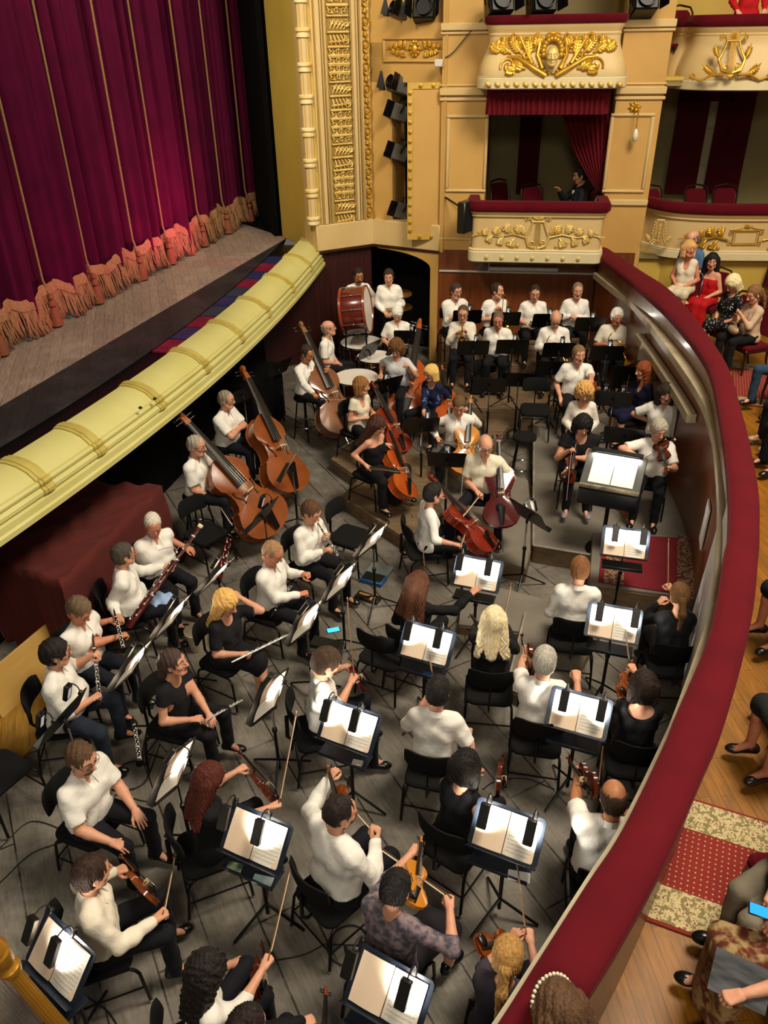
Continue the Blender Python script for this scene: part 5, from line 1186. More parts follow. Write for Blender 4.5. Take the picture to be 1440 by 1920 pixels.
# ------------------------------------------------------------------ instruments
varnish = pbr('varnish_amber', '#8a3c10', 0.22, noise=(5, '#6a2a0a', 0.3, 5), coat=0.6)
V_ORANGE = pbr('varnish_orange', '#b8561a', 0.2, noise=(3, '#9a3f10', 0.3, 5), coat=0.7)
V_RED = pbr('varnish_red', '#8c2a14', 0.2, noise=(3, '#70200f', 0.3, 5), coat=0.7)
V_DARK = pbr('varnish_dark_red', '#5e1713', 0.18, noise=(3, '#43100d', 0.3, 5), coat=0.8)
V_VIOL = pbr('varnish_violin', '#8a4412', 0.22, noise=(9, '#652c0a', 0.3, 5), coat=0.6)
V_VDARK = pbr('varnish_violin_dark', '#5c230f', 0.2, noise=(9, '#3f1409', 0.3, 5), coat=0.6)
V_LIGHT = pbr('varnish_golden', '#cf8a2c', 0.2, noise=(3, '#b8711e', 0.3, 5), coat=0.7)
V_BASS = pbr('varnish_bass', '#9a5526', 0.22, noise=(3, '#7a3c18', 0.3, 5), coat=0.6)
V_BROWN = pbr('varnish_brown', '#93603f', 0.25, noise=(3, '#774a30', 0.3, 5), coat=0.6)
maple = pbr('bridge_maple', '#d8b888', 0.5)
OUT = [(0, 0.0), (0.005, 0.08), (0.03, 0.16), (0.08, 0.235), (0.14, 0.275), (0.21, 0.292), (0.29, 0.28), (0.35, 0.252), (0.395, 0.225), (0.41, 0.228), (0.425, 0.195), (0.46, 0.168), (0.53, 0.154), (0.60, 0.158), (0.66, 0.182), (0.685, 0.205), (0.70, 0.202), (0.72, 0.208), (0.78, 0.230), (0.84, 0.236), (0.90, 0.215), (0.95, 0.165), (0.985, 0.09), (1.0, 0.03)]
OUTB = [(x, (y if x < 0.7 else y * (1.02 - 0.55 * max(0, (x - 0.72) / 0.28) ** 1.3))) for x, y in OUT]
def make_fiddle(name, cat, BL, total, rib, arch, bass=False, pin=0.0, chin=False):
    r = thing(name, 'x', cat); o = OUTB if bass else OUT; kw = 1.04 if BL > 0.5 else 1.0
    up_ = [(x * BL, y * BL * kw) for x, y in o]; poly = np.array(up_ + [(x, -y) for x, y in up_[::-1][:-1] if y > 1e-6]); ctr = np.array([0.5 * BL, 0])
    rings = []
    def rg(sx, z): q = (poly - ctr) * np.array([sx if sx < 1 else 1, sx]) + ctr; q[:, 0] = (poly[:, 0] - ctr[0]) * sx + ctr[0]; return np.column_stack([q, np.full(len(q), z)])
    ov = 1.025
    e = BL * 0.008
    rings = [rg(0.02, -arch * 0.9)] + [rg(s, -arch * (1 - s * s) * 0.9) for s in (0.25, 0.5, 0.75, 0.92)] + [rg(ov, 0.0), rg(ov, e), rg(0.985, e * 1.05)]
    g = G(); g.loft(rings, False); g.obj('back_plate', varnish, r, 0.9)
    g = G(); g.loft([rg(0.985, e), rg(0.985, rib - e)], False); g.obj('ribs', varnish, r, 0.7)
    rings = [rg(0.985, rib - e), rg(ov, rib - e), rg(ov, rib)] + [rg(s, rib + arch * (1 - s * s)) for s in (0.92, 0.75, 0.5, 0.25, 0.02)]
    g = G(); g.loft(rings, False); tp = g.obj('top_plate', varnish, r, 0.9)
    for s in (-1, 1):
        pts = []
        for k in range(13):
            t = k / 12; x = 0.44 + 0.17 * t; y = 0.115 + 0.022 * math.sin((t - 0.5) * 5.2); sc_ = ((x - .5) ** 2 * 0 + (y / 0.2) ** 2 * 0.35)
            pts.append((x * BL, s * y * BL, rib + arch * (1 - min(1, (y / 0.235)) ** 2 * 0.75) + BL * 0.0015))
        pts = [(pts[0][0] + 0.008 * BL, pts[0][1] - s * 0.02 * BL, pts[0][2])] + pts + [(pts[-1][0] - 0.008 * BL, pts[-1][1] + s * 0.018 * BL, pts[-1][2] - BL * 0.004)]
        g = G(); g.tube(pts, [BL * 0.011] + [BL * 0.0065] * 13 + [BL * 0.011], 6, flat=((0, 0, 1), 0.5)); g.obj('sound_hole', ebony, tp)
    top = rib + arch; nL = total - BL; hd = 0.17 * nL + 0.04 * total
    nz = top * 0.72
    fb0 = BL * 0.62; ang = 0.05
    zb = lambda x: top + BL * 0.035 + (BL - x) * 0.035
    x_nut = total - hd
    g = G(); w0, w1 = BL * 0.038, BL * 0.055
    rr = []
    for t in np.linspace(0, 1, 5):
        x = BL * 0.98 + (x_nut - BL * 0.98) * t; w = w0 * (1.15 - 0.25 * t); zt = zb(x) - BL * 0.012; d = BL * (0.085 if t == 0 else 0.045 - 0.008 * t)
        rr.append(np.array([(x, w, zt), (x, w * 0.7, zt - d * 0.75), (x, 0, zt - d), (x, -w * 0.7, zt - d * 0.75), (x, -w, zt)]))
    g.loft(rr); nk = g.obj('neck', varnish, r, 0.8)
    g = G(); rr = []
    for t in np.linspace(0, 1, 5):
        x = fb0 + (x_nut - fb0) * t; w = BL * (0.062 - 0.026 * t); zt = zb(x)
        rr.append(np.array([(x, w, zt - BL * 0.012), (x, w, zt - BL * 0.004), (x, w * 0.5, zt + BL * 0.004), (x, 0, zt + BL * 0.007), (x, -w * 0.5, zt + BL * 0.004), (x, -w, zt - BL * 0.004), (x, -w, zt - BL * 0.012)]))
    g.loft(rr); g.obj('fingerboard', ebony, r, 0.8)
    z0 = zb(x_nut); sr = hd * 0.23
    g = G(); rr = []
    for t in np.linspace(0, 1, 6):
        x = x_nut + (hd - sr * 1.2) * t; w = w0 * (0.95 - 0.25 * t); zt = z0 - hd * 0.18 * t * t; d = BL * 0.05
        rr.append(np.array([(x, w, zt), (x, w, zt - d), (x, -w, zt - d), (x, -w, zt)]))
    g.loft(rr); pb = g.obj('pegbox', varnish, r, 0.8)
    cx, cz = x_nut + hd - sr * 1.1, z0 - hd * 0.2 - sr * 0.1; pts = []; rad = []
    for k in range(30):
        t = k / 29; a = math.pi * 0.6 - t * 4.2 * math.pi * 0.9; q = sr * (1.0 - 0.8 * t); pts.append((cx + q * math.cos(a), 0, cz + q * math.sin(a))); rad.append(0)
    g = G()
    for k, p in enumerate(pts): pass
    g.tube(pts, [w0 * (0.62 + 0.5 * k / 29) * 0.8 for k in range(30)], 8, flat=((0, 1, 0), 1.0) if False else None); g.obj('scroll', varnish, r, 0.9)
    for k in range(4):
        s = 1 if k % 2 else -1; x = x_nut + hd * (0.16 + 0.14 * k); z = z0 - hd * 0.05 - BL * 0.02; L_ = BL * (0.075 if not bass else 0.09)
        g = G(); g.tube([(x, -s * w0, z), (x, s * (w0 + L_ * 0.55), z)], BL * 0.009, 6); g.ell((x, s * (w0 + L_ * 0.75), z), (BL * (0.012 if bass else 0.026), L_ * 0.3, BL * (0.005 if bass else 0.01)), 8); g.obj('peg', ebony, pb, 0.9)
    bx = BL * 0.53; bh = BL * 0.1
    g = G(); g.prism([(-BL * 0.06, 0), (-BL * 0.03, 0), (-BL * 0.02, bh * 0.35), (BL * 0.02, bh * 0.35), (BL * 0.03, 0), (BL * 0.06, 0), (BL * 0.062, bh * 0.5), (BL * 0.05, bh * 0.9), (0, bh), (-BL * 0.05, bh * 0.9), (-BL * 0.062, bh * 0.5)], -BL * 0.006, BL * 0.006, np.array([[0, 0, 1.0], [1.0, 0, 0], [0, 1.0, 0]]), (bx, 0, top - arch * 0.06)); g.obj('bridge', maple, r, 0.6)
    g = G(); rr = []
    for t in np.linspace(0, 1, 4):
        x = BL * (0.015 + 0.29 * t); w = BL * (0.03 + 0.03 * t); zt = rib + arch * 0.35 + BL * (0.02 + 0.09 * t)
        rr.append(np.array([(x, w, zt), (x, 0, zt + BL * 0.012), (x, -w, zt), (x, 0, zt - BL * 0.012)]))
    g.loft(rr); g.obj('tailpiece', ebony, r, 0.8)
    g = G()
    for k in range(4):
        y = (k - 1.5); g.tube([(BL * 0.3, y * BL * 0.026, rib + arch * 0.35 + BL * 0.12), (bx, y * BL * 0.03, top + bh * 0.97), (x_nut, y * BL * 0.017, z0 + BL * 0.012)], BL * 0.0022 if BL < 0.5 else BL * 0.0018, 4)
    g.obj('strings', steel_str, r, None)
    if chin:
        g = G(); g.ell((BL * 0.1, BL * 0.13, top + BL * 0.03), (BL * 0.1, BL * 0.14, BL * 0.03), 12); g.obj('chin_rest', ebony, r)
    if pin:
        g = G(); g.tube([(0.01, 0, rib * 0.5), (-pin, 0, rib * 0.5)], BL * 0.0075, 7); g.obj('endpin', chrome, r)
    return r
def make_bow(L):
    r = thing('bow', 'x', 'bow'); g = G(); k = L / 0.74
    g.tube([(L * t, 0, 0.006 + 0.014 * (2 * t - 1) ** 2 * 0.8) for t in np.linspace(0, 1, 9)], np.linspace(0.0052, 0.0036, 9), 6); g.obj('stick', pbr('bow_stick', '#7a4a24', 0.35, coat=0.3), r)
    g = G(); g.box((L * 0.49, 0, -0.012), (L * 0.93, 0.009, 0.002), None, 0.0006); g.obj('hair', pbr('bow_hair', '#e6ddc4', 0.6), r)
    g = G(); g.box((0.045, 0, -0.003), (0.05, 0.012, 0.02), None, 0.002); g.obj('frog', ebony, r)
    g = G(); g.prism([(L - 0.012, -0.012), (L + 0.012, -0.014), (L + 0.004, 0.014), (L - 0.02, 0.014)], -0.004, 0.004, np.array([[1.0, 0, 0], [0, 0, -1.0], [0, 1.0, 0]]), (0, 0, 0)); g.obj('tip', pbr('bow_tip', '#ded5bf', 0.4), r)
    return r
def make_woodwind(name, cat, L, r0, r1, body, keys, bell=0.0, mouth=True, head=None):
    """x from mouthpiece to bell"""
    r = thing(name, 'x', cat); g = G(); Rx = np.array([[0, 0, 1.0], [0, 1.0, 0], [-1.0, 0, 0]])
    pr = [(r0 * 0.6, 0.0)] + [(r0 + (r1 - r0) * t, L * (0.1 + 0.8 * t)) for t in np.linspace(0, 1, 6)]
    if bell: pr += [(r1 * 1.25, L * 0.94), (bell * 0.75, L * 0.975), (bell, L), (bell * 0.85, L)]
    else: pr += [(r1, L), (r1 * 0.7, L)]
    g.lathe(pr, 14, Rx, cap=True); g.obj('body', body, r, 0.8)
    for t in ((0.1, 0.36, 0.62, 0.88) if bell else (0.2, 0.3, 0.82)):
        g = G(); rr_ = r0 + (r1 - r0) * t; g.lathe([(rr_ * 1.02, 0), (rr_ * 1.2, 0.003), (rr_ * 1.2, 0.011), (rr_ * 1.02, 0.014)], 14, Rx, (L * t, 0, 0)); g.obj('ring', silver, r)
    for k in range(keys):
        t = 0.2 + 0.66 * k / max(1, keys - 1); rr_ = r0 + (r1 - r0) * t; s = (-1) ** k; g = G(); a = 0.5 * s
        p = np.array([L * t, math.sin(a) * rr_ * 1.1, math.cos(a) * rr_ * 1.1]); g.ell(p, (0.008, 0.008, 0.004), 8); g.tube([p, p + np.array([0.012, 0.008 * s, 0.002]), p + np.array([0.05, 0.008 * s, -0.001])], 0.0024, 5); g.obj('key', silver, r, 0.9)
    if mouth:
        g = G(); g.tube([(0.02, 0, 0), (-0.03, 0, 0), (-0.075, 0, 0.004)], [r0 * 0.8, r0 * 0.75, r0 * 0.25], 10); g.obj('mouthpiece', ebony if head is None else head, r)
    return r
def make_bassoon():
    r = thing('bassoon', 'x', 'bassoon'); w = pbr('bassoon_maple', '#3a0d0c', 0.2, coat=0.7, noise=(6, '#5a1512', 0.3, 3)); Rx = np.array([[0, 0, 1.0], [0, 1.0, 0], [-1.0, 0, 0]])
    g = G(); g.lathe([(0.018, 0), (0.02, 0.1), (0.022, 0.5), (0.019, 0.9), (0.018, 1.18), (0.024, 1.22), (0.026, 1.30), (0.02, 1.30)], 16, Rx); g.obj('long_joint', w, r, 0.8)
    g = G(); g.lathe([(0.017, 0.02), (0.02, 0.1), (0.021, 0.4), (0.014, 0.82), (0.012, 0.83)], 14, Rx, (0, 0.04, 0)); g.obj('wing_joint', w, r, 0.8)
    g = G(); g.loft([np.array([(x, 0.02 + (0.045) * math.cos(a), 0.028 * math.sin(a)) for a in np.linspace(0, 2 * math.pi, 16, endpoint=False)]) for x in (0.0, 0.03, 0.38, 0.4)]); g.obj('boot_joint', w, r, 0.8)
    g = G(); g.lathe([(0.027, 0), (0.03, 0.01), (0.03, 0.03), (0.027, 0.04)], 16, Rx, (1.27, 0, 0)); g.obj('bell_ring', pbr('ivory', '#e8d8ae', 0.4), r)
    for x in (0.4, 0.85, 1.15): g = G(); g.lathe([(0.022, 0), (0.025, 0.004), (0.025, 0.014), (0.022, 0.018)], 16, Rx, (x, 0, 0)); g.obj('ring', silver, r)
    for k in range(14):
        x = 0.08 + 0.07 * k; s = (-1) ** k; g = G(); p = np.array([x, 0.02 + 0.02 * s, 0.03 if x < 0.42 else 0.024]); g.ell(p, (0.013, 0.013, 0.005), 8); g.tube([p, p + np.array([0.02, 0.012 * s, 0.004]), p + np.array([0.075, 0.012 * s, 0])], 0.003, 5); g.obj('key', silver, r, 0.9)
    g = G(); g.tube(smooth_path([(0.82, 0.04, 0), (0.92, 0.05, 0.02), (0.95, 0.05, 0.1), (0.9, 0.06, 0.2), (0.84, 0.06, 0.28)], 4), [0.006 - 0.0001 * k for k in range(17)], 7); g.obj('bocal', silver, r)
    return r
# ------------------------------------------------------------------ figures: canonical heads, hair, hands, shoes
def build_head(sex, seed):
    rs = np.random.RandomState(seed); j = lambda a: rs.uniform(-a, a); S = SDF((-0.14, -0.12, -0.20), (0.16, 0.12, 0.15), 0.0048); m = sex == 'm'
    S.ell((-0.008, 0, 0.035), (0.098, 0.076, 0.088), 0.02); S.ell((0.028, 0, -0.045), (0.060, 0.058 if m else 0.053, 0.066), 0.035); S.ell((0.05, 0, 0.03), (0.045, 0.062, 0.06), 0.03)
    S.ell((0.066 + j(.004), 0, -0.094 + j(.004)), (0.022, 0.025 if m else 0.018, 0.018), 0.03)
    for s in (-1, 1):
        S.ell((0.062, s * 0.044, -0.014), (0.026, 0.022, 0.022), 0.025); S.cap((0.028, s * 0.056, -0.06), (0.055, s * 0.03, -0.095), 0.016, 0.014, 0.03)
        S.ell((0.1, s * 0.031, 0.014), (0.017, 0.017, 0.012), 0.014, sub=True); S.ell((0.079, s * 0.031, 0.013), (0.0175, 0.017, 0.0155), 0.006)
        S.cap((0.092, s * 0.012, 0.036), (0.078, s * 0.05, 0.038), 0.0085, 0.007, 0.012)
        S.ell((-0.006, s * 0.078, 0.0), (0.020, 0.009, 0.032), 0.008, rotm((0, 0, 1), s * 0.35)); S.ell((0.0, s * 0.088, 0.002), (0.010, 0.007, 0.018), 0.006, sub=True)
    nl = 0.116 + j(.005); S.cap((0.094, 0, 0.026), (nl, 0, -0.024), 0.0075, 0.0125 + j(.001), 0.014)
    for s in (-1, 1): S.ell((0.1, s * 0.0125, -0.028), (0.011, 0.0085, 0.0085), 0.008)
    S.cap((0.086, -0.018, -0.056), (0.086, 0.018, -0.056), 0.006, 0.006, 0.01); S.ell((0.094, 0, -0.0545), (0.008, 0.013, 0.005), 0.006); S.ell((0.093, 0, -0.0655), (0.0085, 0.014, 0.006), 0.007)
    S.cap((0.1, -0.02, -0.0603), (0.1, 0.02, -0.0603), 0.0025, 0.0025, 0.004, sub=True)
    nr = 0.056 if m else 0.047; S.cap((-0.022, 0, -0.03), (-0.026, 0, -0.088), nr, nr * 0.97, 0.035)
    V, Q = S.poly(); C = V[Q].mean(1); mi = np.zeros(len(Q), int)
    lip = (C[:, 0] > 0.083) & (np.abs(C[:, 1]) < 0.022 - 0.2 * np.abs(C[:, 2] + 0.06)) & (C[:, 2] < -0.049) & (C[:, 2] > -0.0715); mi[lip] = 1
    brow = (C[:, 0] > 0.068) & (np.abs(C[:, 1]) > 0.013) & (np.abs(C[:, 1]) < 0.05) & (np.abs(C[:, 2] - (0.0395 - 0.1 * np.maximum(0, np.abs(C[:, 1]) - 0.035))) < 0.0048); mi[brow] = 4
    g = G()
    for k in range(5):
        if (mi == k).any(): g.F.append((Q[mi == k], k))
    g.V.append(V); g.n = len(V)
    for s in (-1, 1):
        g.ell((0.0815, s * 0.031, 0.0125), (0.0155, 0.0155, 0.0128), 12, None, 2); g.ell((0.0945, s * 0.031, 0.012), (0.0035, 0.0062, 0.0062), 8, None, 3)
    return g
HEADS = {('m', k): build_head('m', k) for k in range(3)}; HEADS.update({('f', k): build_head('f', 10 + k) for k in range(2)})
def build_hair(kind):
    S = SDF((-0.2, -0.16, -0.42 if kind in ('long', 'long_wavy', 'ponytail', 'longtop') else -0.22), (0.15, 0.16, 0.2), 0.0062); rs = np.random.RandomState(hash(kind) % 1000 if False else len(kind) * 7)
    th = {'short': 0.012, 'cropped': 0.007, 'balding': 0.009, 'full': 0.02, 'bob': 0.024, 'curly': 0.032, 'long': 0.017, 'long_wavy': 0.024, 'ponytail': 0.013, 'bun': 0.013, 'shag': 0.024, 'receding': 0.010, 'fringe_bob': 0.024, 'longtop': 0.02}[kind]
    S.ell((-0.012, 0, 0.036), (0.098 + th, 0.077 + th, 0.088 + th), 0.02); S.ell((-0.035, 0, -0.02), (0.07 + th, 0.07 + th * 0.8, 0.075), 0.03)
    if kind in ('bob', 'shag', 'fringe_bob', 'curly', 'long', 'long_wavy', 'longtop'):
        lo = {'bob': -0.09, 'shag': -0.12, 'fringe_bob': -0.1, 'curly': -0.075, 'long': -0.33, 'long_wavy': -0.3, 'longtop': -0.14}[kind]
        for s in (-1, 1):
            for y in ((0.04, 0.075) if lo > -0.2 else (0.02, 0.05, 0.08)): S.cap((-0.035, s * y, 0.02), (-0.055 if lo < -0.2 else -0.035, s * (y * (1.5 if kind == 'long' else 1.0) + 0.012), lo), 0.05 if lo > -0.2 else 0.042, 0.034 if lo < -0.2 else 0.04, 0.03)
            S.cap((0.02, s * 0.08, 0.04), (0.0 if lo < -0.2 else 0.02, s * 0.088, max(lo, -0.22)), 0.026, 0.024, 0.03)
        S.cap((-0.06, 0, 0.0), (-0.085 if lo < -0.2 else -0.06, 0, lo), 0.05, 0.04, 0.03)
    # face opening
    
    if kind in ('fringe_bob', 'longtop'): S.ell((0.125, 0, -0.05), (0.062, 0.075, 0.10), 0.008, sub=True); S.ell((0.08, 0, -0.1), (0.1, 0.068, 0.12), 0.01, sub=True)
    elif kind in ('bob', 'curly', 'shag', 'long', 'long_wavy'): S.ell((0.12, 0.012, -0.03), (0.07, 0.075, 0.10), 0.01, sub=True); S.ell((0.08, 0, -0.1), (0.1, 0.066, 0.12), 0.012, sub=True)
    else:
        S.ell((0.125, 0.0, -0.02), (0.075, 0.085, 0.098), 0.012, sub=True); S.ell((0.075, 0, -0.13), (0.088, 0.13, 0.15), 0.012, sub=True)
        for s in (-1, 1): S.ell((0.0, s * 0.1, -0.02), (0.03, 0.05, 0.045), 0.01, sub=True)
        S.cut((0, 0, -0.09 if kind in ('short', 'full', 'balding') else -0.06), (-0.25, 0, -1))
    if kind == 'ponytail': S.ell((-0.125, 0, 0.0), (0.028, 0.028, 0.028), 0.02); S.cap((-0.125, 0, 0.0), (-0.15, 0, -0.12), 0.028, 0.034, 0.02); S.cap((-0.15, 0, -0.12), (-0.135, 0.01, -0.28), 0.034, 0.014, 0.02)
    if kind == 'bun': S.ell((-0.125, 0, 0.05), (0.04, 0.045, 0.042), 0.015)
    if kind == 'balding': S.ell((0.02, 0, 0.10), (0.128, 0.094, 0.10), 0.01, sub=True); S.ell((0.1, 0, 0.05), (0.09, 0.085, 0.09), 0.01, sub=True)
    if kind == 'receding': S.ell((0.095, 0.04, 0.1), (0.05, 0.03, 0.05), 0.015, sub=True); S.ell((0.095, -0.04, 0.1), (0.05, 0.03, 0.05), 0.015, sub=True)
    if kind in ('curly', 'long_wavy', 'shag'):
        a = {'curly': 0.009, 'long_wavy': 0.0045, 'shag': 0.004}[kind]; S.disp(lambda X, Y, Z: a * (np.sin(X * 131 + Z * 77 + 2.3 * np.sin(Z * 47 + Y * 31)) * np.sin(Y * 149 + 1.3 + 2 * np.sin(X * 53)) + np.sin(Z * 113 + X * 61 + Y * 87 + 2 * np.sin(Y * 41)) * 0.6))
    else: S.disp(lambda X, Y, Z: 0.0032 * np.sin(np.arctan2(Y, X + 0.03) * 30 + 4 * np.sin(Z * 40)) + 0.0026 * np.sin(X * 140 + Y * 90))
    V, Q = S.poly(); g = G(); g.V.append(V); g.n = len(V); g.F.append((Q, 0)); return g
HAIR = {}
def build_hand(pose):
    """right hand, wrist at origin, fingers +x, palm -z, thumb +y"""
    S = SDF((-0.05, -0.07, -0.12), (0.2, 0.09, 0.05), 0.0042); curl = {'flat': (0.25, 0.2, 0.15), 'relax': (0.55, 0.5, 0.35), 'hold': (0.85, 0.85, 0.5), 'grip': (1.25, 1.35, 0.75)}[pose]
    S.cap((-0.045, 0, 0), (0.01, 0, 0), 0.026, 0.024, 0.01); ys = (0.031, 0.0105, -0.0105, -0.030); Ls = (0.072, 0.080, 0.075, 0.058)
    for k in range(4):
        bx = 0.088 - 0.004 * (k in (0, 3)) - 0.006 * (k == 3); S.cap((0.008, ys[k] * 0.55, 0), (bx, ys[k], 0.001), 0.017, 0.0125, 0.016)
        p = np.array([bx, ys[k], 0.0]); a = 0.0; sp = (0.14 if pose == 'flat' else 0.05) * (1.5 - k) / 1.5
        for q, (f, c) in enumerate(zip((0.46, 0.31, 0.23), curl)):
            a += c * (1 + 0.08 * k * (pose != 'flat')); d = np.array([math.cos(a) * math.cos(sp), math.sin(sp) * math.cos(a), -math.sin(a)]); n_ = p + d * Ls[k] * f; S.cap(p, n_, 0.0093 - 0.0009 * q - 0.001 * (k == 3), 0.0087 - 0.0009 * q - 0.001 * (k == 3), 0.004); p = n_
    if pose in ('flat', 'relax'): T = [(0.02, 0.022, -0.006), (0.055, 0.052, -0.014), (0.085, 0.064, -0.02), (0.108, 0.066, -0.026)]
    else: T = [(0.02, 0.022, -0.01), (0.05, 0.044, -0.034), (0.08, 0.04, -0.055), (0.1, 0.026, -0.066)]
    for q in range(3): S.cap(T[q], T[q + 1], 0.0155 - 0.003 * q, 0.0125 - 0.0022 * q, 0.008)
    V, Q = S.poly(); return V, Q
HANDS = {p: build_hand(p) for p in ('flat', 'relax', 'hold', 'grip')}
def build_shoe(kind):
    S = SDF((-0.1, -0.06, -0.02), (0.2, 0.06, 0.12), 0.0065)
    S.cap((-0.045, 0, 0.03), (0.11, 0.0, 0.022), 0.036, 0.036, 0.02); S.ell((0.12, 0, 0.018), (0.06, 0.042, 0.034), 0.02); S.cap((-0.04, 0, 0.045), (-0.035, 0, 0.085), 0.036, 0.038, 0.02) if kind == 'shoe' else S.cap((-0.05, 0, 0.03), (-0.045, 0, 0.055), 0.03, 0.03, 0.02)
    if kind == 'pump': S.ell((0.03, 0, 0.075), (0.075, 0.03, 0.045), 0.01, sub=True)
    S.cut((0, 0, 0.0), (0, 0, -1)); V, Q = S.poly(); g = G(); g.V.append(V); g.n = len(V); g.F.append((Q, 0)); return g
SHOES = {k: build_shoe(k) for k in ('shoe', 'pump')}
shoe_black = pbr('shoe_leather', '#0d0c0c', 0.28); glass_frame = pbr('glasses_frame', '#2a1c16', 0.3)
PEOPLE = {}
def person(key, label, head, face, z=1.22, fl=0.0, sex='m', size=None, w=1.0, lean=0.08, side=0.0, look=0.0, nod=12.0, hair=('short', '#2a1c12'), top=('shirt', WHITE), sleeve='long', neck='collar', bottom=('trousers', NAVYT), hem='tuck',
           LH='lap', RH='lap', lp='relax', rp='relax', legs='sit', kl=None, kr=None, fL=None, fR=None, sk=0, glasses=False, group=None, h=None, stand=False, shoes=('shoe', None), belly=0.0, pos=None, le=None, re=None, sh=0.47, beard=None, head_id=None, lpalm=None, rpalm=None, cover=None):
    m = sex == 'm'; size = size or (1.0 if m else 0.94); f = np.array([math.cos(math.radians(face)), math.sin(math.radians(face)), 0]); l = np.array([-f[1], f[0], 0]); U = np.array([0, 0, 1.0])
    hipz = (0.93 * size if stand else sh + 0.095)
    ta = nrm(U * math.cos(lean) + f * math.sin(lean) + l * side); tp = nrm(f - ta * f.dot(ta)); tl = np.cross(ta, tp)
    hl = 0.705 * size
    if pos is None:
        z = fl + z; hc = at(head[0], head[1], z); hip = hc - ta * hl - tp * 0.03; 
        # the head height follows from the seat: slide along the view ray
        zt = fl + hipz + (ta * hl + tp * 0.03)[2]; hc = at(head[0], head[1], zt); hip = hc - ta * hl - tp * 0.03
    else: hip = np.array([pos[0], pos[1], fl + hipz]); hc = hip + ta * hl + tp * 0.03
    base = np.array([hip[0], hip[1], fl]); T = lambda x, y, q: hip + (ta * q * 1.06 + tp * x + tl * y) * size
    L2 = lambda x, y, q: base + f * x + l * y + U * q
    hh = h or (0.0115 if np.linalg.norm(hip - CPOS) < 7 else 0.0135 if np.linalg.norm(hip - CPOS) < 10.5 else 0.016)
    sw = (0.172 if m else 0.148) * w; shL, shR = T(-0.005, sw, 0.425), T(-0.005, -sw, 0.425)
    thick = size * w ** 0.5
    def resolve(t, s):
        sh_ = shL if s > 0 else shR
        if isinstance(t, str):
            return {'lap': L2(0.26, 0.05 * s, fl * 0 + hipz + 0.06), 'thigh': L2(0.36, 0.14 * s, hipz + 0.05), 'knee': L2(0.46, 0.17 * s, hipz + 0.02), 'side': T(0.05, 0.26 * s, -0.05), 'hang': T(0.03, 0.25 * s, -0.08), 'fold': T(0.2, -0.10 * s, 0.22), 'lapx': L2(0.24, -0.02 * s, hipz + 0.075)}[t]
        if t[0] == 'px': return at(t[1], t[2], fl + t[3] if False else t[3])
        if t[0] == 'loc': return L2(t[1], t[2], t[3])
        if t[0] == 'ray':
            # point of the view ray at forward distance t[3] from the hip
            d = ray(t[1], t[2]); k = ((hip + f * t[3]) - CPOS).dot(f) / d.dot(f); return CPOS + d * k
        return np.asarray(t, float)
    la_, lb_ = 0.285 * size, 0.255 * size + 0.07
    def ik(S_, H_, pole):
        v = H_ - S_; D = np.linalg.norm(v); mx = (la_ + lb_) * 0.985
        if D > mx: H_ = S_ + v / D * mx; v = H_ - S_; D = mx
        D = max(D, abs(la_ - lb_) + 0.02); a = (la_ ** 2 - lb_ ** 2 + D * D) / (2 * D); hgt = math.sqrt(max(la_ ** 2 - a * a, 0)); d = nrm(v); p = nrm(pole - d * d.dot(pole)); E = S_ + d * a + p * hgt
        return E, H_
    arms = {}
    for s, t, e_, hp in ((1, LH, le, lp), (-1, RH, re, rp)):
        H_ = resolve(t, s); pole = (-U * 0.9 + l * s * 0.55 - f * 0.35) if e_ is None else (f * e_[0] + l * e_[1] + U * e_[2]); E, H_ = ik(shL if s > 0 else shR, H_, pole); d = nrm(H_ - E); W = E + d * 0.255 * size; arms[s] = (shL if s > 0 else shR, E, W, d, hp)
    # legs
    hj = {s: hip + l * 0.09 * size * s for s in (1, -1)}; KN = {}; AN = {}
    tl_, sl_ = 0.44 * size, 0.43 * size
    for s, kpx, fpx in ((1, kl, fL), (-1, kr, fR)):
        if stand: KN[s] = hip + l * 0.1 * s + f * 0.02 - U * 0.43 * size; AN[s] = base + l * 0.11 * s - f * 0.03 + U * 0.09; continue
        sp = {'sit': 0.13, 'wide': 0.24, 'close': 0.075, 'cross': 0.03, 'cello': 0.25, 'ext': 0.12, 'back': 0.12}[legs]
        K_ = hip + f * 0.42 * size + l * sp * s + U * (0.0)
        if kpx is not None: K_ = at(kpx[0], kpx[1], fl + (kpx[2] if len(kpx) > 2 else hipz + 0.02))
        K_ = hj[s] + nrm(K_ - hj[s]) * tl_
        A_ = base + f * (0.45 if legs != 'ext' else 0.66) * size + l * (sp + 0.02) * s + U * 0.085
        if legs == 'back': A_ = base + f * 0.24 + l * sp * s + U * 0.085
        if legs == 'cross' and s > 0: K_ = K_ + U * 0.09 - l * 0.02; A_ = K_ + f * 0.12 - U * 0.36 - l * 0.1
        if fpx is not None: A_ = at(fpx[0], fpx[1], fl + 0.085)
        v = A_ - K_; D = np.linalg.norm(v)
        if abs(D - sl_) > 0.01 and not (legs == 'cross' and s > 0):
            # keep the ankle near the floor and the shin its length
            hz = K_[2] - (fl + 0.085); r_ = math.sqrt(max(sl_ ** 2 - hz * hz, 0.0)); q = v.copy(); q[2] = 0; q = nrm(q) if np.linalg.norm(q) > 1e-3 else f; A_ = np.array([K_[0], K_[1], fl + 0.085]) + q * min(r_, max(np.linalg.norm(v[:2]), 0.0) if hz < sl_ else 0.0) if hz < sl_ else K_ - U * sl_
            if hz < sl_ and np.linalg.norm(v[:2]) > r_: pass
        KN[s], AN[s] = K_, A_
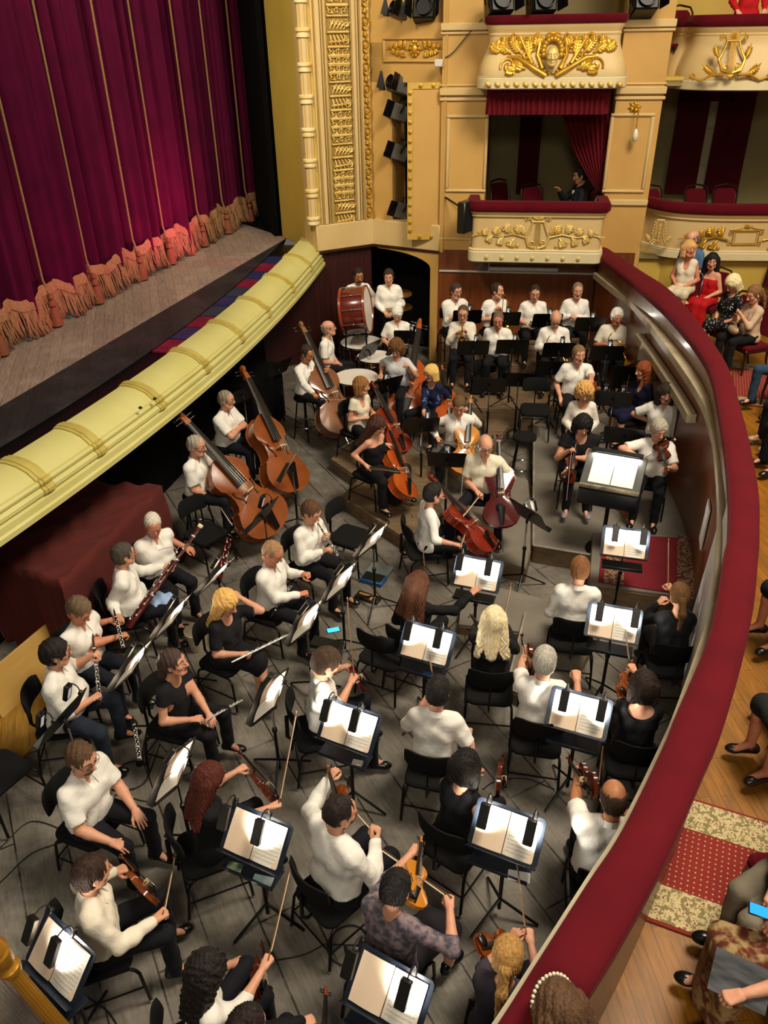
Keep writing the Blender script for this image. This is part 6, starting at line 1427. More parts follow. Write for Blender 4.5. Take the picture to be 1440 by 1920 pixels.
    allp = [hip, hc] + [p for s in (1, -1) for p in (*arms[s][:3], KN[s], AN[s])]; lo, hi = np.min(allp, 0) - 0.2, np.max(allp, 0) + 0.2
    hiT = hi.copy(); hiT[2] = max(max(a[2] for s in (1, -1) for a in arms[s][:3]), T(0, 0, 0.60)[2]) + 0.12; lo[2] = max(lo[2], fl - 0.02)
    def torso(S, o, k=0.05):
        if m or sex == 'b':
            for a, b, r in (((0, -0.09, 0), (0, 0.09, 0), 0.112), ((0.012 + belly, -0.06, 0.15), (0.012 + belly, 0.06, 0.15), 0.107 + belly * 0.5), ((0.012, -0.078, 0.31), (0.012, 0.078, 0.31), 0.107)): S.cap(T(a[0], a[1] * w, a[2]), T(b[0], b[1] * w, b[2]), r * thick + o, None, k)
        else:
            for a, b, r in (((0, -0.09, 0), (0, 0.09, 0), 0.115), ((0.008 + belly, -0.05, 0.16), (0.008 + belly, 0.05, 0.16), 0.092 + belly * 0.5), ((0.0, -0.07, 0.31), (0.0, 0.07, 0.31), 0.094)): S.cap(T(a[0], a[1] * w, a[2]), T(b[0], b[1] * w, b[2]), r * thick + o, None, k)
            for s in (1, -1): S.ell(T(0.072, 0.066 * s * w, 0.285), np.array([0.058, 0.058, 0.06]) * thick + o, 0.03)
        for s in (1, -1):
            S.cap(T(0, 0.06 * s * w, 0), T(0.01 + belly, 0.045 * s * w, 0.16), 0.1 * thick + o, None, k); S.cap(T(0.01, 0.05 * s * w, 0.16), T(0.005, 0.07 * s * w, 0.33), 0.095 * thick + o, None, k)
            S.cap(T(-0.012, 0.02 * s, 0.49), T(-0.008, (sw - 0.03) * s / 1.0, 0.44), 0.036 * thick + o, 0.05 * thick + o, 0.04)
        S.cap(T(-0.005, -(sw - 0.035), 0.415), T(-0.005, sw - 0.035, 0.415), 0.062 * thick + o, None, 0.05)
    la = math.radians(look); na = math.radians(nod); hf = nrm(f * math.cos(la) + l * math.sin(la)); hL = np.cross(U, hf); hf2 = nrm(hf * math.cos(na) - U * math.sin(na)); hU = np.cross(hf2, hL); HR = np.stack([hf2, hL, hU], 1)
    # ---- body
    S = SDF(lo, hiT, hh); torso(S, -0.012); nr = 0.055 if m else 0.046
    S.cap(T(-0.005, 0, 0.44), hc + HR @ np.array([-0.022, 0, -0.06]), nr * 1.05, nr * 0.98, 0.03)
    ar = (0.049, 0.041, 0.044, 0.027) if m else (0.043, 0.036, 0.037, 0.0235)
    for s in (1, -1):
        A, E, W, d, hp = arms[s]; q = w ** 0.6; S.cap(A, E, ar[0] * q, ar[1] * q, 0.03); S.cap(E, E + (W - E) * 0.3, ar[1] * q, ar[2] * q * 0.98, 0.015); S.cap(E + (W - E) * 0.25, W + d * 0.005, ar[2] * q * 0.98, ar[3] * q, 0.015)
        if bottom[0] != 'skip': S.cap(hj[s], KN[s], 0.076 * thick, 0.052 * thick, 0.03); S.cap(KN[s], KN[s] + (AN[s] - KN[s]) * 0.3, 0.052 * thick, 0.053 * thick, 0.02); S.cap(KN[s] + (AN[s] - KN[s]) * 0.3, AN[s], 0.053 * thick, 0.034, 0.02); S.cap(AN[s], AN[s] + f * 0.11 - U * 0.055, 0.032, 0.022, 0.02)
    V, Q = S.poly(); g = G(); g.V.append(V); g.n = len(V); g.F.append((Q, 0))
    # head
    hs = (1.09 if m else 1.04) * (0.98 + 0.04 * RNG.rand()); HRs = HR * np.array([1.0, 1.0 + 0.05 * (w - 1), 1.02]) * hs
    hid = head_id if head_id is not None else RNG.randint(3 if m else 2); Hg = HEADS[('m' if m else 'f', hid)]; g.merge(Hg, HRs, hc)
    g2 = None
    for s in (1, -1):
        A, E, W, d, hp = arms[s]; Vh, Qh = HANDS[hp]; Vh = Vh * (1.0 if m else 0.9) * size ** 0.5
        if s > 0: Vh = Vh * np.array([1, -1, 1]); Qh = Qh[:, ::-1]
        pd = (lpalm if s > 0 else rpalm); pd = (-U if pd is None else (f * pd[0] + l * pd[1] + U * pd[2])); pn = -pd; zx = nrm(pn - d * d.dot(pn)); yx = np.cross(zx, d); g.add(Vh @ np.stack([d, yx, zx], 1).T + W, Qh, 0)
    hm = hairm(hair[1]); skm = SKIN[sk]
    body = g.obj('person', [skm, LIP, EYEW, IRIS, hm], None, None, True, loc=base); tag(body, label, 'person', group)
    P = dict(root=body, hip=hip, base=base, f=f, l=l, hc=hc, T=T, L2=L2, arms=arms, KN=KN, AN=AN, fl=fl, HR=HRs); PEOPLE[key] = P
    def child(gg, name, mats, sharp=None):
        return gg.obj(name, mats, body, sharp, True, loc=base) if False else _child(gg, name, mats, sharp)
    def _child(gg, name, mats, sharp):
        for i in range(len(gg.V)): gg.V[i] = np.asarray(gg.V[i]) - base
        return gg.obj(name, mats, body, sharp, True)
    P['child'] = _child
    # ---- hair
    if hair[0] not in (None, 'bald'):
        if hair[0] not in HAIR: HAIR[hair[0]] = build_hair(hair[0])
        gg = G(); gg.merge(HAIR[hair[0]], HRs, hc); _child(gg, 'hair', hm, None)
    if beard:
        gg = G(); gg.ell((0, 0, 0), (0.05, 0.058, 0.036), 14); q = G(); q.merge(gg, HRs, hc + HRs @ np.array([0.043, 0, -0.083])); _child(q, 'beard', hairm(beard), None)
    if glasses:
        gg = G()
        for s in (-1, 1):
            gg.tube([(0.108 - 0.05 * abs(math.cos(t)) * 0.1, s * 0.032 + 0.023 * math.cos(t), 0.010 + 0.017 * math.sin(t)) for t in np.linspace(0, 2 * math.pi, 16, endpoint=False)], 0.0022, 5, closed=True); gg.tube([(0.106, s * 0.055, 0.014), (0.085, s * 0.074, 0.014), (0.0, s * 0.082, 0.012)], 0.0022, 5)
        gg.tube([(0.109, -0.009, 0.014), (0.113, 0, 0.017), (0.109, 0.009, 0.014)], 0.0022, 5); q = G(); q.merge(gg, HRs, hc); _child(q, 'glasses', glass_frame, None)
    # ---- top
    tk, tc = top[0], top[1]; o = 0.011 if tk == 'shirt' else 0.004
    S = SDF(lo, hiT, hh); torso(S, o)
    if hem == 'tuck' and m: S.cap(T(0.0, -0.075 * w, 0.085), T(0.0, 0.075 * w, 0.085), 0.118 * thick, None, 0.05)
    if sleeve != 'none':
        for s in (1, -1):
            A, E, W, d, hp = arms[s]; q = w ** 0.6; k = 0.03
            if sleeve == 'long': S.cap(A, E, 0.063 * q * (1 if m else .88), 0.057 * q * (1 if m else .88), k); S.cap(E, E + (W - E) * 0.4, 0.057 * q * (1 if m else .88), 0.055 * q * (1 if m else .88), 0.02); S.cap(E + (W - E) * 0.35, W - d * 0.015, 0.055 * q * (1 if m else .88), 0.040 * q, 0.02)
            elif sleeve == 'elbow': S.cap(A, E, 0.061 * q * (1 if m else .88), 0.053 * q * (1 if m else .88), k); S.cap(E, E + d * 0.05, 0.053 * q, 0.046 * q, 0.02); 
            else: e2 = A + (E - A) * (0.78 if sleeve == 'half' else 0.42); S.cap(A, e2, 0.066 * q * (1 if m else .86), 0.07 * q * (1 if m else .84), k)
    wr = 0.0048 if tk == 'shirt' else 0.003; ph = RNG.rand(3) * 6
    rel = lambda X, Y, Z: (X - base[0], Y - base[1], Z - base[2])
    S.disp(lambda X, Y, Z: wr * (0.7 * np.sin((X - base[0]) * 38 + (Y - base[1]) * 29 + 3.2 * np.sin((Z - base[2]) * 11 + ph[0]) + ph[1]) + 0.5 * np.sin((Y - base[1]) * 55 - (X - base[0]) * 33 + (Z - base[2]) * 24 + 2 * np.sin((X - base[0]) * 17 + ph[2]))))
    for s in (1, -1):     # open sleeve ends
        A, E, W, d, hp = arms[s]
        if sleeve in ('half', 'cap'):
            k = 0.78 if sleeve == 'half' else 0.42; c = A + (E - A) * k; dd = nrm(E - A); q = S._sub(c - 0.11, c + 0.11, 0.02)
            if q is not None:
                sl, X, Y, Z = q; pl = ((X - c[0]) * dd[0] + (Y - c[1]) * dd[1] + (Z - c[2]) * dd[2]); dist = np.sqrt((X - c[0] - dd[0] * 0.05) ** 2 + (Y - c[1] - dd[1] * 0.05) ** 2 + (Z - c[2] - dd[2] * 0.05) ** 2) - 0.1
                tor = T(0, 0, 0.2); mask = np.maximum(-pl, dist); S.D[sl] = np.where((pl > 0) & (dist < 0) & ((X - tor[0]) * (c - tor)[0] + (Y - tor[1]) * (c - tor)[1] > 0.6 * ((c - tor)[:2] ** 2).sum()), np.maximum(S.D[sl], pl), S.D[sl])
    nz = T(0.0, 0, 0.525)
    if neck == 'scoop': S.ell(T(0.07, 0, 0.50), (0.085 * size, 0.085 * size, 0.115 * size), 0.01, np.stack([tp, tl, ta], 1), True); S.cap(T(-0.01, 0, 0.47), T(-0.01, 0, 0.7), 0.078, None, 0.01, True)
    elif neck == 'vee': S.ell(T(0.085, 0, 0.46), (0.07 * size, 0.055 * size, 0.15 * size), 0.01, np.stack([tp, tl, ta], 1), True); S.cap(T(-0.01, 0, 0.5), T(-0.01, 0, 0.7), 0.066, None, 0.01, True)
    elif neck == 'strap': S.cut(T(0, 0, 0.37), ta); 
    elif neck == 'openback': S.ell(T(-0.06, 0, 0.5), (0.1 * size, 0.12 * size, 0.12 * size), 0.01, np.stack([tp, tl, ta], 1), True); S.cap(T(-0.01, 0, 0.47), T(-0.01, 0, 0.7), 0.085, None, 0.01, True)
    elif neck == 'round': S.cap(T(-0.005, 0, 0.475), T(0, 0, 0.7), 0.066 if m else 0.06, None, 0.01, True)
    else: S.cap(T(0.0, 0, 0.49), T(0.01, 0, 0.7), 0.058, None, 0.01, True); S.ell(T(0.1, 0, 0.46), (0.055, 0.03, 0.075), 0.01, np.stack([tp, tl, ta], 1), True)
    if hem == 'tuck': S.cut(T(0, 0, 0.045), -ta)
    elif hem == 'out': S.cut(T(0, 0, -0.055), -ta)
    V, Q = S.poly(); gg = G(); gg.V.append(V); gg.n = len(V); gg.F.append((Q, 0))
    if neck == 'collar':
        for s in (1, -1):
            pts = []
            R_ = np.stack([tp, tl, ta], 1) * size
            ring_i, ring_o, ring_t = [], [], []
            for k in range(9):
                a = math.pi - s * (k / 8) * math.radians(150); ca, sa = math.cos(a), math.sin(a)
                ring_t.append(T(0.0 + 0.062 * ca - 0.004, 0.060 * sa, 0.535 - 0.022 * (1 + ca))); ring_o.append(T(-0.002 + 0.085 * ca, 0.083 * sa, 0.495 - 0.032 * (1 + ca)) if k < 8 else T(0.115, 0.045 * s, 0.395))
                ring_i.append(T(0.0 + 0.056 * ca, 0.055 * sa, 0.49 - 0.02 * (1 + ca)))
            gg.grid(np.array([ring_t, ring_o]) if s > 0 else np.array([ring_o, ring_t])); gg.grid(np.array([ring_i, ring_t]) if s > 0 else np.array([ring_t, ring_i]))
    tm = cloth(tc, top[2] if len(top) > 2 else None, 0.8, top[3] if len(top) > 3 else None)
    P['top'] = _child(gg, {'shirt': 'shirt', 'tee': 'top', 'dress': 'dress', 'blouse': 'blouse'}.get(tk, 'top'), tm, None)
    # ---- bottom
    if bottom[0] != 'skip':
        S = SDF(lo, np.array([hi[0], hi[1], T(0, 0, 0.16)[2]]) if not stand else hiT, hh); S.cap(T(0, -0.085 * w, 0), T(0, 0.085 * w, 0), 0.119 * thick, None, 0.04);
        if belly and hem == 'tuck': S.cap(T(belly * 0.4, -0.05, 0.03), T(belly * 0.4, 0.05, 0.03), 0.105 * thick, None, 0.04)
        bk = bottom[0]
        for s in (1, -1):
            K_, A_ = KN[s], AN[s]
            if bk == 'trousers': S.cap(hj[s], K_, 0.092 * thick, 0.067 * thick, 0.035); S.cap(K_, A_ - U * 0.015, 0.066 * thick, 0.054, 0.02)
            else: S.cap(hj[s], K_, 0.096 * thick, 0.072 * thick, 0.05); S.cap(K_, K_ + (A_ - K_) * (0.1 if bk == 'skirt' else 0.85), 0.072 * thick, 0.075 * thick, 0.04)
        if bk in ('skirt', 'dress', 'longskirt'):
            mk = (KN[1] + KN[-1]) / 2; S.cap(hip + U * -0.01, mk, 0.1, 0.075, 0.06)
            if bk != 'skirt': ma = (AN[1] + AN[-1]) / 2; S.cap(mk, ma + U * 0.06, 0.09, 0.12, 0.06)
        S.disp(lambda X, Y, Z: 0.0045 * np.sin((X - base[0]) * 30 + ph[0] + 2 * np.sin((Z - base[2]) * 18)) * np.sin((Y - base[1]) * 33 + ph[1]))
        V, Q = S.poly(); gg = G(); gg.V.append(V); gg.n = len(V); gg.F.append((Q, 0)); bm_ = cloth(bottom[1], bottom[2] if len(bottom) > 2 else None, 0.85, bottom[3] if len(bottom) > 3 else None); _child(gg, {'trousers': 'trousers', 'skirt': 'skirt', 'longskirt': 'skirt', 'dress': 'dress_skirt'}[bk], bm_, None)
    if shoes:
        for s in (1, -1):
            A_ = AN[s]; d = f.copy() if not (legs == 'cross' and s > 0) else nrm(f * 0.8 - U * 0.5)
            d = nrm(d + l * 0.18 * s * (legs != 'cross')); zx = nrm(U - d * d.dot(U)); yx = np.cross(zx, d); gg = G(); gg.merge(SHOES[shoes[0]], np.stack([d, yx, zx], 1) * size, A_ - zx * 0.082); _child(gg, 'shoe', shoe_black if shoes[1] is None else pbr('shoe_' + shoes[1].strip('#'), shoes[1], 0.3), None)
    return P
# ------------------------------------------------------------------ the orchestra
DEG = math.degrees
def yaw_of(L, Rr, z):
    a = at(*L, z); b = at(*Rr, z); d = b - a; return DEG(math.atan2(d[1], d[0])) + 90
chairs = Pool(make_chair()); stools = Pool(make_stool()); theatre = Pool(make_box_chair())
ST1 = Pool(make_stand('music_stand', TH1, ZC1, True, stand_blue)); ST2 = Pool(make_stand('music_stand', TH2, ZC2, False, stand_black))
ST3 = Pool(make_stand('music_stand', TH1, ZC1, False, stand_black)); SCO1 = Pool(make_score(TH1, ZC1, False)); SCO2 = Pool(make_score(TH2, ZC2, True)); LMP1 = Pool(make_lamp(TH1, ZC1)); LMP2 = Pool(make_lamp(TH2, ZC2))
VN = Pool(make_fiddle('violin', 'violin', 0.356, 0.592, 0.032, 0.016, chin=True)); CE = Pool(make_fiddle('cello', 'cello', 0.755, 1.22, 0.115, 0.032, pin=0.32)); DB = Pool(make_fiddle('double_bass', 'double bass', 1.22, 1.98, 0.21, 0.04, bass=True, pin=0.2))
BW = Pool(make_bow(0.74)); CB = Pool(make_bow(0.70))
CL_ = Pool(make_woodwind('clarinet', 'clarinet', 0.60, 0.0125, 0.0145, ebony, 13, 0.036)); OB = Pool(make_woodwind('oboe', 'oboe', 0.60, 0.009, 0.0125, ebony, 14, 0.02)); FLU = Pool(make_woodwind('flute', 'flute', 0.67, 0.0098, 0.0098, silver, 13, 0, False)); BSN = Pool(make_bassoon())
def put_len(A, px2, L, far): return at_len(A, px2[0], px2[1], L, far)
def fid(pool, L, label, base, tip, far, n, mat=None, group=None, swing=None):
    A = at(*base); S_ = put_len(A, tip, L, far); R = frame(S_ - A, n); o = pool.put(A, R, label, group, 1.0, {varnish.name: mat} if mat else None)
    return lambda t, y=0.0, z=0.0: A + R @ np.array([t * L, y, z])
def bow(label, frog, tip, far, pool=None, L=0.74, z=None):
    A = at(*frog) if len(frog) == 3 and not isinstance(frog, np.ndarray) else np.asarray(frog); S_ = put_len(A, tip, L, far); d = nrm(S_ - A); side = np.cross(d, (0, 0, 1)); R = frame(d, np.cross(side, d)); (pool or BW).put(A - d * 0.03, R, label); return A
def bow_dir(label, A, d, pool=None):
    d = nrm(d); side = np.cross(d, (0, 0, 1)); R = frame(d, np.cross(side, d)); (pool or BW).put(np.asarray(A) - d * 0.03, R, label); return np.asarray(A)
def seat(P, label, pool=None, back=0.03, group=None, dz=0.0):
    f = P['f']; b = P['base'] - f * back; (pool or chairs).put((b[0], b[1], P['fl'] + dz), np.stack([f, P['l'], np.array([0, 0, 1.0])], 1), label, group)
SEAT = []
def mus(key, label, head, face, ref, chair=True, **k):
    P = person(key, label, head, face, **k)
    if chair == 'stool': seat(P, 'black bar stool under ' + ref, stools)
    elif chair: seat(P, 'black padded chair under ' + ref)
    return P
def stand(label, u, v, yaw, kind=1, fl=0.0, score=None, lamps=(), light=1.0, lampref=None, zoff=0.0):
    th, zc = (TH2, ZC2) if kind == 2 else (TH1, ZC1); P = at(u, v, fl + zc); R = RZ(yaw); P = np.array([P[0], P[1], fl]); (ST3 if kind == 3 else ST1 if kind == 1 else ST2).put(P, R, label)
    ref = lampref or label
    if score: (SCO2 if kind == 2 else SCO1).put(P, R, score)
    for i, y in enumerate(lamps):
        yy, lb, on = y; (LMP2 if kind == 2 else LMP1).put(P + R @ np.array([0, yy, 0]), R, lb)
        if on: place_lamp_light(P, R, 2 if kind == 2 else 1, th, zc, yy)
    return P
AT = at
# ---------------- front stands with lit scores (reader looks along yaw)
FS = [('A', 655, 1362, (607, 1310), (722, 1350), 'of the broad man raising a viola', [(0.2, 1), (-0.07, 1)]),
      ('B', 800, 1207, (752, 1163), (857, 1190), 'left of the long-haired blonde violinist', [(0.18, 1), (-0.12, 1)]),
      ('C', 895, 1075, (850, 1035), (945, 1052), 'being touched by the woman in black', [(0.19, 1), (-0.12, 1)]),
      ('D', 1172, 1018, (1122, 985), (1228, 998), 'standing before the red podium carpet', [(0.12, 1), (-0.18, 1)]),
      ('E', 1150, 1168, (1098, 1122), (1215, 1143), 'right of the man with auburn hair', [(0.14, 1), (-0.19, 1)]),
      ('F', 1085, 1337, (1028, 1288), (1158, 1322), 'right of the grey-haired violinist seen from behind', [(0.13, 1), (-0.18, 1)]),
      ('G', 950, 1560, (882, 1495), (1030, 1548), 'left of the bald violinist', [(0.17, 1), (-0.17, 1)]),
      ('H', 480, 1570, (436, 1506), (556, 1556), 'right of the red-haired violinist', [(0.24, 0), (-0.05, 1)]),
      ('I', 728, 1858, (675, 1768), (822, 1848), 'at the bottom edge below the patterned blouse', [(0.25, 0), (-0.12, 1)]),
      ('J', 112, 1795, (75, 1700), (172, 1790), 'in the bottom left corner beside the harp', [(0.22, 0), (-0.02, 1)])]
for k, u, v, a, b, ref, lamps in FS:
    stand('blue-black music stand ' + ref, u, v, yaw_of(a, b, 1.12), 1, 0.0, 'open score lit on the stand ' + ref, [(y, ('left' if i == 0 else 'right') + ' lamp on the stand ' + ref, on) for i, (y, on) in enumerate(lamps)])
# ---------------- wind stands, seen edge-on
WS = [('K', 575, 1165, 158, 'before the curly blonde flutist', 1), ('L', 507, 1305, 162, 'before the dark-haired flutist', 1), ('N', 325, 1155, 158, 'before the bassoonist in glasses', 1), ('O', 250, 1245, 160, 'before the clarinettist looking down', 1),
      ('P', 408, 1078, 150, 'before the white-haired bassoonist', 1), ('Q', 700, 1012, 150, 'before the oboist who is playing', 1), ('R', 640, 1090, 155, 'before the oboist cleaning his reed', 1), ('M', 328, 1445, 165, 'before the man with hands on knees', 1)]
for k, u, v, yw, ref, on in WS:
    stand('black music stand seen edge-on ' + ref, u, v, yw + 190, 3, 0.0, 'open score on the stand ' + ref, [(0.05, 'black clip lamp on the stand ' + ref, on)])
stand('black music stand seen from behind at the left, beside the clarinettist in glasses', 118, 1345, 340, 2, 0.0, None, [(0.17, 'black clip lamp poking over the left stand beside the clarinettist in glasses', 0), (-0.17, 'lower black clip lamp on the left stand by the clarinettist in glasses', 0)])
stand('tall black music stand between the front two double basses', 545, 870, 200 + 150, 2, 0.0, 'score sheet on the stand between the front two double basses', [])
stand('black music stand below the front double bass', 492, 965, 335, 2, 0.0, None, [(0.1, 'black clip lamp on the stand below the front double bass', 0)])
# ---------------- cello stands, seen from behind
for (u, v, yw, fl, ref, ly) in ((838, 862, 262, 0.0, 'with the tall lamp in front of the balding cellist', 0.0), (790, 797, 275, 0.0, 'in front of the cellist with the golden cello', 0.1), (726, 722, 300, 0.0, 'beside the cellist in the cream blouse', 0.0), (692, 655, 320, 0.0, 'between the two white timpani heads', None), (700, 552, 268, 0.3, 'in front of the bass drum', None), (766, 632, 265, 0.2, 'in front of the white-haired percussionist', 0.05)):
    stand('black music stand ' + ref, u, v, yw, 2, fl, None, [(ly, 'black clip lamp on the stand ' + ref, 1)] if ly is not None else [])
# ---------------- brass stands
for (u, v, yw, fl, ref) in ((887, 652, 268, 0.42, 'before the trumpeter at the left'), (960, 650, 268, 0.42, 'before the man leaning with one arm down'), (1048, 656, 266, 0.42, 'before the bald brass player looking down'), (1137, 662, 264, 0.42, 'before the silver-haired horn player'), (876, 594, 270, 0.47, 'before the brass player with folded arms'), (948, 598, 270, 0.47, 'before the trombonist'), (1026, 601, 268, 0.47, 'before the smiling man in the back row'), (1106, 608, 266, 0.47, 'before the tall back-row man')):
    stand('black music stand ' + ref, u, v, yw, 2, fl, None, [(0.05, 'black clip lamp on the stand ' + ref, 1)])
for (u, v, yw, fl, ref, n) in ((972, 712, 262, 0.05, 'beside the empty chairs at the centre', 0), (1035, 690, 262, 0.21, 'behind the empty chairs at the centre', 0), (1150, 748, 255, 0.29, 'between the standing violist and the red-curled woman', 2), (1170, 817, 250, 0.29, 'behind the conductor lectern', 0), (918, 722, 262, 0.0, 'left of the empty chairs at the centre', 0), (1180, 700, 255, 0.29, 'behind the red-curled woman', 1)):
    stand('black music stand ' + ref, u, v, yw, 2, fl, None, [(0.12 - 0.24 * i, ('left' if i == 0 else 'right') + ' black clip lamp on the stand ' + ref, 0) for i in range(n)])
stand('black music stand with a scattered score right of the dark red cello', 992, 965, 215, 2, 0.0, 'loose score on the stand right of the dark red cello', [(0.0, 'black clip lamp on the stand right of the dark red cello', 1)])
stand('dark music stand in the shadow under the stage edge', 455, 740, 320, 2, 0.0, None, []); stand('dark music stand behind the rear double bass player', 522, 690, 320, 2, 0.0, None, [])
# ================= woodwinds (left)
P = mus('W1', 'white-haired bassoonist in a white shirt leaning to his neighbour', (287, 983), 318, 'the white-haired bassoonist', hair=('cropped', '#b9b2a6'), sleeve='half', LH=('px', 358, 1030, 0.72), RH=('px', 305, 1025, 0.86), lp='relax', rp='relax', nod=25, look=-25, w=1.1, belly=0.03, sk=1)
P = mus('W2', 'bassoonist in glasses and white shirt with a black neck strap', (232, 1040), 12, 'the bassoonist in glasses', hair=('short', '#3a352e'), glasses=True, sleeve='long', LH=('px', 318, 1060, 0.85), RH=('px', 222, 1160, 0.78), lp='hold', rp='hold', w=1.15, belly=0.05, nod=0, look=20)
bx = fid(BSN, 1.30, 'dark maroon bassoon across the knees of the bassoonist in glasses', (243, 1177, 0.62), (377, 984), True, (-0.3, -0.6, 0.7))
bx = fid(BSN, 1.30, 'red and silver bassoon standing upright behind the wind stands', (412, 1090, 0.06), (445, 955), True, (0.3, -0.9, 0.2))
P = mus('W3', 'clarinettist in white shirt looking down at his instrument', (148, 1143), 338, 'the clarinettist looking down', hair=('short', '#5a4a38'), sleeve='half', nod=38, LH=('px', 218, 1160, 0.86), RH=('px', 234, 1190, 0.78), lp='hold', rp='hold', w=1.08, sk=1, bottom=('trousers', '#1a1d26'))
fid(CL_, 0.60, 'black and silver clarinet held by the clarinettist looking down', (215, 1150, 0.92), (232, 1220), False, (0.4, -0.5, 0.6))
P = mus('W4', 'clarinettist with glasses and dark hair in white shirt and jeans', (105, 1225), 8, 'the clarinettist in glasses', hair=('full', '#15100e'), glasses=True, sleeve='elbow', LH=('px', 178, 1226, 0.98), RH=('px', 184, 1304, 0.74), lp='hold', rp='grip', look=12, nod=5, w=1.2, belly=0.06, hem='out', bottom=('trousers', '#262c38'), kl=(222, 1310, 0.58), kr=(196, 1378, 0.56), fL=(284, 1372))
fid(CL_, 0.60, 'black clarinet held upright by the clarinettist in glasses', (175, 1202, 1.06), (187, 1325), False, (0.6, -0.5, 0.4))
fid(CL_, 0.60, 'black and silver clarinet standing on the floor peg', (250, 1352, 0.62), (262, 1432), False, (0.4, -0.8, 0.3))
P = mus('W5', 'oboist playing in a white shirt', (583, 960), 325, 'the oboist who is playing', hair=('short', '#4a3020'), sleeve='long', nod=25, LH=('px', 612, 1002, 0.95), RH=('px', 615, 1030, 0.86), lp='hold', rp='hold')
fid(OB, 0.60, 'black oboe being played', (598, 984, 1.06), (637, 1049), False, (0.5, -0.5, 0.6))
P = mus('W6', 'oboist with ginger hair cleaning a reed with both hands', (511, 1036), 335, 'the oboist cleaning his reed', hair=('cropped', '#8a6a4a'), sleeve='long', nod=28, LH=('px', 576, 1077, 0.88), RH=('px', 573, 1112, 0.76), lp='grip', rp='grip', sk=1)
fid(OB, 0.60, 'oboe lying on the knees of the oboist cleaning his reed', (512, 1151, 0.68), (549, 1094), True, (0, -0.4, 0.9))
P = mus('W7', 'curly blonde flutist in black with one hand behind her head', (424, 1130), 330, 'the curly blonde flutist', sex='f', hair=('long_wavy', '#c79a56'), top=('tee', '#17171b'), neck='scoop', sleeve='half', hem='out', nod=22, w=1.1, LH=('px', 440, 1114, 1.14), RH=('px', 464, 1226, 0.74), le=(0.8, 0.6, 0.35), lp='relax', rp='hold', bottom=('skirt', '#17171c'), legs='cross')
fid(FLU, 0.67, 'silver flute held in the lap of the curly blonde flutist', (434, 1242, 0.80), (541, 1190), True, (0, -0.3, 1))
P = mus('W8', 'dark-haired flutist in a black top with folded hands', (326, 1243), 340, 'the dark-haired flutist', sex='f', hair=('ponytail', '#3a2c26'), top=('tee', '#17171b'), neck='scoop', sleeve='cap', hem='out', nod=-8, look=10, w=1.12, LH=('px', 398, 1350, 0.72), RH=('px', 372, 1348, 0.74), bottom=('trousers', '#17171c'), kl=(452, 1338, 0.6), fL=(497, 1424), shoes=('pump', None))
fid(FLU, 0.67, 'silver flute in the hands of the dark-haired flutist', (385, 1352, 0.80), (454, 1313), True, (0, -0.3, 1))
P = mus('M', 'man in glasses and short-sleeved white shirt with hands on his knees', (153, 1422), 338, 'the man with hands on his knees', hair=('short', '#4a3524'), glasses=True, sleeve='half', LH=('px', 262, 1532, 0.63), RH=('px', 225, 1585, 0.63), lp='flat', rp='flat', kl=(282, 1535, 0.56), kr=(236, 1592, 0.56), nod=12, look=-5, w=1.08, beard='#5a4634')
# ================= front strings
P = None
v = fid(VN, 0.592, 'amber violin resting upright against the man in cream by the left stand', (286, 1693, 0.78), (217, 1612), True, (0.6, 0.5, 0.3), V_VIOL)
b = bow('bow held upright by the man with the amber violin', (307, 1712, 0.78), (329, 1597), True)
P = mus('S15', 'dark-haired man in cream shirt holding an amber violin at his knee', (172, 1637), 20, 'the man with the amber violin', hair=('short', '#2a1a12'), sleeve='long', top=('shirt', '#efe6d2'), LH=v(0.78), RH=b, lp='hold', rp='grip', kl=(352, 1660, 0.58), kr=(388, 1732, 0.58), look=18, nod=8)
v = fid(VN, 0.592, 'dark violin in the lap of the woman with curly dark hair', (478, 1868, 0.66), (482, 1772), True, (0.7, -0.3, 0.4), V_VDARK)
b = bow('long bow raised by the woman with curly dark hair', (505, 1795, 0.86), (549, 1606), True)
P = mus('S16', 'woman with curly dark hair in a white blouse raising a bow', (388, 1822), 28, 'the woman with curly dark hair', sex='f', hair=('long_wavy', '#120c0a'), top=('blouse', WHITE), neck='round', sleeve='elbow', hem='out', LH=v(0.8), RH=b, lp='hold', rp='grip', kl=(492, 1765, 0.58), kr=(556, 1810, 0.58), nod=15)
v = fid(VN, 0.592, 'violin with a pale scroll rising at the bottom edge', (596, 2040, 0.75), (606, 1858), True, (0.3, -0.4, 0.7), V_VIOL)
P = mus('S17', 'dark-haired player cropped by the bottom edge', (462, 1925), 45, 'the player cropped by the bottom edge', hair=('ponytail', '#1a100c'), sex='f', top=('tee', BLACK), neck='round', LH=v(0.7), lp='hold')
v = fid(VN, 0.592, 'dark violin tilted down by the red-haired violinist', (518, 1512, 0.72), (441, 1415), True, (0.5, 0.5, 0.4), V_VDARK)
b = bow('long bow held upright by the red-haired violinist', (523, 1507, 0.80), (557, 1328), True)
P = mus('S12', 'red-haired woman in black with a violin', (392, 1460), 22, 'the red-haired violinist', sex='f', hair=('long', '#43190f'), top=('tee', BLACK), neck='round', sleeve='elbow', hem='out', LH=v(0.76), RH=b, lp='hold', rp='grip', bottom=('trousers', BLACK), kl=(545, 1475, 0.58), kr=(560, 1520, 0.56), nod=18)
v = fid(VN, 0.66, 'orange viola held high by the man in white at centre', (655, 1548, 1.10), (617, 1428), True, (-0.6, 0.3, 0.6), V_VIOL)
b = bow('bow held low in front of the man in white at centre', (703, 1562, 0.98), (640, 1490), True)
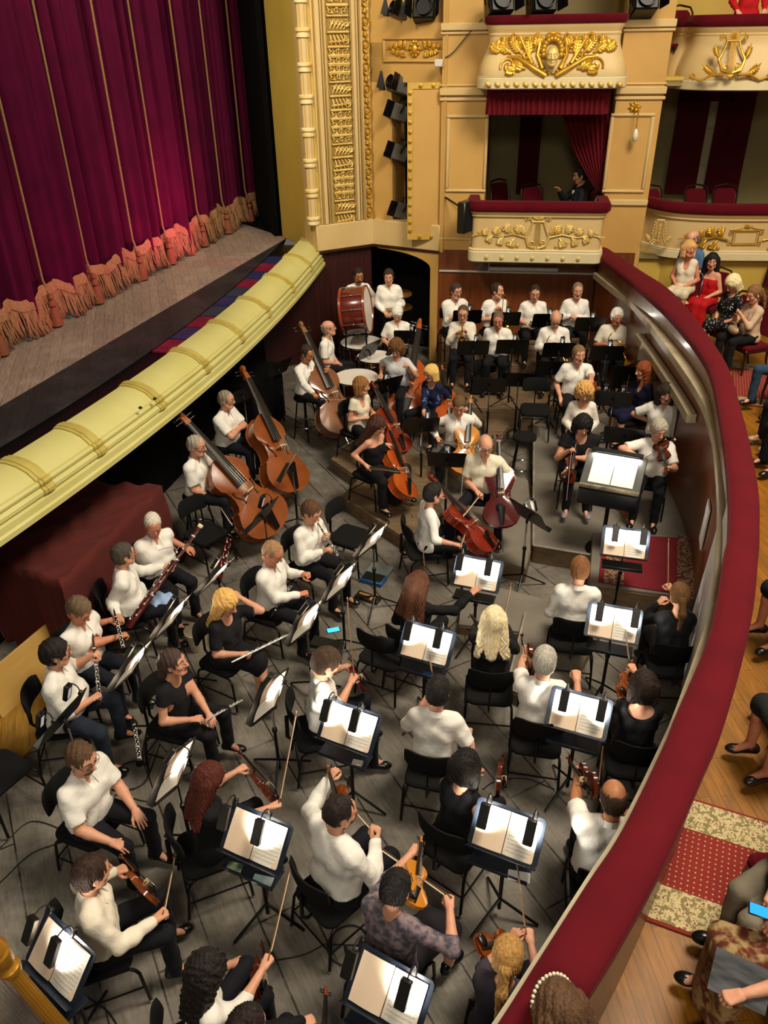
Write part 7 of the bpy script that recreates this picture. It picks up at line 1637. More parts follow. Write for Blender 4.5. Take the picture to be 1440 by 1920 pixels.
P = mus('S11', 'broad man with short dark hair in white shirt raising a viola', (637, 1523), 42, 'the broad man raising a viola', hair=('cropped', '#1d1410'), sleeve='long', LH=v(0.82), RH=('px', 704, 1556, 0.98), lp='hold', rp='grip', w=1.18, nod=12, look=-18, belly=0.03)
v = fid(VN, 0.66, 'golden viola under the chin of the woman in the patterned blouse', (770, 1700, 1.06), (785, 1562), True, (0.5, -0.1, 0.8), V_LIGHT)
b = AT(842, 1682, 1.0); bow_dir('bow drawn across the golden viola', b, put_len(b, (705, 1585), 0.74, True) - b)
P = mus('S13', 'black-haired woman in a patterned blouse and black skirt playing viola', (742, 1667), 58, 'the woman in the patterned blouse', sex='f', hair=('bun', '#0f0b0a'), top=('blouse', '#4a4a58', '#8c7a7e', (22, 0.12)), neck='round', sleeve='elbow', hem='out', w=1.2, LH=v(0.80), RH=b, re=(0.2, -0.9, -0.3), lp='hold', rp='grip', bottom=('skirt', '#1c1a20'), kl=(845, 1700, 0.6), kr=(872, 1725, 0.58), fR=(845, 1835), look=5, nod=18)
v = fid(VN, 0.592, 'orange violin on the lap of the blonde woman with the ponytail', (896, 1785, 0.70), (985, 1752), True, (0, -0.3, 0.9), V_VIOL)
b = bow('thin bow held up by the blonde woman with the ponytail', (986, 1748, 0.92), (966, 1592), True)
P = mus('S14', 'woman with a blonde ponytail in a dark grey top', (952, 1795), 72, 'the woman with the blonde ponytail', sex='f', hair=('ponytail', '#9a7440'), top=('tee', '#3c3842'), neck='round', sleeve='elbow', hem='out', LH=('px', 968, 1748, 0.95), RH=('px', 990, 1745, 0.92), lp='hold', rp='grip', nod=22)
v = fid(VN, 0.592, 'violin raised by the bald violinist', (1122, 1482, 1.1), (1074, 1420), True, (-0.85, -0.2, 0.15), V_VDARK)
b = bow('bow standing beside the bald violinist', (1123, 1464, 1.0), (1130, 1400), True)
P = mus('S10', 'bald man in a white shirt playing violin by the balustrade', (1150, 1497), 80, 'the bald violinist', hair=('balding', '#3a2a1e'), sleeve='half', LH=v(0.78), RH=('loc', 0.3, -0.18, 0.86), lp='hold', w=1.15, sk=2, nod=15, belly=0.03, glasses=True)
v = fid(VN, 0.592, 'dark violin upright in the hand of the woman with the black bob', (930, 1478, 0.72), (935, 1415), True, (0.8, -0.4, 0.1), V_VDARK)
P = mus('S9', 'woman with a black bob in a sleeveless black top', (873, 1437), 52, 'the woman with the black bob', sex='f', hair=('bob', '#0e0a09'), top=('tee', BLACK), neck='round', sleeve='none', LH=v(0.78), RH=('loc', 0.1, -0.26, 0.62), lp='hold', rp='relax', look=10, nod=8, bottom=('trousers', BLACK))
P = mus('S8', 'man with black hair in a short-sleeved white shirt seen from behind', (821, 1297), 75, 'the black-haired man seen from behind', hair=('short', '#14100d'), sleeve='half', LH=('loc', 0.22, 0.12, 1.02), RH=('loc', 0.3, -0.24, 0.66), nod=15)
v = fid(VN, 0.592, 'dark violin held before the black-haired man seen from behind', (800, 1340, 0.88), (835, 1280), True, (0.2, 0.4, 0.7), V_VDARK)
b = bow('thin bow rising in front of the lit score at centre', (810, 1262, 0.98), (800, 1186), True)
v = fid(VN, 0.592, 'dark red violin held to the chest of the man at the centre stand', (676, 1292, 0.80), (648, 1238), True, (0.7, -0.2, 0.4), V_DARK)
b = bow('long pale bow held straight up by the man at the centre stand', (664, 1268, 0.90), (650, 1106), True)
P = mus('S7', 'brown-haired man in white with a bow held straight up', (612, 1243), 12, 'the man with the upright bow', hair=('full', '#3c2c1e'), sleeve='half', LH=v(0.8), RH=b, lp='hold', rp='grip', kl=(700, 1308, 0.58), kr=(735, 1365, 0.56), nod=20, look=5)
v = fid(VN, 0.592, 'violin with its scroll raised by the long-haired blonde', (915, 1195, 0.9), (886, 1158), True, (-0.5, 0.4, 0.6), V_VDARK)
b = bow('pale bow held up beside the long-haired blonde', (944, 1162, 0.95), (959, 1092), True)
P = mus('S2', 'long-haired blonde violinist in black seen from behind', (926, 1162), 82, 'the long-haired blonde', sex='f', hair=('long', '#cdb894'), top=('tee', BLACK), neck='round', sleeve='long', LH=v(0.85), RH=b, lp='hold', rp='grip', nod=10, bottom=('trousers', BLACK))
b = bow('bow standing upright behind the brown-haired woman in black', (796, 1062, 1.0), (792, 1013), True)
P = mus('S1', 'brown-haired woman in black reaching out to the score', (784, 1095), 62, 'the woman reaching to the score', sex='f', hair=('long', '#4a2a18'), top=('tee', BLACK), neck='round', sleeve='long', RH=('px', 892, 1106, 1.08), LH='lap', rp='flat', nod=15, look=-12, bottom=('trousers', BLACK))
P = mus('S3', 'man with auburn hair in a white shirt seen from behind', (1087, 1068), 78, 'the man with auburn hair', hair=('short', '#6a4526'), sleeve='long', nod=18)
b = bow('thin bow standing up beside the woman with the brown ponytail', (1253, 1096, 1.05), (1254, 1008), True)
P = mus('S4', 'woman with a brown ponytail in black by the red carpet', (1274, 1117), 85, 'the woman with the brown ponytail', sex='f', hair=('ponytail', '#5c4022'), top=('tee', BLACK), neck='round', sleeve='long', LH=('px', 1243, 1122, 1.08), RH=b, lp='hold', rp='grip', nod=12, bottom=('trousers', BLACK))
v = fid(VN, 0.592, 'violin rising in front of the grey-haired man seen from behind', (1004, 1256, 0.98), (986, 1190), True, (-0.9, 0.1, 0.1), V_VDARK)
P = mus('S5', 'grey-haired man in a white shirt with his right forearm raised', (1021, 1240), 78, 'the grey-haired man with raised forearm', hair=('short', '#98948a'), sleeve='half', LH=v(0.85), RH=('px', 1081, 1262, 0.98), re=(0.3, -0.6, -0.7), lp='hold', rp='grip', nod=15)
v = fid(VN, 0.592, 'golden-brown violin on the shoulder of the woman with the open-backed top', (1167, 1312, 0.95), (1178, 1242), True, (0.1, -0.75, 0.5), V_VIOL)
b = bow('bow rising from the woman with the open-backed top', (1180, 1240, 1.02), (1170, 1158), True)
P = mus('S6', 'dark-haired woman in an open-backed black top holding a violin', (1207, 1287), 78, 'the woman in the open-backed top', sex='f', hair=('bob', '#1d120e'), top=('tee', BLACK), neck='openback', sleeve='cap', LH=v(0.72), RH=b, lp='hold', rp='grip', nod=15, bottom=('trousers', BLACK))
# ================= violas and violins by the balustrade (on the grey platform)
VP = 0.29
P = mus('V1', 'tall man in a white short-sleeved shirt sitting high with a violin', (1085, 665), 262, 'the tall violist', fl=VP, sh=0.52, hair=('short', '#6a5236'), sleeve='half', RH=('loc', 0.25, -0.2, 0.6), LH=('px', 1110, 722, 1.42), lp='hold', nod=2, look=14, legs='back', w=1.05)
v = fid(VN, 0.592, 'violin with an orange scroll beside the tall violist', (1116, 745, 1.05), (1117, 702), True, (0.2, -0.9, 0.2), V_VIOL)
P = mus('V2', 'curly blonde woman in a white lace top looking down', (1096, 735), 262, 'the curly blonde in white lace', sex='f', fl=VP, hair=('curly', '#b58a50'), top=('blouse', '#eee6da'), neck='scoop', sleeve='long', hem='out', nod=22)
v = fid(VN, 0.592, 'reddish violin standing on the knee of the black-haired woman', (1062, 905, VP + 0.62), (1078, 826), True, (0.2, -0.9, 0.2), V_VDARK)
b = bow('bow pointing to the floor from the black-haired woman', (1072, 842, VP + 0.98), (1062, 940), False)
P = mus('V3', 'black-haired woman in black holding a violin on her knee', (1093, 797), 262, 'the black-haired woman with the knee-held violin', sex='f', fl=VP, hair=('fringe_bob', '#100c0d'), top=('tee', BLACK), neck='scoop', sleeve='cap', hem='out', w=1.38, RH=b, LH=v(0.6), rp='grip', lp='hold', nod=22, look=8, bottom=('trousers', '#14141a'), fR=(1062, 958), fL=(1108, 975), shoes=('pump', '#9a8f96'))
P = mus('V4', 'woman with red curls in a dark navy dress gesturing with open hands', (1206, 695), 196, 'the red-curled woman', sex='f', fl=VP, hair=('long_wavy', '#6e3413'), top=('dress', '#151833'), neck='vee', sleeve='half', hem='out', RH=('px', 1166, 738, 1.2), LH=('px', 1192, 735, 1.15), nod=5, bottom=('skirt', '#151833'))
v = fid(VN, 0.592, 'small bright orange violin below the red-curled woman', (1212, 792, VP + 0.6), (1182, 765), True, (0.3, -0.8, 0.4), V_VIOL)
v = fid(VN, 0.592, 'dark violin held across the long-haired man in white', (1215, 800, VP + 0.66), (1258, 764), True, (0.1, -0.8, 0.5), V_VDARK)
P = mus('V5', 'long-haired man in a white shirt with a violin across his chest', (1249, 738), 245, 'the long-haired man', fl=VP, hair=('longtop', '#231912'), sleeve='half', LH=v(0.75), RH=v(0.12, 0, 0.05), lp='hold', nod=5, look=15)
v = fid(VN, 0.592, 'brown violin being played by the grey-haired man at the balustrade', (1238, 828, VP + 1.08), (1254, 888), False, (-0.5, -0.4, 0.7), V_VDARK)
A_ = v(0.36, 0, 0.06)
b = AT(1208, 862, VP + 0.92); bow_dir('bow drawn over the brown violin at the balustrade', b, put_len(b, (1268, 822), 0.74, False) - b)
P = mus('V6', 'grey-haired man in a white shirt playing violin at the balustrade', (1235, 806), 250, 'the grey-haired man playing at the balustrade', fl=VP, hair=('full', '#8d8778'), sleeve='half', LH=v(0.82), RH=b, re=(0.0, -1, 0.1), lp='hold', rp='grip', nod=14, look=25)
# ================= cellos
CF = 0.21
c = fid(CE, 1.22, 'glossy red cello leaning on the cellist in the cream blouse', (750, 853, CF + 0.36), (688, 725), True, (0.6, -0.7, 0.2), V_RED)
P = mus('C1', 'short-haired cellist in a cream sleeveless blouse with crossed wrists', (678, 724), 318, 'the cellist in the cream blouse', sex='f', fl=CF, hair=('bob', '#7a5228'), top=('blouse', CREAM), neck='vee', sleeve='cap', hem='out', LH=('px', 702, 775, 1.02), RH=('px', 694, 783, 0.95), nod=0, look=18, legs='cello', bottom=('trousers', '#17171c'))
c = fid(CE, 1.22, 'orange-red cello played by the cellist in the black dress', (756, 938, CF + 0.32), (714, 806), True, (0.7, -0.75, 0.25), V_ORANGE)
b = bow('cello bow drawn by the cellist in the black dress', (692, 877, CF + 0.72), (765, 885), False, CB, 0.70)
P = mus('C2', 'long-haired cellist in a strapless black dress', (707, 797), 318, 'the cellist in the black dress', sex='f', fl=CF, hair=('long', '#3a2015'), top=('dress', BLACK), neck='strap', sleeve='none', hem='out', LH=c(0.72, 0, 0.1), RH=b, lp='hold', rp='grip', nod=30, look=12, legs='cello', bottom=('dress', BLACK))
c = fid(CE, 1.22, 'golden cello of the brown-haired cellist in white', (866, 892, 0.36), (878, 748), True, (0.1, -0.95, 0.3), V_LIGHT)
b = bow('cello bow drawn across the golden cello', (824, 826, 0.78), (892, 838), False, CB, 0.70)
P = mus('C3', 'brown-haired cellist in a white shirt looking down', (861, 760), 262, 'the cellist with the golden cello', hair=('short', '#5a4228'), sleeve='long', LH=c(0.82, 0.03, 0.12), RH=b, re=(-0.2, -1, -0.2), lp='hold', rp='grip', nod=30, legs='cello')
c = fid(CE, 1.22, 'dark red cello of the balding cellist', (940, 990, 0.235 + 0.34), (932, 818), True, (-0.05, -0.95, 0.32), V_DARK)
b = bow('cello bow held low by the balding cellist', (900, 928, 0.235 + 0.68), (868, 968), False, CB, 0.70)
P = mus('C4', 'balding cellist in a cream polo shirt with a dark red cello', (910, 835), 258, 'the balding cellist', fl=0.235, hair=('balding', '#7a7064'), sleeve='half', top=('shirt', '#e6dcc4'), LH=c(0.70, 0.03, 0.13), RH=b, lp='hold', rp='grip', nod=18, look=18, legs='cello', w=1.05, belly=0.02, glasses=True)
c = fid(CE, 1.22, 'red-brown cello tilted in front of the short-haired player in white', (915, 1040, 0.40), (793, 904), True, (0.55, -0.2, 0.8), V_RED)
b = bow('cello bow held downward by the short-haired player in white', (864, 1023, 0.7), (880, 978), True, CB, 0.70)
P = mus('C5', 'short-haired cellist in a loose white top turned to the right', (812, 926), 12, 'the short-haired cellist in white', sex='f', hair=('short', '#14100e'), top=('blouse', WHITE), neck='round', sleeve='elbow', hem='out', LH=c(0.76, 0, 0.1), RH=b, lp='hold', rp='grip', nod=5, look=10, legs='cello', w=1.12)
c = fid(CE, 1.22, 'orange cello of the blonde woman in the navy argyle sweater', (838, 800, 0.4), (822, 695), True, (0.3, -0.95, 0.3), V_ORANGE)
P = mus('K1', 'blonde cellist with glasses in a navy argyle sweater', (808, 700), 232, 'the blonde in the argyle sweater', sex='f', hair=('bob', '#c9a25e'), glasses=True, top=('tee', '#1b2140', '#5d76a8', (9, 0.015, 0.6)), neck='scoop', sleeve='long', hem='out', LH=c(0.62, 0, 0.12), RH=('px', 795, 775, 0.7), lp='hold', nod=8, look=-15, legs='cello')
# ================= double basses
d = fid(DB, 1.98, 'large double bass at the front of the basses', (508, 1000, 0.22), (320, 783), True, (0.75, -0.6, 0.3), V_BASS)
P = mus('B3', 'grey-haired bassist in glasses leaning on the front double bass', (368, 836), 345, 'the front bassist', chair='stool', sh=0.68, hair=('cropped', '#8d867a'), glasses=True, sleeve='half', LH=('px', 440, 868, 1.0), RH=('px', 402, 934, 0.74), lp='relax', rp='grip', nod=5, w=1.05)
b = bow('bass bow pointing down from the front bassist', (405, 938, 0.72), (436, 985), False, CB, 0.70)
d = fid(DB, 1.98, 'orange double bass beside the bassist with crossed arms', (540, 930, 0.24), (437, 702), True, (0.75, -0.6, 0.25), V_BASS)
P = mus('B2', 'bassist in glasses with crossed arms', (424, 750), 340, 'the bassist with crossed arms', chair='stool', sh=0.68, hair=('cropped', '#7a7060'), glasses=True, sleeve='half', LH=('loc', 0.2, -0.12, 1.05), RH=('loc', 0.22, 0.12, 1.03), le=(0.3, 0.9, -0.4), re=(0.3, -0.9, -0.4), lp='flat', rp='flat', nod=2, look=10, w=1.12, belly=0.03)
d = fid(DB, 1.98, 'brown double bass played at the back under the stage edge', (640, 818, 0.24), (552, 617), True, (0.6, -0.75, 0.25), V_BROWN)
b = bow('bass bow drawn across the brown double bass', (596, 748, 1.0), (668, 746), False, CB, 0.70)
P = mus('B1', 'bassist in a long-sleeved white shirt bowing the brown bass', (575, 663), 325, 'the bassist bowing at the back', chair='stool', sh=0.72, hair=('receding', '#2a1f18'), sleeve='long', LH=('px', 612, 692, 1.25), RH=b, lp='hold', rp='grip', nod=25, sk=2)
d = fid(DB, 1.98, 'reddish double bass held by the curly-haired bassist', (752, 800, 0.24), (783, 612), True, (0.0, -1, 0.15), V_ORANGE)
b = bow('bass bow drawn across the reddish double bass', (714, 708, 1.0), (780, 748), False, CB, 0.70)
P = mus('B4', 'curly-haired bassist in a pale grey shirt', (743, 653), 255, 'the curly-haired bassist', chair='stool', sh=0.72, hair=('curly', '#5a3a1e'), sleeve='half', neck='round', top=('tee', '#cfd0d4'), LH=('px', 763, 685, 1.35), RH=b, lp='hold', rp='grip', nod=28)
# ================= percussion
P = mus('P1', 'percussionist in glasses standing behind the bass drum', (672, 517), 285, '', chair=False, stand=True, fl=0.35, hair=('short', '#17110e'), glasses=True, sleeve='long', RH='side', LH='side', sk=2, beard='#17110e', nod=8)
P = mus('P2', 'young percussionist in white standing behind the cymbals', (729, 519), 265, '', chair=False, stand=True, fl=0.35, hair=('short', '#2a1c14'), sleeve='long', nod=10)
P = mus('P3', 'white-haired percussionist looking down at the bells', (745, 588), 262, 'the white-haired percussionist', chair='stool', sh=0.72, hair=('full', '#cbc8c0'), sleeve='half', nod=32, LH=('loc', 0.3, 0.1, 0.98), RH=('loc', 0.3, -0.12, 0.98))
P = mus('P4', 'bald timpanist in glasses and short sleeves looking up', (616, 616), 350, 'the timpanist', chair='stool', sh=0.7, hair=('balding', '#7a6e62'), glasses=True, sleeve='half', nod=-12, look=10, LH=('loc', 0.26, -0.02, 0.84), RH=('loc', 0.26, 0.0, 0.86))
# ================= brass
P = mus('T1', 'brass player in glasses with folded arms in the back row', (855, 546), 282, 'the back-row player with folded arms', fl=0.62, hair=('short', '#2f241b'), glasses=True, sleeve='long', LH=('loc', 0.24, -0.08, 0.86), RH=('loc', 0.24, 0.1, 0.86), nod=5, look=12, w=1.06)
P = mus('T2', 'trombonist in white with head turned to the right', (932, 546), 280, 'the trombonist', fl=0.62, hair=('receding', '#241a13'), sleeve='half', LH=('loc', 0.2, 0.02, 1.0), RH=('loc', 0.24, -0.05, 0.8), lp='hold', rp='hold', look=45, nod=0)
P = mus('T3', 'smiling man in the back row holding a phone', (1003, 549), 266, 'the smiling man with a phone', fl=0.62, hair=('cropped', '#241a13'), sleeve='elbow', LH=('loc', 0.3, 0.02, 0.76), RH=('loc', 0.3, -0.1, 0.76), nod=18)
P = mus('T4', 'tall brass player at the right end of the back row', (1083, 545), 266, 'the tall man at the end of the back row', fl=0.62, hair=('cropped', '#6a5844'), sleeve='long', LH=('loc', 0.24, 0.0, 0.82), RH=('loc', 0.26, -0.06, 0.84), nod=5)
P = mus('H1', 'trumpeter raising his instrument in the front brass row', (868, 588), 262, 'the trumpeter', fl=0.42, hair=('cropped', '#4a382a'), glasses=True, sleeve='long', top=('shirt', '#e9e2d2'), LH=('loc', 0.26, 0.05, 1.03), RH=('loc', 0.28, -0.06, 1.0), lp='hold', rp='hold', nod=10, fR=(868, 728))
P = mus('H2', 'brass player leaning forward with one arm hanging down', (934, 600), 258, 'the player with one arm down', fl=0.42, hair=('cropped', '#5c4a3a'), sleeve='half', RH=('px', 924, 683, 0.65), LH=('loc', 0.3, 0.1, 0.9), nod=15, lean=0.15, sk=1)
P = mus('H3', 'bald brass player in glasses looking down', (1042, 598), 262, 'the bald brass player', fl=0.42, hair=('balding', '#a39a8c'), glasses=True, sleeve='long', nod=35, LH=('loc', 0.3, 0.05, 0.82), RH=('loc', 0.3, -0.06, 0.82), w=1.1)
P = mus('H4', 'silver-haired horn player by the balustrade', (1157, 594), 258, 'the silver-haired horn player', fl=0.42, hair=('full', '#c2beb4'), sleeve='half', top=('shirt', '#ece4d0'), nod=8, look=10, LH=('loc', 0.3, 0.02, 0.84), RH=('loc', 0.3, -0.1, 0.84), w=1.12, sk=1)
# ------------------------------------------------------------------ more instruments and loose things
FLP = 1.05 * KS
def timpani(label, u, v, d, z=0.86, fl=0.0):
    c = at(u, v, fl + z); r = thing('timpani', label, 'drum', (c[0], c[1], fl), None, None); R_ = d / 2
    g = G(); g.lathe([(0.05, z - 0.55), (R_ * 0.5, z - 0.5), (R_ * 0.82, z - 0.36), (R_ * 0.96, z - 0.2), (R_ * 0.99, z - 0.03)], 32); g.obj('bowl', pbr('copper', '#5a2f1c', 0.3, 0.9), r)
    g = G(); g.lathe([(R_ * 1.02, z - 0.035), (R_ * 1.04, z - 0.02), (R_ * 1.03, z - 0.002), (R_ * 0.99, z - 0.001), (R_ * 0.985, z - 0.03)], 40, cap=False); g.obj('hoop', chrome, r)
    g = G(); g.lathe([(0.001, z + 0.002), (R_ * 0.6, z + 0.001), (R_ * 0.99, z - 0.002), (R_ * 0.99, z - 0.02), (0.001, z - 0.02)], 40); g.obj('drum_head', pbr('drum_head', '#e9e5dc', 0.45, noise=(2, '#dcd6ca', 0.3, 3)), r)
    for k in range(6):
        a = k * math.pi / 3; g = G(); g.tube([(R_ * 1.06 * math.cos(a), R_ * 1.06 * math.sin(a), z + 0.01), (R_ * 1.05 * math.cos(a), R_ * 1.05 * math.sin(a), z - 0.2), (R_ * 0.75 * math.cos(a), R_ * 0.75 * math.sin(a), z - 0.42)], 0.011, 7); g.obj('tuning_rod', chrome, r)
    for k in range(4):
        a = 0.7 + k * math.pi / 2; g = G(); g.tube([(R_ * 0.9 * math.cos(a), R_ * 0.9 * math.sin(a), z - 0.3), (R_ * 0.85 * math.cos(a), R_ * 0.85 * math.sin(a), 0.02)], 0.016, 7); g.obj('leg', black_metal, r)
timpani('larger white-headed timpani nearest the bald timpanist', 678, 641, 0.80); timpani('white-headed timpani lower down beside the curly-haired bassist', 668, 706, 0.76); timpani('smaller timpani half hidden behind the black music stand', 703, 668, 0.66)
c = at(667, 582, 1.5); r = thing('bass_drum', 'large dark red bass drum with silver rods on a stand', 'drum', (c[0], c[1], 0.0)); A = RZ(-8) @ rotm((0, 1, 0), math.pi / 2 - 0.12)
g = G(); g.lathe([(0.40, -0.22), (0.405, -0.2), (0.405, 0.2), (0.40, 0.22)], 40, A, (0, 0, c[2]), cap=False); g.obj('shell', pbr('drum_shell', '#6e2016', 0.22, coat=0.6, noise=(4, '#571710', 0.3, 4)), r)
for s in (-1, 1):
    g = G(); g.lathe([(0.42, s * 0.19), (0.435, s * 0.2), (0.435, s * 0.24), (0.42, s * 0.245), (0.41, s * 0.22)], 40, A, (0, 0, c[2]), cap=False); g.obj('hoop', pbr('drum_hoop', '#8a3a22', 0.25, coat=0.5), r)
    g = G(); g.lathe([(0.001, s * 0.226), (0.41, s * 0.226), (0.41, s * 0.21), (0.001, s * 0.21)], 40, A, (0, 0, c[2])); g.obj('drum_head', MATS['drum_head'], r)
for k in range(10):
    a = k * math.pi / 5; p = np.array([0.435 * math.cos(a), 0.435 * math.sin(a), 0]); g = G(); g.tube([A @ (p + [0, 0, -0.2]) + [0, 0, c[2]], A @ (p + [0, 0, 0.2]) + [0, 0, c[2]]], 0.008, 6); g.ell(A @ p + [0, 0, c[2]], (0.018, 0.018, 0.018), 8); g.obj('tension_rod', chrome, r, 0.9)
for k in range(4):
    sx_, sy_ = (1 if k % 2 else -1), (1 if k // 2 else -1); g = G(); g.tube([(0.18 * sx_, 0.36 * sy_, c[2] - 0.2), (0.22 * sx_, 0.42 * sy_, 0.02)], 0.016, 7); g.obj('leg', black_metal, r)
def cymbal(label, u, v, z, d, tilt):
    c = at(u, v, z); r = thing('suspended_cymbal', label, 'cymbal', (c[0], c[1], 0)); A = rotm((1, 0.3, 0), tilt)
    g = G(); g.lathe([(0.004, 0.03), (0.03, 0.028), (d * 0.13, 0.008), (d * 0.5, -0.012), (d * 0.5, -0.015), (d * 0.13, 0.004), (0.004, 0.026)], 36, A, (0, 0, z), cap=False); g.obj('plate', pbr('cymbal_bronze', '#b89648', 0.28, 0.95, noise=(3, '#8f6f2c', 0.3, 3)), r)
    g = G(); g.tube([(0, 0, z + 0.05), (0, 0, 0.25)], 0.011, 7); g.obj('pole', black_metal, r)
    for k in range(3): a = k * 2.094; g = G(); g.tube([(0, 0, 0.3), (0.25 * math.cos(a), 0.25 * math.sin(a), 0.01)], 0.011, 6); g.obj('leg', black_metal, r)
cymbal('bright bronze cymbal in front of the young percussionist', 750, 549, 1.62, 0.46, 0.12); cymbal('darker cymbal below the bright bronze cymbal', 748, 574, 1.42, 0.52, 0.05)
c = at(704, 680, 0.8); r = thing('bell_chimes', 'small set of golden chime bars between the timpani', 'percussion', (c[0], c[1], 0)); A = RZ(40)
g = G(); g.box((0, 0, 0.76), (0.42, 0.26, 0.05), A, 0.006); g.obj('case', dark_wood, r)
for k in range(9): g = G(); g.box(A @ np.array([-0.18 + 0.045 * k, 0, 0.797]), (0.03, 0.24 - 0.012 * k, 0.01), A, 0.002); g.obj('bar', brass, r)
for k in range(4): g = G(); g.tube([A @ np.array([(0.18 if k % 2 else -0.18), (0.1 if k // 2 else -0.1), 0.74]), A @ np.array([(0.2 if k % 2 else -0.2), (0.13 if k // 2 else -0.13), 0.0])], 0.012, 6); g.obj('leg', black_metal, r)
# brass instruments
def bell(g, p, d, r0, r1, L, n=20):
    d = nrm(d); x = frame(d, (0.1, 0.2, 1)); M = np.stack([x[:, 1], x[:, 2], d], 1); g.lathe([(r0, 0), (r0 * 1.2, L * 0.4), (r0 * 1.9, L * 0.7), (r1 * 0.6, L * 0.9), (r1, L), (r1 * 0.97, L), (r1 * 0.55, L * 0.89), (r0 * 1.5, L * 0.65)], n, M, p, cap=False)
def trumpet(label, mouth, d):
    d = nrm(d); R = frame(d, (0, 0, 1)); r = thing('trumpet', label, 'trumpet', mouth, R); g = G(); g.tube(smooth_path([(0.0, 0, 0), (0.3, 0, 0), (0.36, 0, -0.03), (0.36, 0, -0.07), (0.3, 0, -0.10), (0.12, 0, -0.10), (0.06, 0, -0.07), (0.07, 0, -0.02), (0.14, 0, 0.0), (0.3, 0.02, -0.01)], 5), 0.0062, 8); g.obj('tubing', brass, r, 0.9)
    g = G(); bell(g, (0.26, 0.02, -0.01), (1, 0, 0), 0.008, 0.06, 0.24); g.obj('bell', brass, r, 0.9); g = G(); g.lathe([(0.006, 0), (0.013, -0.03), (0.013, -0.034)], 12, frame((0, 0, 1), (1, 0, 0)), (0, 0, 0)); g.obj('mouthpiece', silver, r)
    for k in range(3): g = G(); g.lathe([(0.009, -0.13), (0.009, 0.02), (0.004, 0.022), (0.004, 0.04), (0.009, 0.043)], 12, None, (0.17 + 0.026 * k, 0.0, 0)); g.obj('valve', brass, r)
P = PEOPLE['H1']; m_ = P['hc'] + P['HR'] @ np.array([0.11, 0, -0.06]); trumpet('brass trumpet raised by the trumpeter at the left', m_, P['f'] + np.array([0, 0, -0.35]))
def horn(label, c, fx, up):
    R = frame(fx, up); r = thing('french_horn', label, 'horn', c, R); g = G(); t = np.linspace(0, 2 * math.pi * 1.9, 50); g.tube(np.column_stack([(0.13 + 0.012 * np.sin(t * 0.5)) * np.cos(t), 0.02 * np.sin(t * 0.8), (0.13 + 0.012 * np.cos(t * 0.7)) * np.sin(t)]), 0.0085, 8); g.obj('coil', brass, r, 0.9)
    g = G(); bell(g, (0.12, -0.04, 0.02), (0.6, -0.3, -0.9), 0.012, 0.15, 0.3); g.obj('bell', brass, r, 0.9); g = G(); g.tube(smooth_path([(-0.12, 0, 0.05), (-0.14, 0.03, 0.15), (-0.1, 0.05, 0.24)], 4), [0.008] * 8 + [0.006], 7); g.obj('leadpipe', brass, r)
    for k in range(3): g = G(); g.lathe([(0.018, 0), (0.018, 0.05), (0.012, 0.056)], 12, None, (-0.05 + 0.045 * k, 0.02, -0.02)); g.obj('valve', silver, r)
P = PEOPLE['H4']; horn('brass horn in the lap of the silver-haired player', P['L2'](0.34, 0.02, 0.80), (P['l'] + P['f'] * 0.3), (0, 0, 1)); P = PEOPLE['H3']; horn('brass horn in the lap of the bald player looking down', P['L2'](0.36, 0.0, 0.80), (P['l'] + P['f'] * 0.3), (0, 0, 1))
P = PEOPLE['T2']; c = P['L2'](0.3, 0.05, 0.75); r = thing('trombone', 'brass trombone standing upright in front of the trombonist', 'trombone', c); up3 = np.array([0, 0, 1.0])
g = G(); g.tube(smooth_path([(0, 0, 0.45), (0, 0, -0.1), (0.03, 0, -0.14), (0.07, 0, -0.1), (0.07, 0, 0.45)], 4), 0.0075, 7); g.obj('slide', brass, r, 0.9); g = G(); g.tube([(0, 0, 0.4), (0, -0.03, 0.5), (0.05, -0.06, 0.52), (0.08, -0.06, 0.4)], 0.008, 7); bell(g, (0.08, -0.06, 0.42), (0, -0.1, -1), 0.01, 0.1, 0.45); g.obj('bell', brass, r, 0.9)
P = PEOPLE['T3']; c = P['L2'](0.32, -0.04, 0.80); r = thing('phone', 'dark phone held by the smiling man in the back row', 'phone', c); g = G(); g.box((0, 0, 0), (0.15, 0.075, 0.009), rotm((0, 1, 0), 0.3) @ RZ(80), 0.003); g.obj('case', black_plastic, r)
P = PEOPLE['T1']; c = P['L2'](0.28, 0.0, 0.74); r = thing('brass_mute', 'pale straw-coloured mute held by the player with folded arms', 'mute', c); g = G(); g.lathe([(0.03, 0.1), (0.05, 0.0), (0.09, -0.08), (0.085, -0.09)], 18); g.obj('cone', pbr('mute_grey', '#8d857a', 0.5), r)
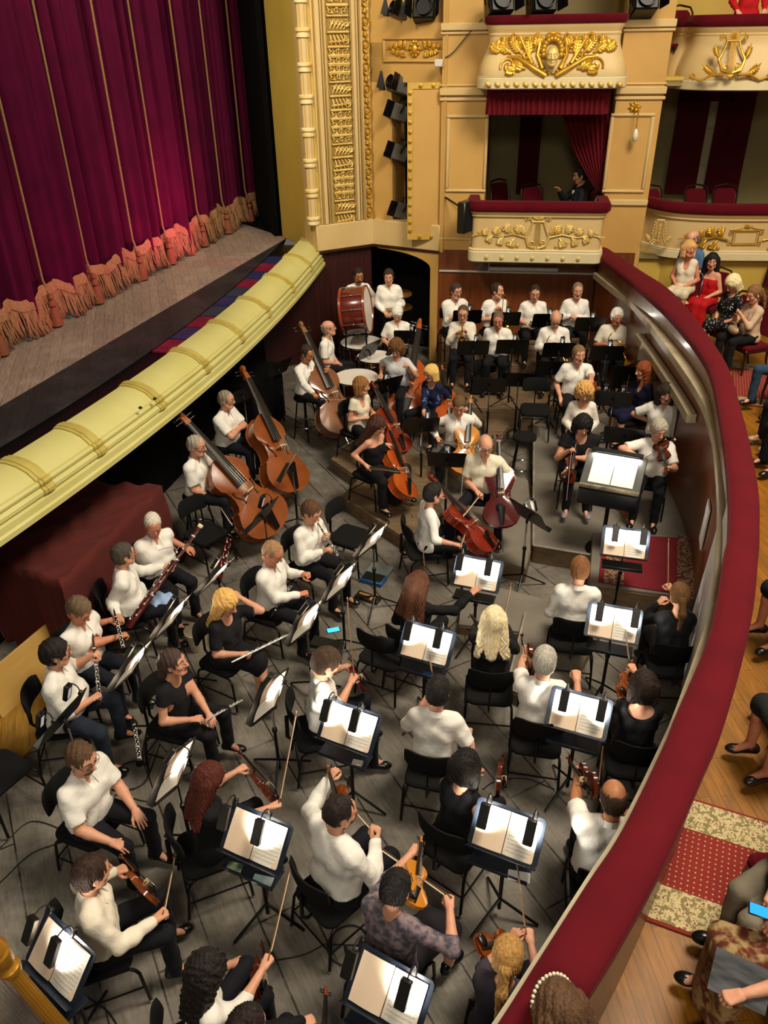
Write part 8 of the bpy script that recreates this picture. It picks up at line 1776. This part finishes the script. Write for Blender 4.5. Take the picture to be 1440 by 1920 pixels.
# conductor lectern
yw = yaw_of((1109, 837), (1208, 853), 1.4); c = at(1150, 884, 0.29 + 1.12); RM = RZ(yw); r = thing('conductor_lectern', 'black box lectern with a brightly lit open score before the podium', 'lectern', (c[0], c[1], 0.29), RM)
R_, _ = desk_frame(math.radians(26), 0); RB = np.stack([R_[:, 0] * -1, R_[:, 1], R_[:, 2]], 1); T_ = lambda y, t, n: np.array([0, 0, 1.12]) + R_ @ np.array([y, t, n]); B3 = np.stack([R_[:, 1], -R_[:, 0] * -1, R_[:, 2]], 1)
g = G(); g.box(T_(0, 0, -0.02), (0.56, 0.70, 0.04), np.stack([R_[:, 1], R_[:, 0], -R_[:, 2]], 1), 0.008); g.obj('desk_top', pbr('lectern_grey', '#2e302d', 0.45, noise=(4, '#45463f', 0.3, 5)), r)
g = G(); b0 = T_(0, -0.28, 0); b1 = T_(0, 0.28, 0); g.prism([(b0[0], b0[2] - 0.04), (b1[0], b1[2] - 0.04), (b1[0], b0[2] - 0.30), (b0[0], b0[2] - 0.24)], -0.345, 0.345, np.array([[1.0, 0, 0], [0, 0, -1.0], [0, 1.0, 0]]), (0, 0, 0), 0.006); g.obj('box', stand_black, r)
g = G(); g.box(T_(0, -0.275, 0.015), (0.03, 0.70, 0.05), np.stack([R_[:, 1], R_[:, 0], -R_[:, 2]], 1), 0.006); g.obj('page_ledge', pbr('worn_ledge', '#8c7e5c', 0.5, noise=(9, '#3a3428', 0.2, 4)), r)
g = G(); g.box(T_(0, 0.25, 0.05), (0.06, 0.6, 0.03), np.stack([R_[:, 1], R_[:, 0], -R_[:, 2]], 1), 0.008); g.obj('lamp_hood', stand_black, r)
g = G(); g.lathe([(0.025, 0.82), (0.025, 0.05), (0.2, 0.03), (0.21, 0.0)], 16); g.obj('column', black_metal, r)
W_ = lambda p: RM @ p + np.array([c[0], c[1], 0.29]); s_ = thing('conductor_score', 'large brightly lit score open on the black conductor lectern', 'sheet music', (c[0], c[1], 0.29), RM)
for k in (-1, 1): g = G(); g.box(T_(0.132 * k, -0.02, 0.006), (0.38, 0.255, 0.01), np.stack([R_[:, 1], R_[:, 0], -R_[:, 2]], 1), 0.002); g.obj('page', paper_w, s_)
l = bpy.data.lights.new('lectern_lamp', 'AREA'); l.shape = 'RECTANGLE'; l.size = 0.55; l.size_y = 0.04; l.energy = 22; l.color = (1, 0.96, 0.88); o = bpy.data.objects.new('lectern_lamp_light', l); COL.objects.link(o); p = W_(T_(0, 0.235, 0.03)); o.location = p; o.rotation_euler = (Vector(W_(T_(0, -0.08, 0.0))) - Vector(p)).to_track_quat('-Z', 'Y').to_euler()
r = thing('wooden_block', 'small wooden block on the platform below the lectern', 'block', at(1180, 968, 0.29)); g = G(); g.box((0, 0, 0.06), (0.2, 0.1, 0.12), RZ(10), 0.004); g.obj('block', pbr('pale_wood', '#a9743a', 0.5, noise=(4, '#8c5c2a', 0.3, 5)), r)
# harp
T0 = at(-14, 1778, 1.82); B0 = at(215, 2045, 0.12); ax_ = nrm(T0 - B0); Lh = np.linalg.norm(T0 - B0); side = nrm(np.cross(ax_, nrm(CPOS - T0))); side = side if side[0] < 0 else -side; hn = np.cross(side, ax_); R = np.stack([side, hn, ax_], 1)
gm = pbr('harp_gilt', '#c08a2a', 0.35, 0.45, noise=(5, '#a87420', 0.3, 4)); r = thing('concert_harp', 'gilded concert harp with a fluted column in the bottom left corner', 'harp', B0, R)
a_ = np.linspace(0, 2 * math.pi, 32, endpoint=False); ring = lambda z, q: np.array([((q + 0.004 * (i % 2)) * math.cos(t), (q + 0.004 * (i % 2)) * math.sin(t), z) for i, t in enumerate(a_)])
zc_ = Lh - 0.19; g = G(); g.loft([ring(0.0, 0.05), ring(zc_ - 0.05, 0.036)]); g.obj('column', gm, r, 0.25)
g = G(); g.lathe([(0.036, zc_ - 0.06), (0.05, zc_ - 0.05), (0.06, zc_ - 0.02), (0.06, zc_), (0.045, zc_ + 0.015), (0.04, zc_ + 0.03), (0.055, zc_ + 0.05), (0.062, zc_ + 0.13), (0.05, zc_ + 0.15), (0.07, zc_ + 0.17), (0.06, zc_ + 0.23), (0.001, zc_ + 0.25)], 24); g.obj('capital', gm, r, 0.6)
g = G(); g.tube(smooth_path([(0.02, 0, Lh - 0.05), (0.2, 0, Lh - 0.12), (0.4, 0, Lh - 0.28), (0.55, 0, Lh - 0.25), (0.72, 0, Lh - 0.38)], 6), 0.04, 10, flat=((0, 1, 0), 0.7)); g.obj('neck', gm, r, 0.8)
g = G(); g.loft([np.array([(0.06 + 0.66 * t + x * (0.10 + 0.10 * (1 - t)), y * (0.21 - 0.15 * t), 0.02 + (Lh - 0.45) * t) for (x, y) in ((0, -1), (0, 1), (1, 0.7), (1.3, 0), (1, -0.7))]) for t in np.linspace(0, 1, 8)]); g.obj('sound_box', gm, r, 0.6)
for k in range(34):
    t = (k + 0.5) / 34; x0_ = 0.05 + 0.62 * t; zb_ = 0.04 + (Lh - 0.45) * (x0_ - 0.06 + 0.02) / 0.66; xt = 0.05 + 0.62 * t; zt = Lh - 0.1 - 0.26 * t; g = G(); g.tube([(x0_, 0, max(0.05, zb_)), (xt, 0, zt)], 0.0014, 4); g.obj('string', steel_str if k % 7 else pbr('red_string', '#9c1a22', 0.4), r)
# empty seats
def empt(label, u, v, yw, fl=0.0, pool=None, z=0.46): p = at(u, v, fl + z); (pool or chairs).put((p[0], p[1], fl), RZ(yw), label)
empt('empty black chair at the centre, nearest the brass stands', 905, 728, 262); empt('empty black chair at the centre, right of a folded score stand', 1003, 768, 262, 0.29); empt('tall black stool left of the viola platform', 984, 815, 262, 0, stools, 0.77)
empt('empty black chair left of the long-haired blonde', 722, 1225, 62); empt('empty black chair beside the oboist who is playing', 655, 1005, 330); empt('empty black chair cropped at the left edge', -5, 1450, 330); empt('empty black chair below the front double bass', 385, 1000, 320); empt('empty black chair behind the woman in the open-backed top, near the balustrade', 1275, 1385, 80) if False else None
# loose things on the floor
def boxy(name, label, cat, u, v, z0, size, yw, m, tops=()):
    p = at(u, v, z0 + size[2]); r = thing(name, label, cat, (p[0], p[1], z0), RZ(yw)); g = G(); g.box((0, 0, size[2] / 2), size, None, 0.008); g.obj('body', m, r)
    for nm, c, s, mm in tops: g = G(); g.box(c, s, None, 0.002); g.obj(nm, mm, r)
    return r
blue_pl = pbr('blue_plastic', '#1f4f86', 0.4); clear_pl = pbr('clear_plastic', '#9aa3a2', 0.2, trans=0.5)
boxy('tool_case', 'open blue case with a clear lid on the floor by the wind stands', 'case', 700, 1082, 0.0, (0.2, 0.3, 0.06), 65, blue_pl, (('lid', (0.2, 0, 0.05), (0.22, 0.3, 0.012), clear_pl), ('tray', (0, 0, 0.062), (0.16, 0.26, 0.006), black_plastic)))
boxy('reed_case', 'black reed case holding wooden tools beside the blue case', 'case', 690, 1118, 0.0, (0.14, 0.32, 0.04), 62, black_plastic, (('tool', (0, 0.02, 0.05), (0.03, 0.2, 0.02), pbr('tool_wood', '#a9773c', 0.5)), ('rest', (0, -0.06, 0.046), (0.12, 0.03, 0.016), pbr('tool_wood', '#a9773c', 0.5))))
boxy('instrument_case', 'black case with a lit phone on it, right of the wind stands', 'case', 612, 1205, 0.45, (0.16, 0.34, 0.05), 70, black_plastic)
p = at(625, 1182, 0.51); r = thing('phone', 'phone with a glowing blue screen lying on a black case', 'phone', p, RZ(15)); g = G(); g.box((0, 0, 0.004), (0.15, 0.075, 0.008), None, 0.003); g.obj('body', black_plastic, r); g = G(); g.box((0, 0, 0.0085), (0.13, 0.066, 0.001), None, 0.0003); g.obj('screen', pbr('phone_screen', '#0a2a3a', 0.2, emit=((0.05, 0.62, 0.95), 1.6)), r)
p = at(373, 1215, 0.0); r = thing('bucket', 'pale plastic bucket on the floor behind the curly blonde flutist', 'bucket', p); g = G(); g.lathe([(0.09, 0), (0.125, 0.24), (0.135, 0.245), (0.135, 0.26), (0.12, 0.26), (0.085, 0.01), (0.001, 0.01)], 24); g.obj('pail', pbr('bucket_plastic', '#b9ae93', 0.5), r)
P = PEOPLE['W2']; p = P['L2'](0.36, -0.02, 0.655); r = thing('cloth', 'pale blue cloth on the knee of the bassoonist in glasses', 'cloth', p); A = np.zeros((16, 16, 3)); 
for i in range(16):
    for j in range(16): x, y = (i - 7.5) * 0.018, (j - 7.5) * 0.018; A[i, j] = (x, y, 0.03 + 0.02 * math.sin(x * 50 + y * 30) + 0.012 * math.sin(y * 70) - 3.2 * (x * x + y * y))
g = G(); g.grid(A); B = A.copy(); B[:, :, 2] -= 0.004; g.grid(B[::-1]); g.obj('fabric', cloth('#9cb8e0'), r, None)
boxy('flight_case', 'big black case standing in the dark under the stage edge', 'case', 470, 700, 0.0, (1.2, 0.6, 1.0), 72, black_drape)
r = thing('cast_radiator', 'dark ribbed radiator under the far end of the stage edge', 'radiator', at(545, 605, 0.3)); PRD = np.array(r.location)
for k in range(12): g = G(); q = np.array([0.05 * k, 0.2 * 0.05 * k * 3.2, 0]); g.tube([q + [0, 0, -0.3], q + [0, 0, 0.5]], 0.03, 8); g.obj('rib', black_metal, r)
def cable(label, pts, rad=0.006, z=0.006, loop=None):
    P = [at(u, v, z) for u, v in pts]; r = thing('cable', label, 'cable', P[0]); Q = smooth_path([p - P[0] for p in P], 7)
    if loop:
        c = at(loop[0], loop[1], z) - P[0]; t = np.linspace(0, 4.2 * math.pi, 60); Q = np.concatenate([Q, np.column_stack([c[0] + (loop[2] + 0.01 * np.sin(t * 0.7)) * np.cos(t), c[1] + (loop[2] + 0.012 * np.cos(t * 0.9)) * np.sin(t), np.full(60, 0.004)])])
    g = G(); g.tube(Q, rad, 6); g.obj('wire', rubber, r, None)
cable('black cable coiled on the floor behind the front centre stand', [(520, 1800), (570, 1790), (610, 1770)], 0.006, 0.006, (655, 1775, 0.16)); cable('black cable looping under the upright clarinet', [(225, 1490), (290, 1500), (330, 1440), (300, 1395)], 0.005, 0.006, (245, 1455, 0.17)); cable('black cable running over the floor at the lower left', [(0, 1655), (60, 1600), (130, 1570), (60, 1540), (0, 1590)])
cable('cable trailing across the floor right of the bald violinist stand', [(905, 1480), (930, 1465), (985, 1460), (1040, 1480)]); cable('cable on the floor below the front left stand', [(165, 1870), (205, 1900), (240, 1960)]); cable('thin cable hanging on the floor by the blonde violinist stand', [(840, 1180), (860, 1160), (880, 1140), (885, 1110)])
# ------------------------------------------------------------------ the audience
RED = '#b3161c'
def aud(key, label, head, face, **k):
    P = person(key, label, head, face, fl=k.pop('fl', FLP), **k); return P
ac = lambda P, l: seat(P, 'dark wood and red velvet chair under ' + l, theatre)
P = aud('A1', 'balding man in a blue shirt and beige trousers beneath the gilded cartouche', (1299, 448), 215, sh=0.74, hair=('balding', '#6a5a4a'), sleeve='half', top=('shirt', '#4d6c93'), bottom=('trousers', '#cbb892'), look=-20, nod=10, kr=(1250, 520, 0.6)); ac(P, 'the man in the blue shirt')
P = aud('A2', 'woman with a blonde bob in a sleeveless ivory dress', (1292, 467), 235, sh=0.74, sex='f', hair=('fringe_bob', '#b48a55'), top=('dress', '#ded3bb'), neck='vee', sleeve='none', hem='out', bottom=('skirt', '#d5c8ab'), look=40, nod=-5, sk=1); ac(P, 'the woman in the ivory dress')
P = aud('A3', 'woman with long black hair in a strapless red gown', (1335, 490), 225, sex='f', hair=('long', '#0e0a0c'), top=('dress', RED), neck='strap', sleeve='none', hem='out', bottom=('longskirt', RED), look=25, nod=8); ac(P, 'the woman in the red gown')
P = aud('A4', 'grey-blonde woman in a black polka dot dress looking down', (1374, 532), 205, sex='f', hair=('bob', '#c9b78c'), top=('dress', '#121214', '#c9c6bd', (38, 0.02, 0.64)), neck='round', sleeve='elbow', hem='out', bottom=('skirt', '#121214', '#c9c6bd', (38, 0.02, 0.64)), nod=35, legs='cross'); ac(P, 'the woman in polka dots')
P = aud('A5', 'girl in a beige blouse raising a phone to take a photo', (1414, 552), 198, sex='f', hair=('ponytail', '#6a4a2c'), top=('blouse', '#c2a78c'), neck='round', sleeve='elbow', hem='out', bottom=('trousers', '#141414'), LH=('loc', 0.34, 0.02, 1.02), RH=('loc', 0.34, 0.0, 0.98), lp='grip', rp='grip', nod=22); ac(P, 'the girl with the raised phone')
p = P['L2'](0.40, 0.02, 1.06); r = thing('phone', 'phone raised by the girl in the beige blouse', 'phone', p, RZ(108)); g = G(); g.box((0, 0, 0), (0.075, 0.009, 0.15), None, 0.003); g.obj('case', black_plastic, r)
p = P['L2'](0.33, 0.0, 0.66); r = thing('handbag', 'small beige bag on the lap of the girl with the raised phone', 'bag', p, RZ(100)); g = G(); g.ell((0, 0, 0.05), (0.13, 0.06, 0.07), 14); g.obj('pouch', pbr('beige_leather', '#a68f70', 0.5), r); g = G(); g.tube(smooth_path([(-0.1, 0, 0.08), (-0.06, 0.02, 0.16), (0.06, 0.02, 0.16), (0.1, 0, 0.08)], 5), 0.006, 6); g.obj('strap', pbr('beige_leather', '#a68f70', 0.5), r)
P = PEOPLE['A2']; p = P['L2'](0.34, 0.1, 0.69); r = thing('programme', 'pale folded programme in the hands of the woman in the ivory dress', 'booklet', p, RZ(20)); g = G(); g.box((0, 0, 0), (0.2, 0.14, 0.006), rotm((1, 0, 0), 0.4), 0.002); g.obj('cover', pbr('programme_paper', '#cdb98e', 0.6), r)
def legs(key, label, fpx, kpx, face, bottom, shoes=('shoe', None), sex='m', hipoff=0.56, lat=0.0, **k):
    f = at(fpx[0], fpx[1], FLP + 0.05)[:2]; fd_ = np.array([math.cos(math.radians(face)), math.sin(math.radians(face))]); ld = np.array([-fd_[1], fd_[0]]); pos = f - fd_ * hipoff - ld * lat
    P = person(key, label, None, face, pos=pos, fl=FLP, sex=sex, bottom=bottom, shoes=shoes, **k); return P
P = legs('A6', 'man in grey trousers with a phone, head beyond the right edge', (1312, 1768), None, 178, ('trousers', '#7d7462'), hipoff=0.50, lat=0.1, kr=(1394, 1668, 0.60), kl=(1362, 1755, 0.60), fL=(1320, 1775), LH=('px', 1450, 1740, FLP + 0.72), RH=('px', 1448, 1690, FLP + 0.74), top=('shirt', '#5c6470'), lp='hold', rp='relax'); ac(P, 'the man in grey trousers')
p = at(1434, 1712, FLP + 0.78); r = thing('phone', 'phone with a bright blue screen held by the man in grey trousers', 'phone', p, RZ(-25)); g = G(); g.box((0, 0, 0), (0.16, 0.085, 0.009), rotm((1, 0, 0), -0.2), 0.003); g.obj('body', black_plastic, r); g = G(); g.box(rotm((1, 0, 0), -0.2) @ np.array([0, 0, 0.005]), (0.145, 0.075, 0.001), rotm((1, 0, 0), -0.2), 0.0003); g.obj('screen', pbr('phone_blue', '#04204a', 0.2, emit=((0.02, 0.30, 1.0), 1.8)), r)
P = legs('A7', 'woman in a flowered dress reading a glossy programme, head beyond the right edge', (1290, 1895), None, 172, ('longskirt', '#9a8258', '#5d2a1c', (16, 0.08)), sex='f', hipoff=0.52, top=('dress', '#9a8258', '#5d2a1c', (16, 0.08)), hem='out', neck='round', sleeve='elbow', LH=('px', 1362, 1872, FLP + 0.8), RH=('px', 1448, 1868, FLP + 0.8), lp='hold', rp='hold'); ac(P, 'the woman in the flowered dress')
p = at(1388, 1838, FLP + 0.82); r = thing('programme', 'glossy black and white programme held open in the bottom right corner', 'booklet', p, RZ(-30)); A = RZ(0) @ rotm((1, 0, 0), 0.35); g = G(); g.box((0, 0, 0), (0.26, 0.2, 0.004), A, 0.001); g.obj('cover', pbr('glossy_photo', '#5b5d60', 0.12, noise=(5, '#26272a', 0.2, 5), coat=0.8, scale_vec=(1, 5, 1)), r)
P = legs('A8', 'person in blue jeans with crossed legs at the right edge', (1405, 770), None, 192, ('trousers', '#2c4259'), hipoff=0.5, kr=(1402, 692, 0.64), kl=(1432, 728, 0.58), top=('shirt', '#23262c')); ac(P, 'the person in blue jeans')
for i, (key, lab, f, sh_, bt, sx_) in enumerate((('A9', 'person in black trousers and pale sandals at the right edge', (1418, 838), ('pump', '#a8947c'), ('trousers', '#121214'), 'f'), ('A10', 'person in black trousers and black shoes at the right edge', (1432, 888), ('shoe', None), ('trousers', '#16161a'), 'm'), ('A11', 'woman with black pumps at the right edge beyond the rail', (1410, 1208), ('pump', None), ('skirt', '#1c1c22'), 'f'), ('A12', 'woman in dark pumps seated above the runner carpet', (1400, 1462), ('pump', '#1c1210'), ('skirt', '#20201f'), 'f'), ('A13', 'person in silver sandals cropped at the right edge', (1436, 1365), ('pump', '#8e8e90'), ('skirt', '#2a2226'), 'f'))):
    P = legs(key, lab, f, None, 183, bt, sh_, sx_, 0.52, 0.1 if i % 2 else 0.0, top=('shirt', '#2a2a30'), sk=1 if sx_ == 'f' else 0); ac(P, 'the ' + lab.split(' at ')[0].split(' seated')[0].split(' cropped')[0])
P = aud('A14', 'brown-haired girl with a pearl hairband leaning at the rail, bottom edge', (1046, 1898), 118, sex='f', hair=('long', '#4a3320'), top=('blouse', '#6d3d36'), neck='round', hem='out', lean=0.45, size=1.06, nod=30)
r = thing('hairband', 'pearl hairband in the brown hair at the bottom edge', 'hairband', P['hc'])
for k in range(17): a = math.pi * (k + 0.5) / 17; g = G(); g.ell(P['HR'] @ np.array([0.02, 0.099 * math.cos(a), 0.035 + 0.108 * math.sin(a)]), (0.009, 0.009, 0.009), 8); g.obj('pearl', pbr('pearl', '#e0d6bd', 0.3), r)
# boxes
FB = 1.93 * KS + 0.0
P = person('X1', 'man in a dark jacket and white shirt lounging in the lower box, one hand raised', (1088, 330), 185, fl=FB, hair=('short', '#15100e'), top=('shirt', '#14151a'), lean=-0.1, LH=('loc', 0.3, 0.12, 0.75), RH=('loc', 0.35, -0.05, 1.05), rp='flat', bottom=('trousers', '#1f2c44')); seat(P, 'red velvet chair under the man in the lower box', theatre)
g = G(); q = [P['T'](0.118, 0.04, 0.42), P['T'](0.118, -0.04, 0.42), P['T'](0.13, -0.015, 0.1), P['T'](0.13, 0.015, 0.1)]; g.add(q + [x - P['f'] * 0.02 for x in q], [[0, 1, 2, 3], [7, 6, 5, 4], [0, 4, 5, 1], [1, 5, 6, 2], [2, 6, 7, 3], [3, 7, 4, 0]]); P['child'](g, 'shirt_front', cloth(WHITE), 0.5)
def boxchair(label, u, v, fl, yw, d=0.25):
    x, z = PC.px(u, v); p = PC.P(x, 0, -d - 0.75); theatre.put((p[0], p[1], fl), RZ(yw), label)
boxchair('red velvet chair at the middle of the lower box', 1012, 372, FB, 285, 0.15); boxchair('dark chair at the left inside the lower box', 955, 330, FB, 300, 0.7)
boxchair('red velvet chair nearest the pillar in the right-hand box', 1252, 345, FB, 280, 0.05); boxchair('red velvet chair second from the pillar in the right-hand box', 1342, 355, FB, 275, 0.15); boxchair('red velvet chair third from the pillar in the right-hand box', 1398, 350, FB, 265, 0.2)
FU = 4.42 * KS; boxchair('red velvet chair on the upper balcony at the top right', 1308, 12, FU, 275, 0.1)
P = person('X2', 'person in red standing on the upper balcony at the top right corner', None, 265, pos=PC.P(PC.px(1408, 10)[0], 0, -0.2)[:2], fl=FU, sex='f', top=('dress', RED), hem='out', neck='round', bottom=('longskirt', RED), RH=('loc', 0.25, -0.2, 0.9), LH=('loc', 0.25, 0.2, 0.9), stand=True, hair=('long', '#2a1c14'))
def pch(label, u, v, yw, z=0.8): p = at(u, v, FLP + z); theatre.put((p[0], p[1], FLP), RZ(yw), label)
pch('empty red velvet chair at the end of the rail beneath the lower box', 1178, 478, 250, 0.85); pch('empty red velvet chair right of the woman in the red gown', 1384, 488, 215); pch('empty red velvet chair under the gilded cartouche at the right', 1412, 498, 215); pch('empty red velvet chair at the far right edge of the parterre', 1440, 520, 210)
for p_ in (chairs, stools, theatre, ST1, ST2, ST3, SCO1, SCO2, LMP1, LMP2, VN, CE, DB, BW, CB, CL_, OB, FLU, BSN): p_.finish()
# gilded mask face of the upper relief
Hg = HEADS[('f', 0)]; g = G(); R_ = np.stack([PF.N, np.cross([0, 0, 1.0], PF.N), np.array([0, 0, 1.0])], 1) * 1.25; g.merge(Hg, R_ * np.array([0.7, 1, 1]), MASKPOS * KS + PF.N * 0.01 - np.array([0, 0, 0.03]), 0); part(upL, g, 'mask_face', gold_dull, None)
# small things on the trays under the desks
def tray_item(k, nm, label, cat, size, m, y, x=-0.02):
    u, v, a, b = [(q[1], q[2], q[3], q[4]) for q in FS if q[0] == k][0]; yw = yaw_of(a, b, 1.12); p = at(u, v, ZC1); R = RZ(yw); px_ = float((desk_frame(TH1, ZC1)[0] @ np.array([0, -0.08, -0.075]))[0])
    c = np.array([p[0], p[1], 0]) + R @ np.array([px_ - 0.12 + x, y, ZC1 - 0.244]); r = thing(nm, label, cat, c, R); g = G(); g.box((0, 0, size[2] / 2), size, RZ(12), 0.004); g.obj('body', m, r)
tray_item('H', 'phone', 'pale phone on the tray below the score of the red-haired violinist', 'phone', (0.075, 0.15, 0.01), pbr('pale_phone', '#7fa8b4', 0.2, noise=(9, '#c9dcdc', 0.2, 2)), -0.12); tray_item('H', 'rosin_box', 'green and white packet on the tray below the score of the red-haired violinist', 'box', (0.07, 0.12, 0.02), pbr('packet', '#9fb394', 0.5, noise=(14, '#3c4a3a', 0.1, 2)), 0.12)
tray_item('A', 'rosin_box', 'silver box on the tray of the stand of the broad man raising a viola', 'box', (0.06, 0.09, 0.025), silver, -0.14); tray_item('G', 'phone', 'white-edged phone on the tray left of the bald violinist', 'phone', (0.085, 0.16, 0.01), pbr('white_phone', '#c9cbd0', 0.25), -0.15); tray_item('E', 'rosin_box', 'small dark box on the tray right of the man with auburn hair', 'box', (0.08, 0.13, 0.02), black_plastic, 0.13)
tray_item('B', 'pencil_case', 'blue pencil case on the tray left of the long-haired blonde violinist', 'case', (0.05, 0.17, 0.02), blue_pl, -0.1)
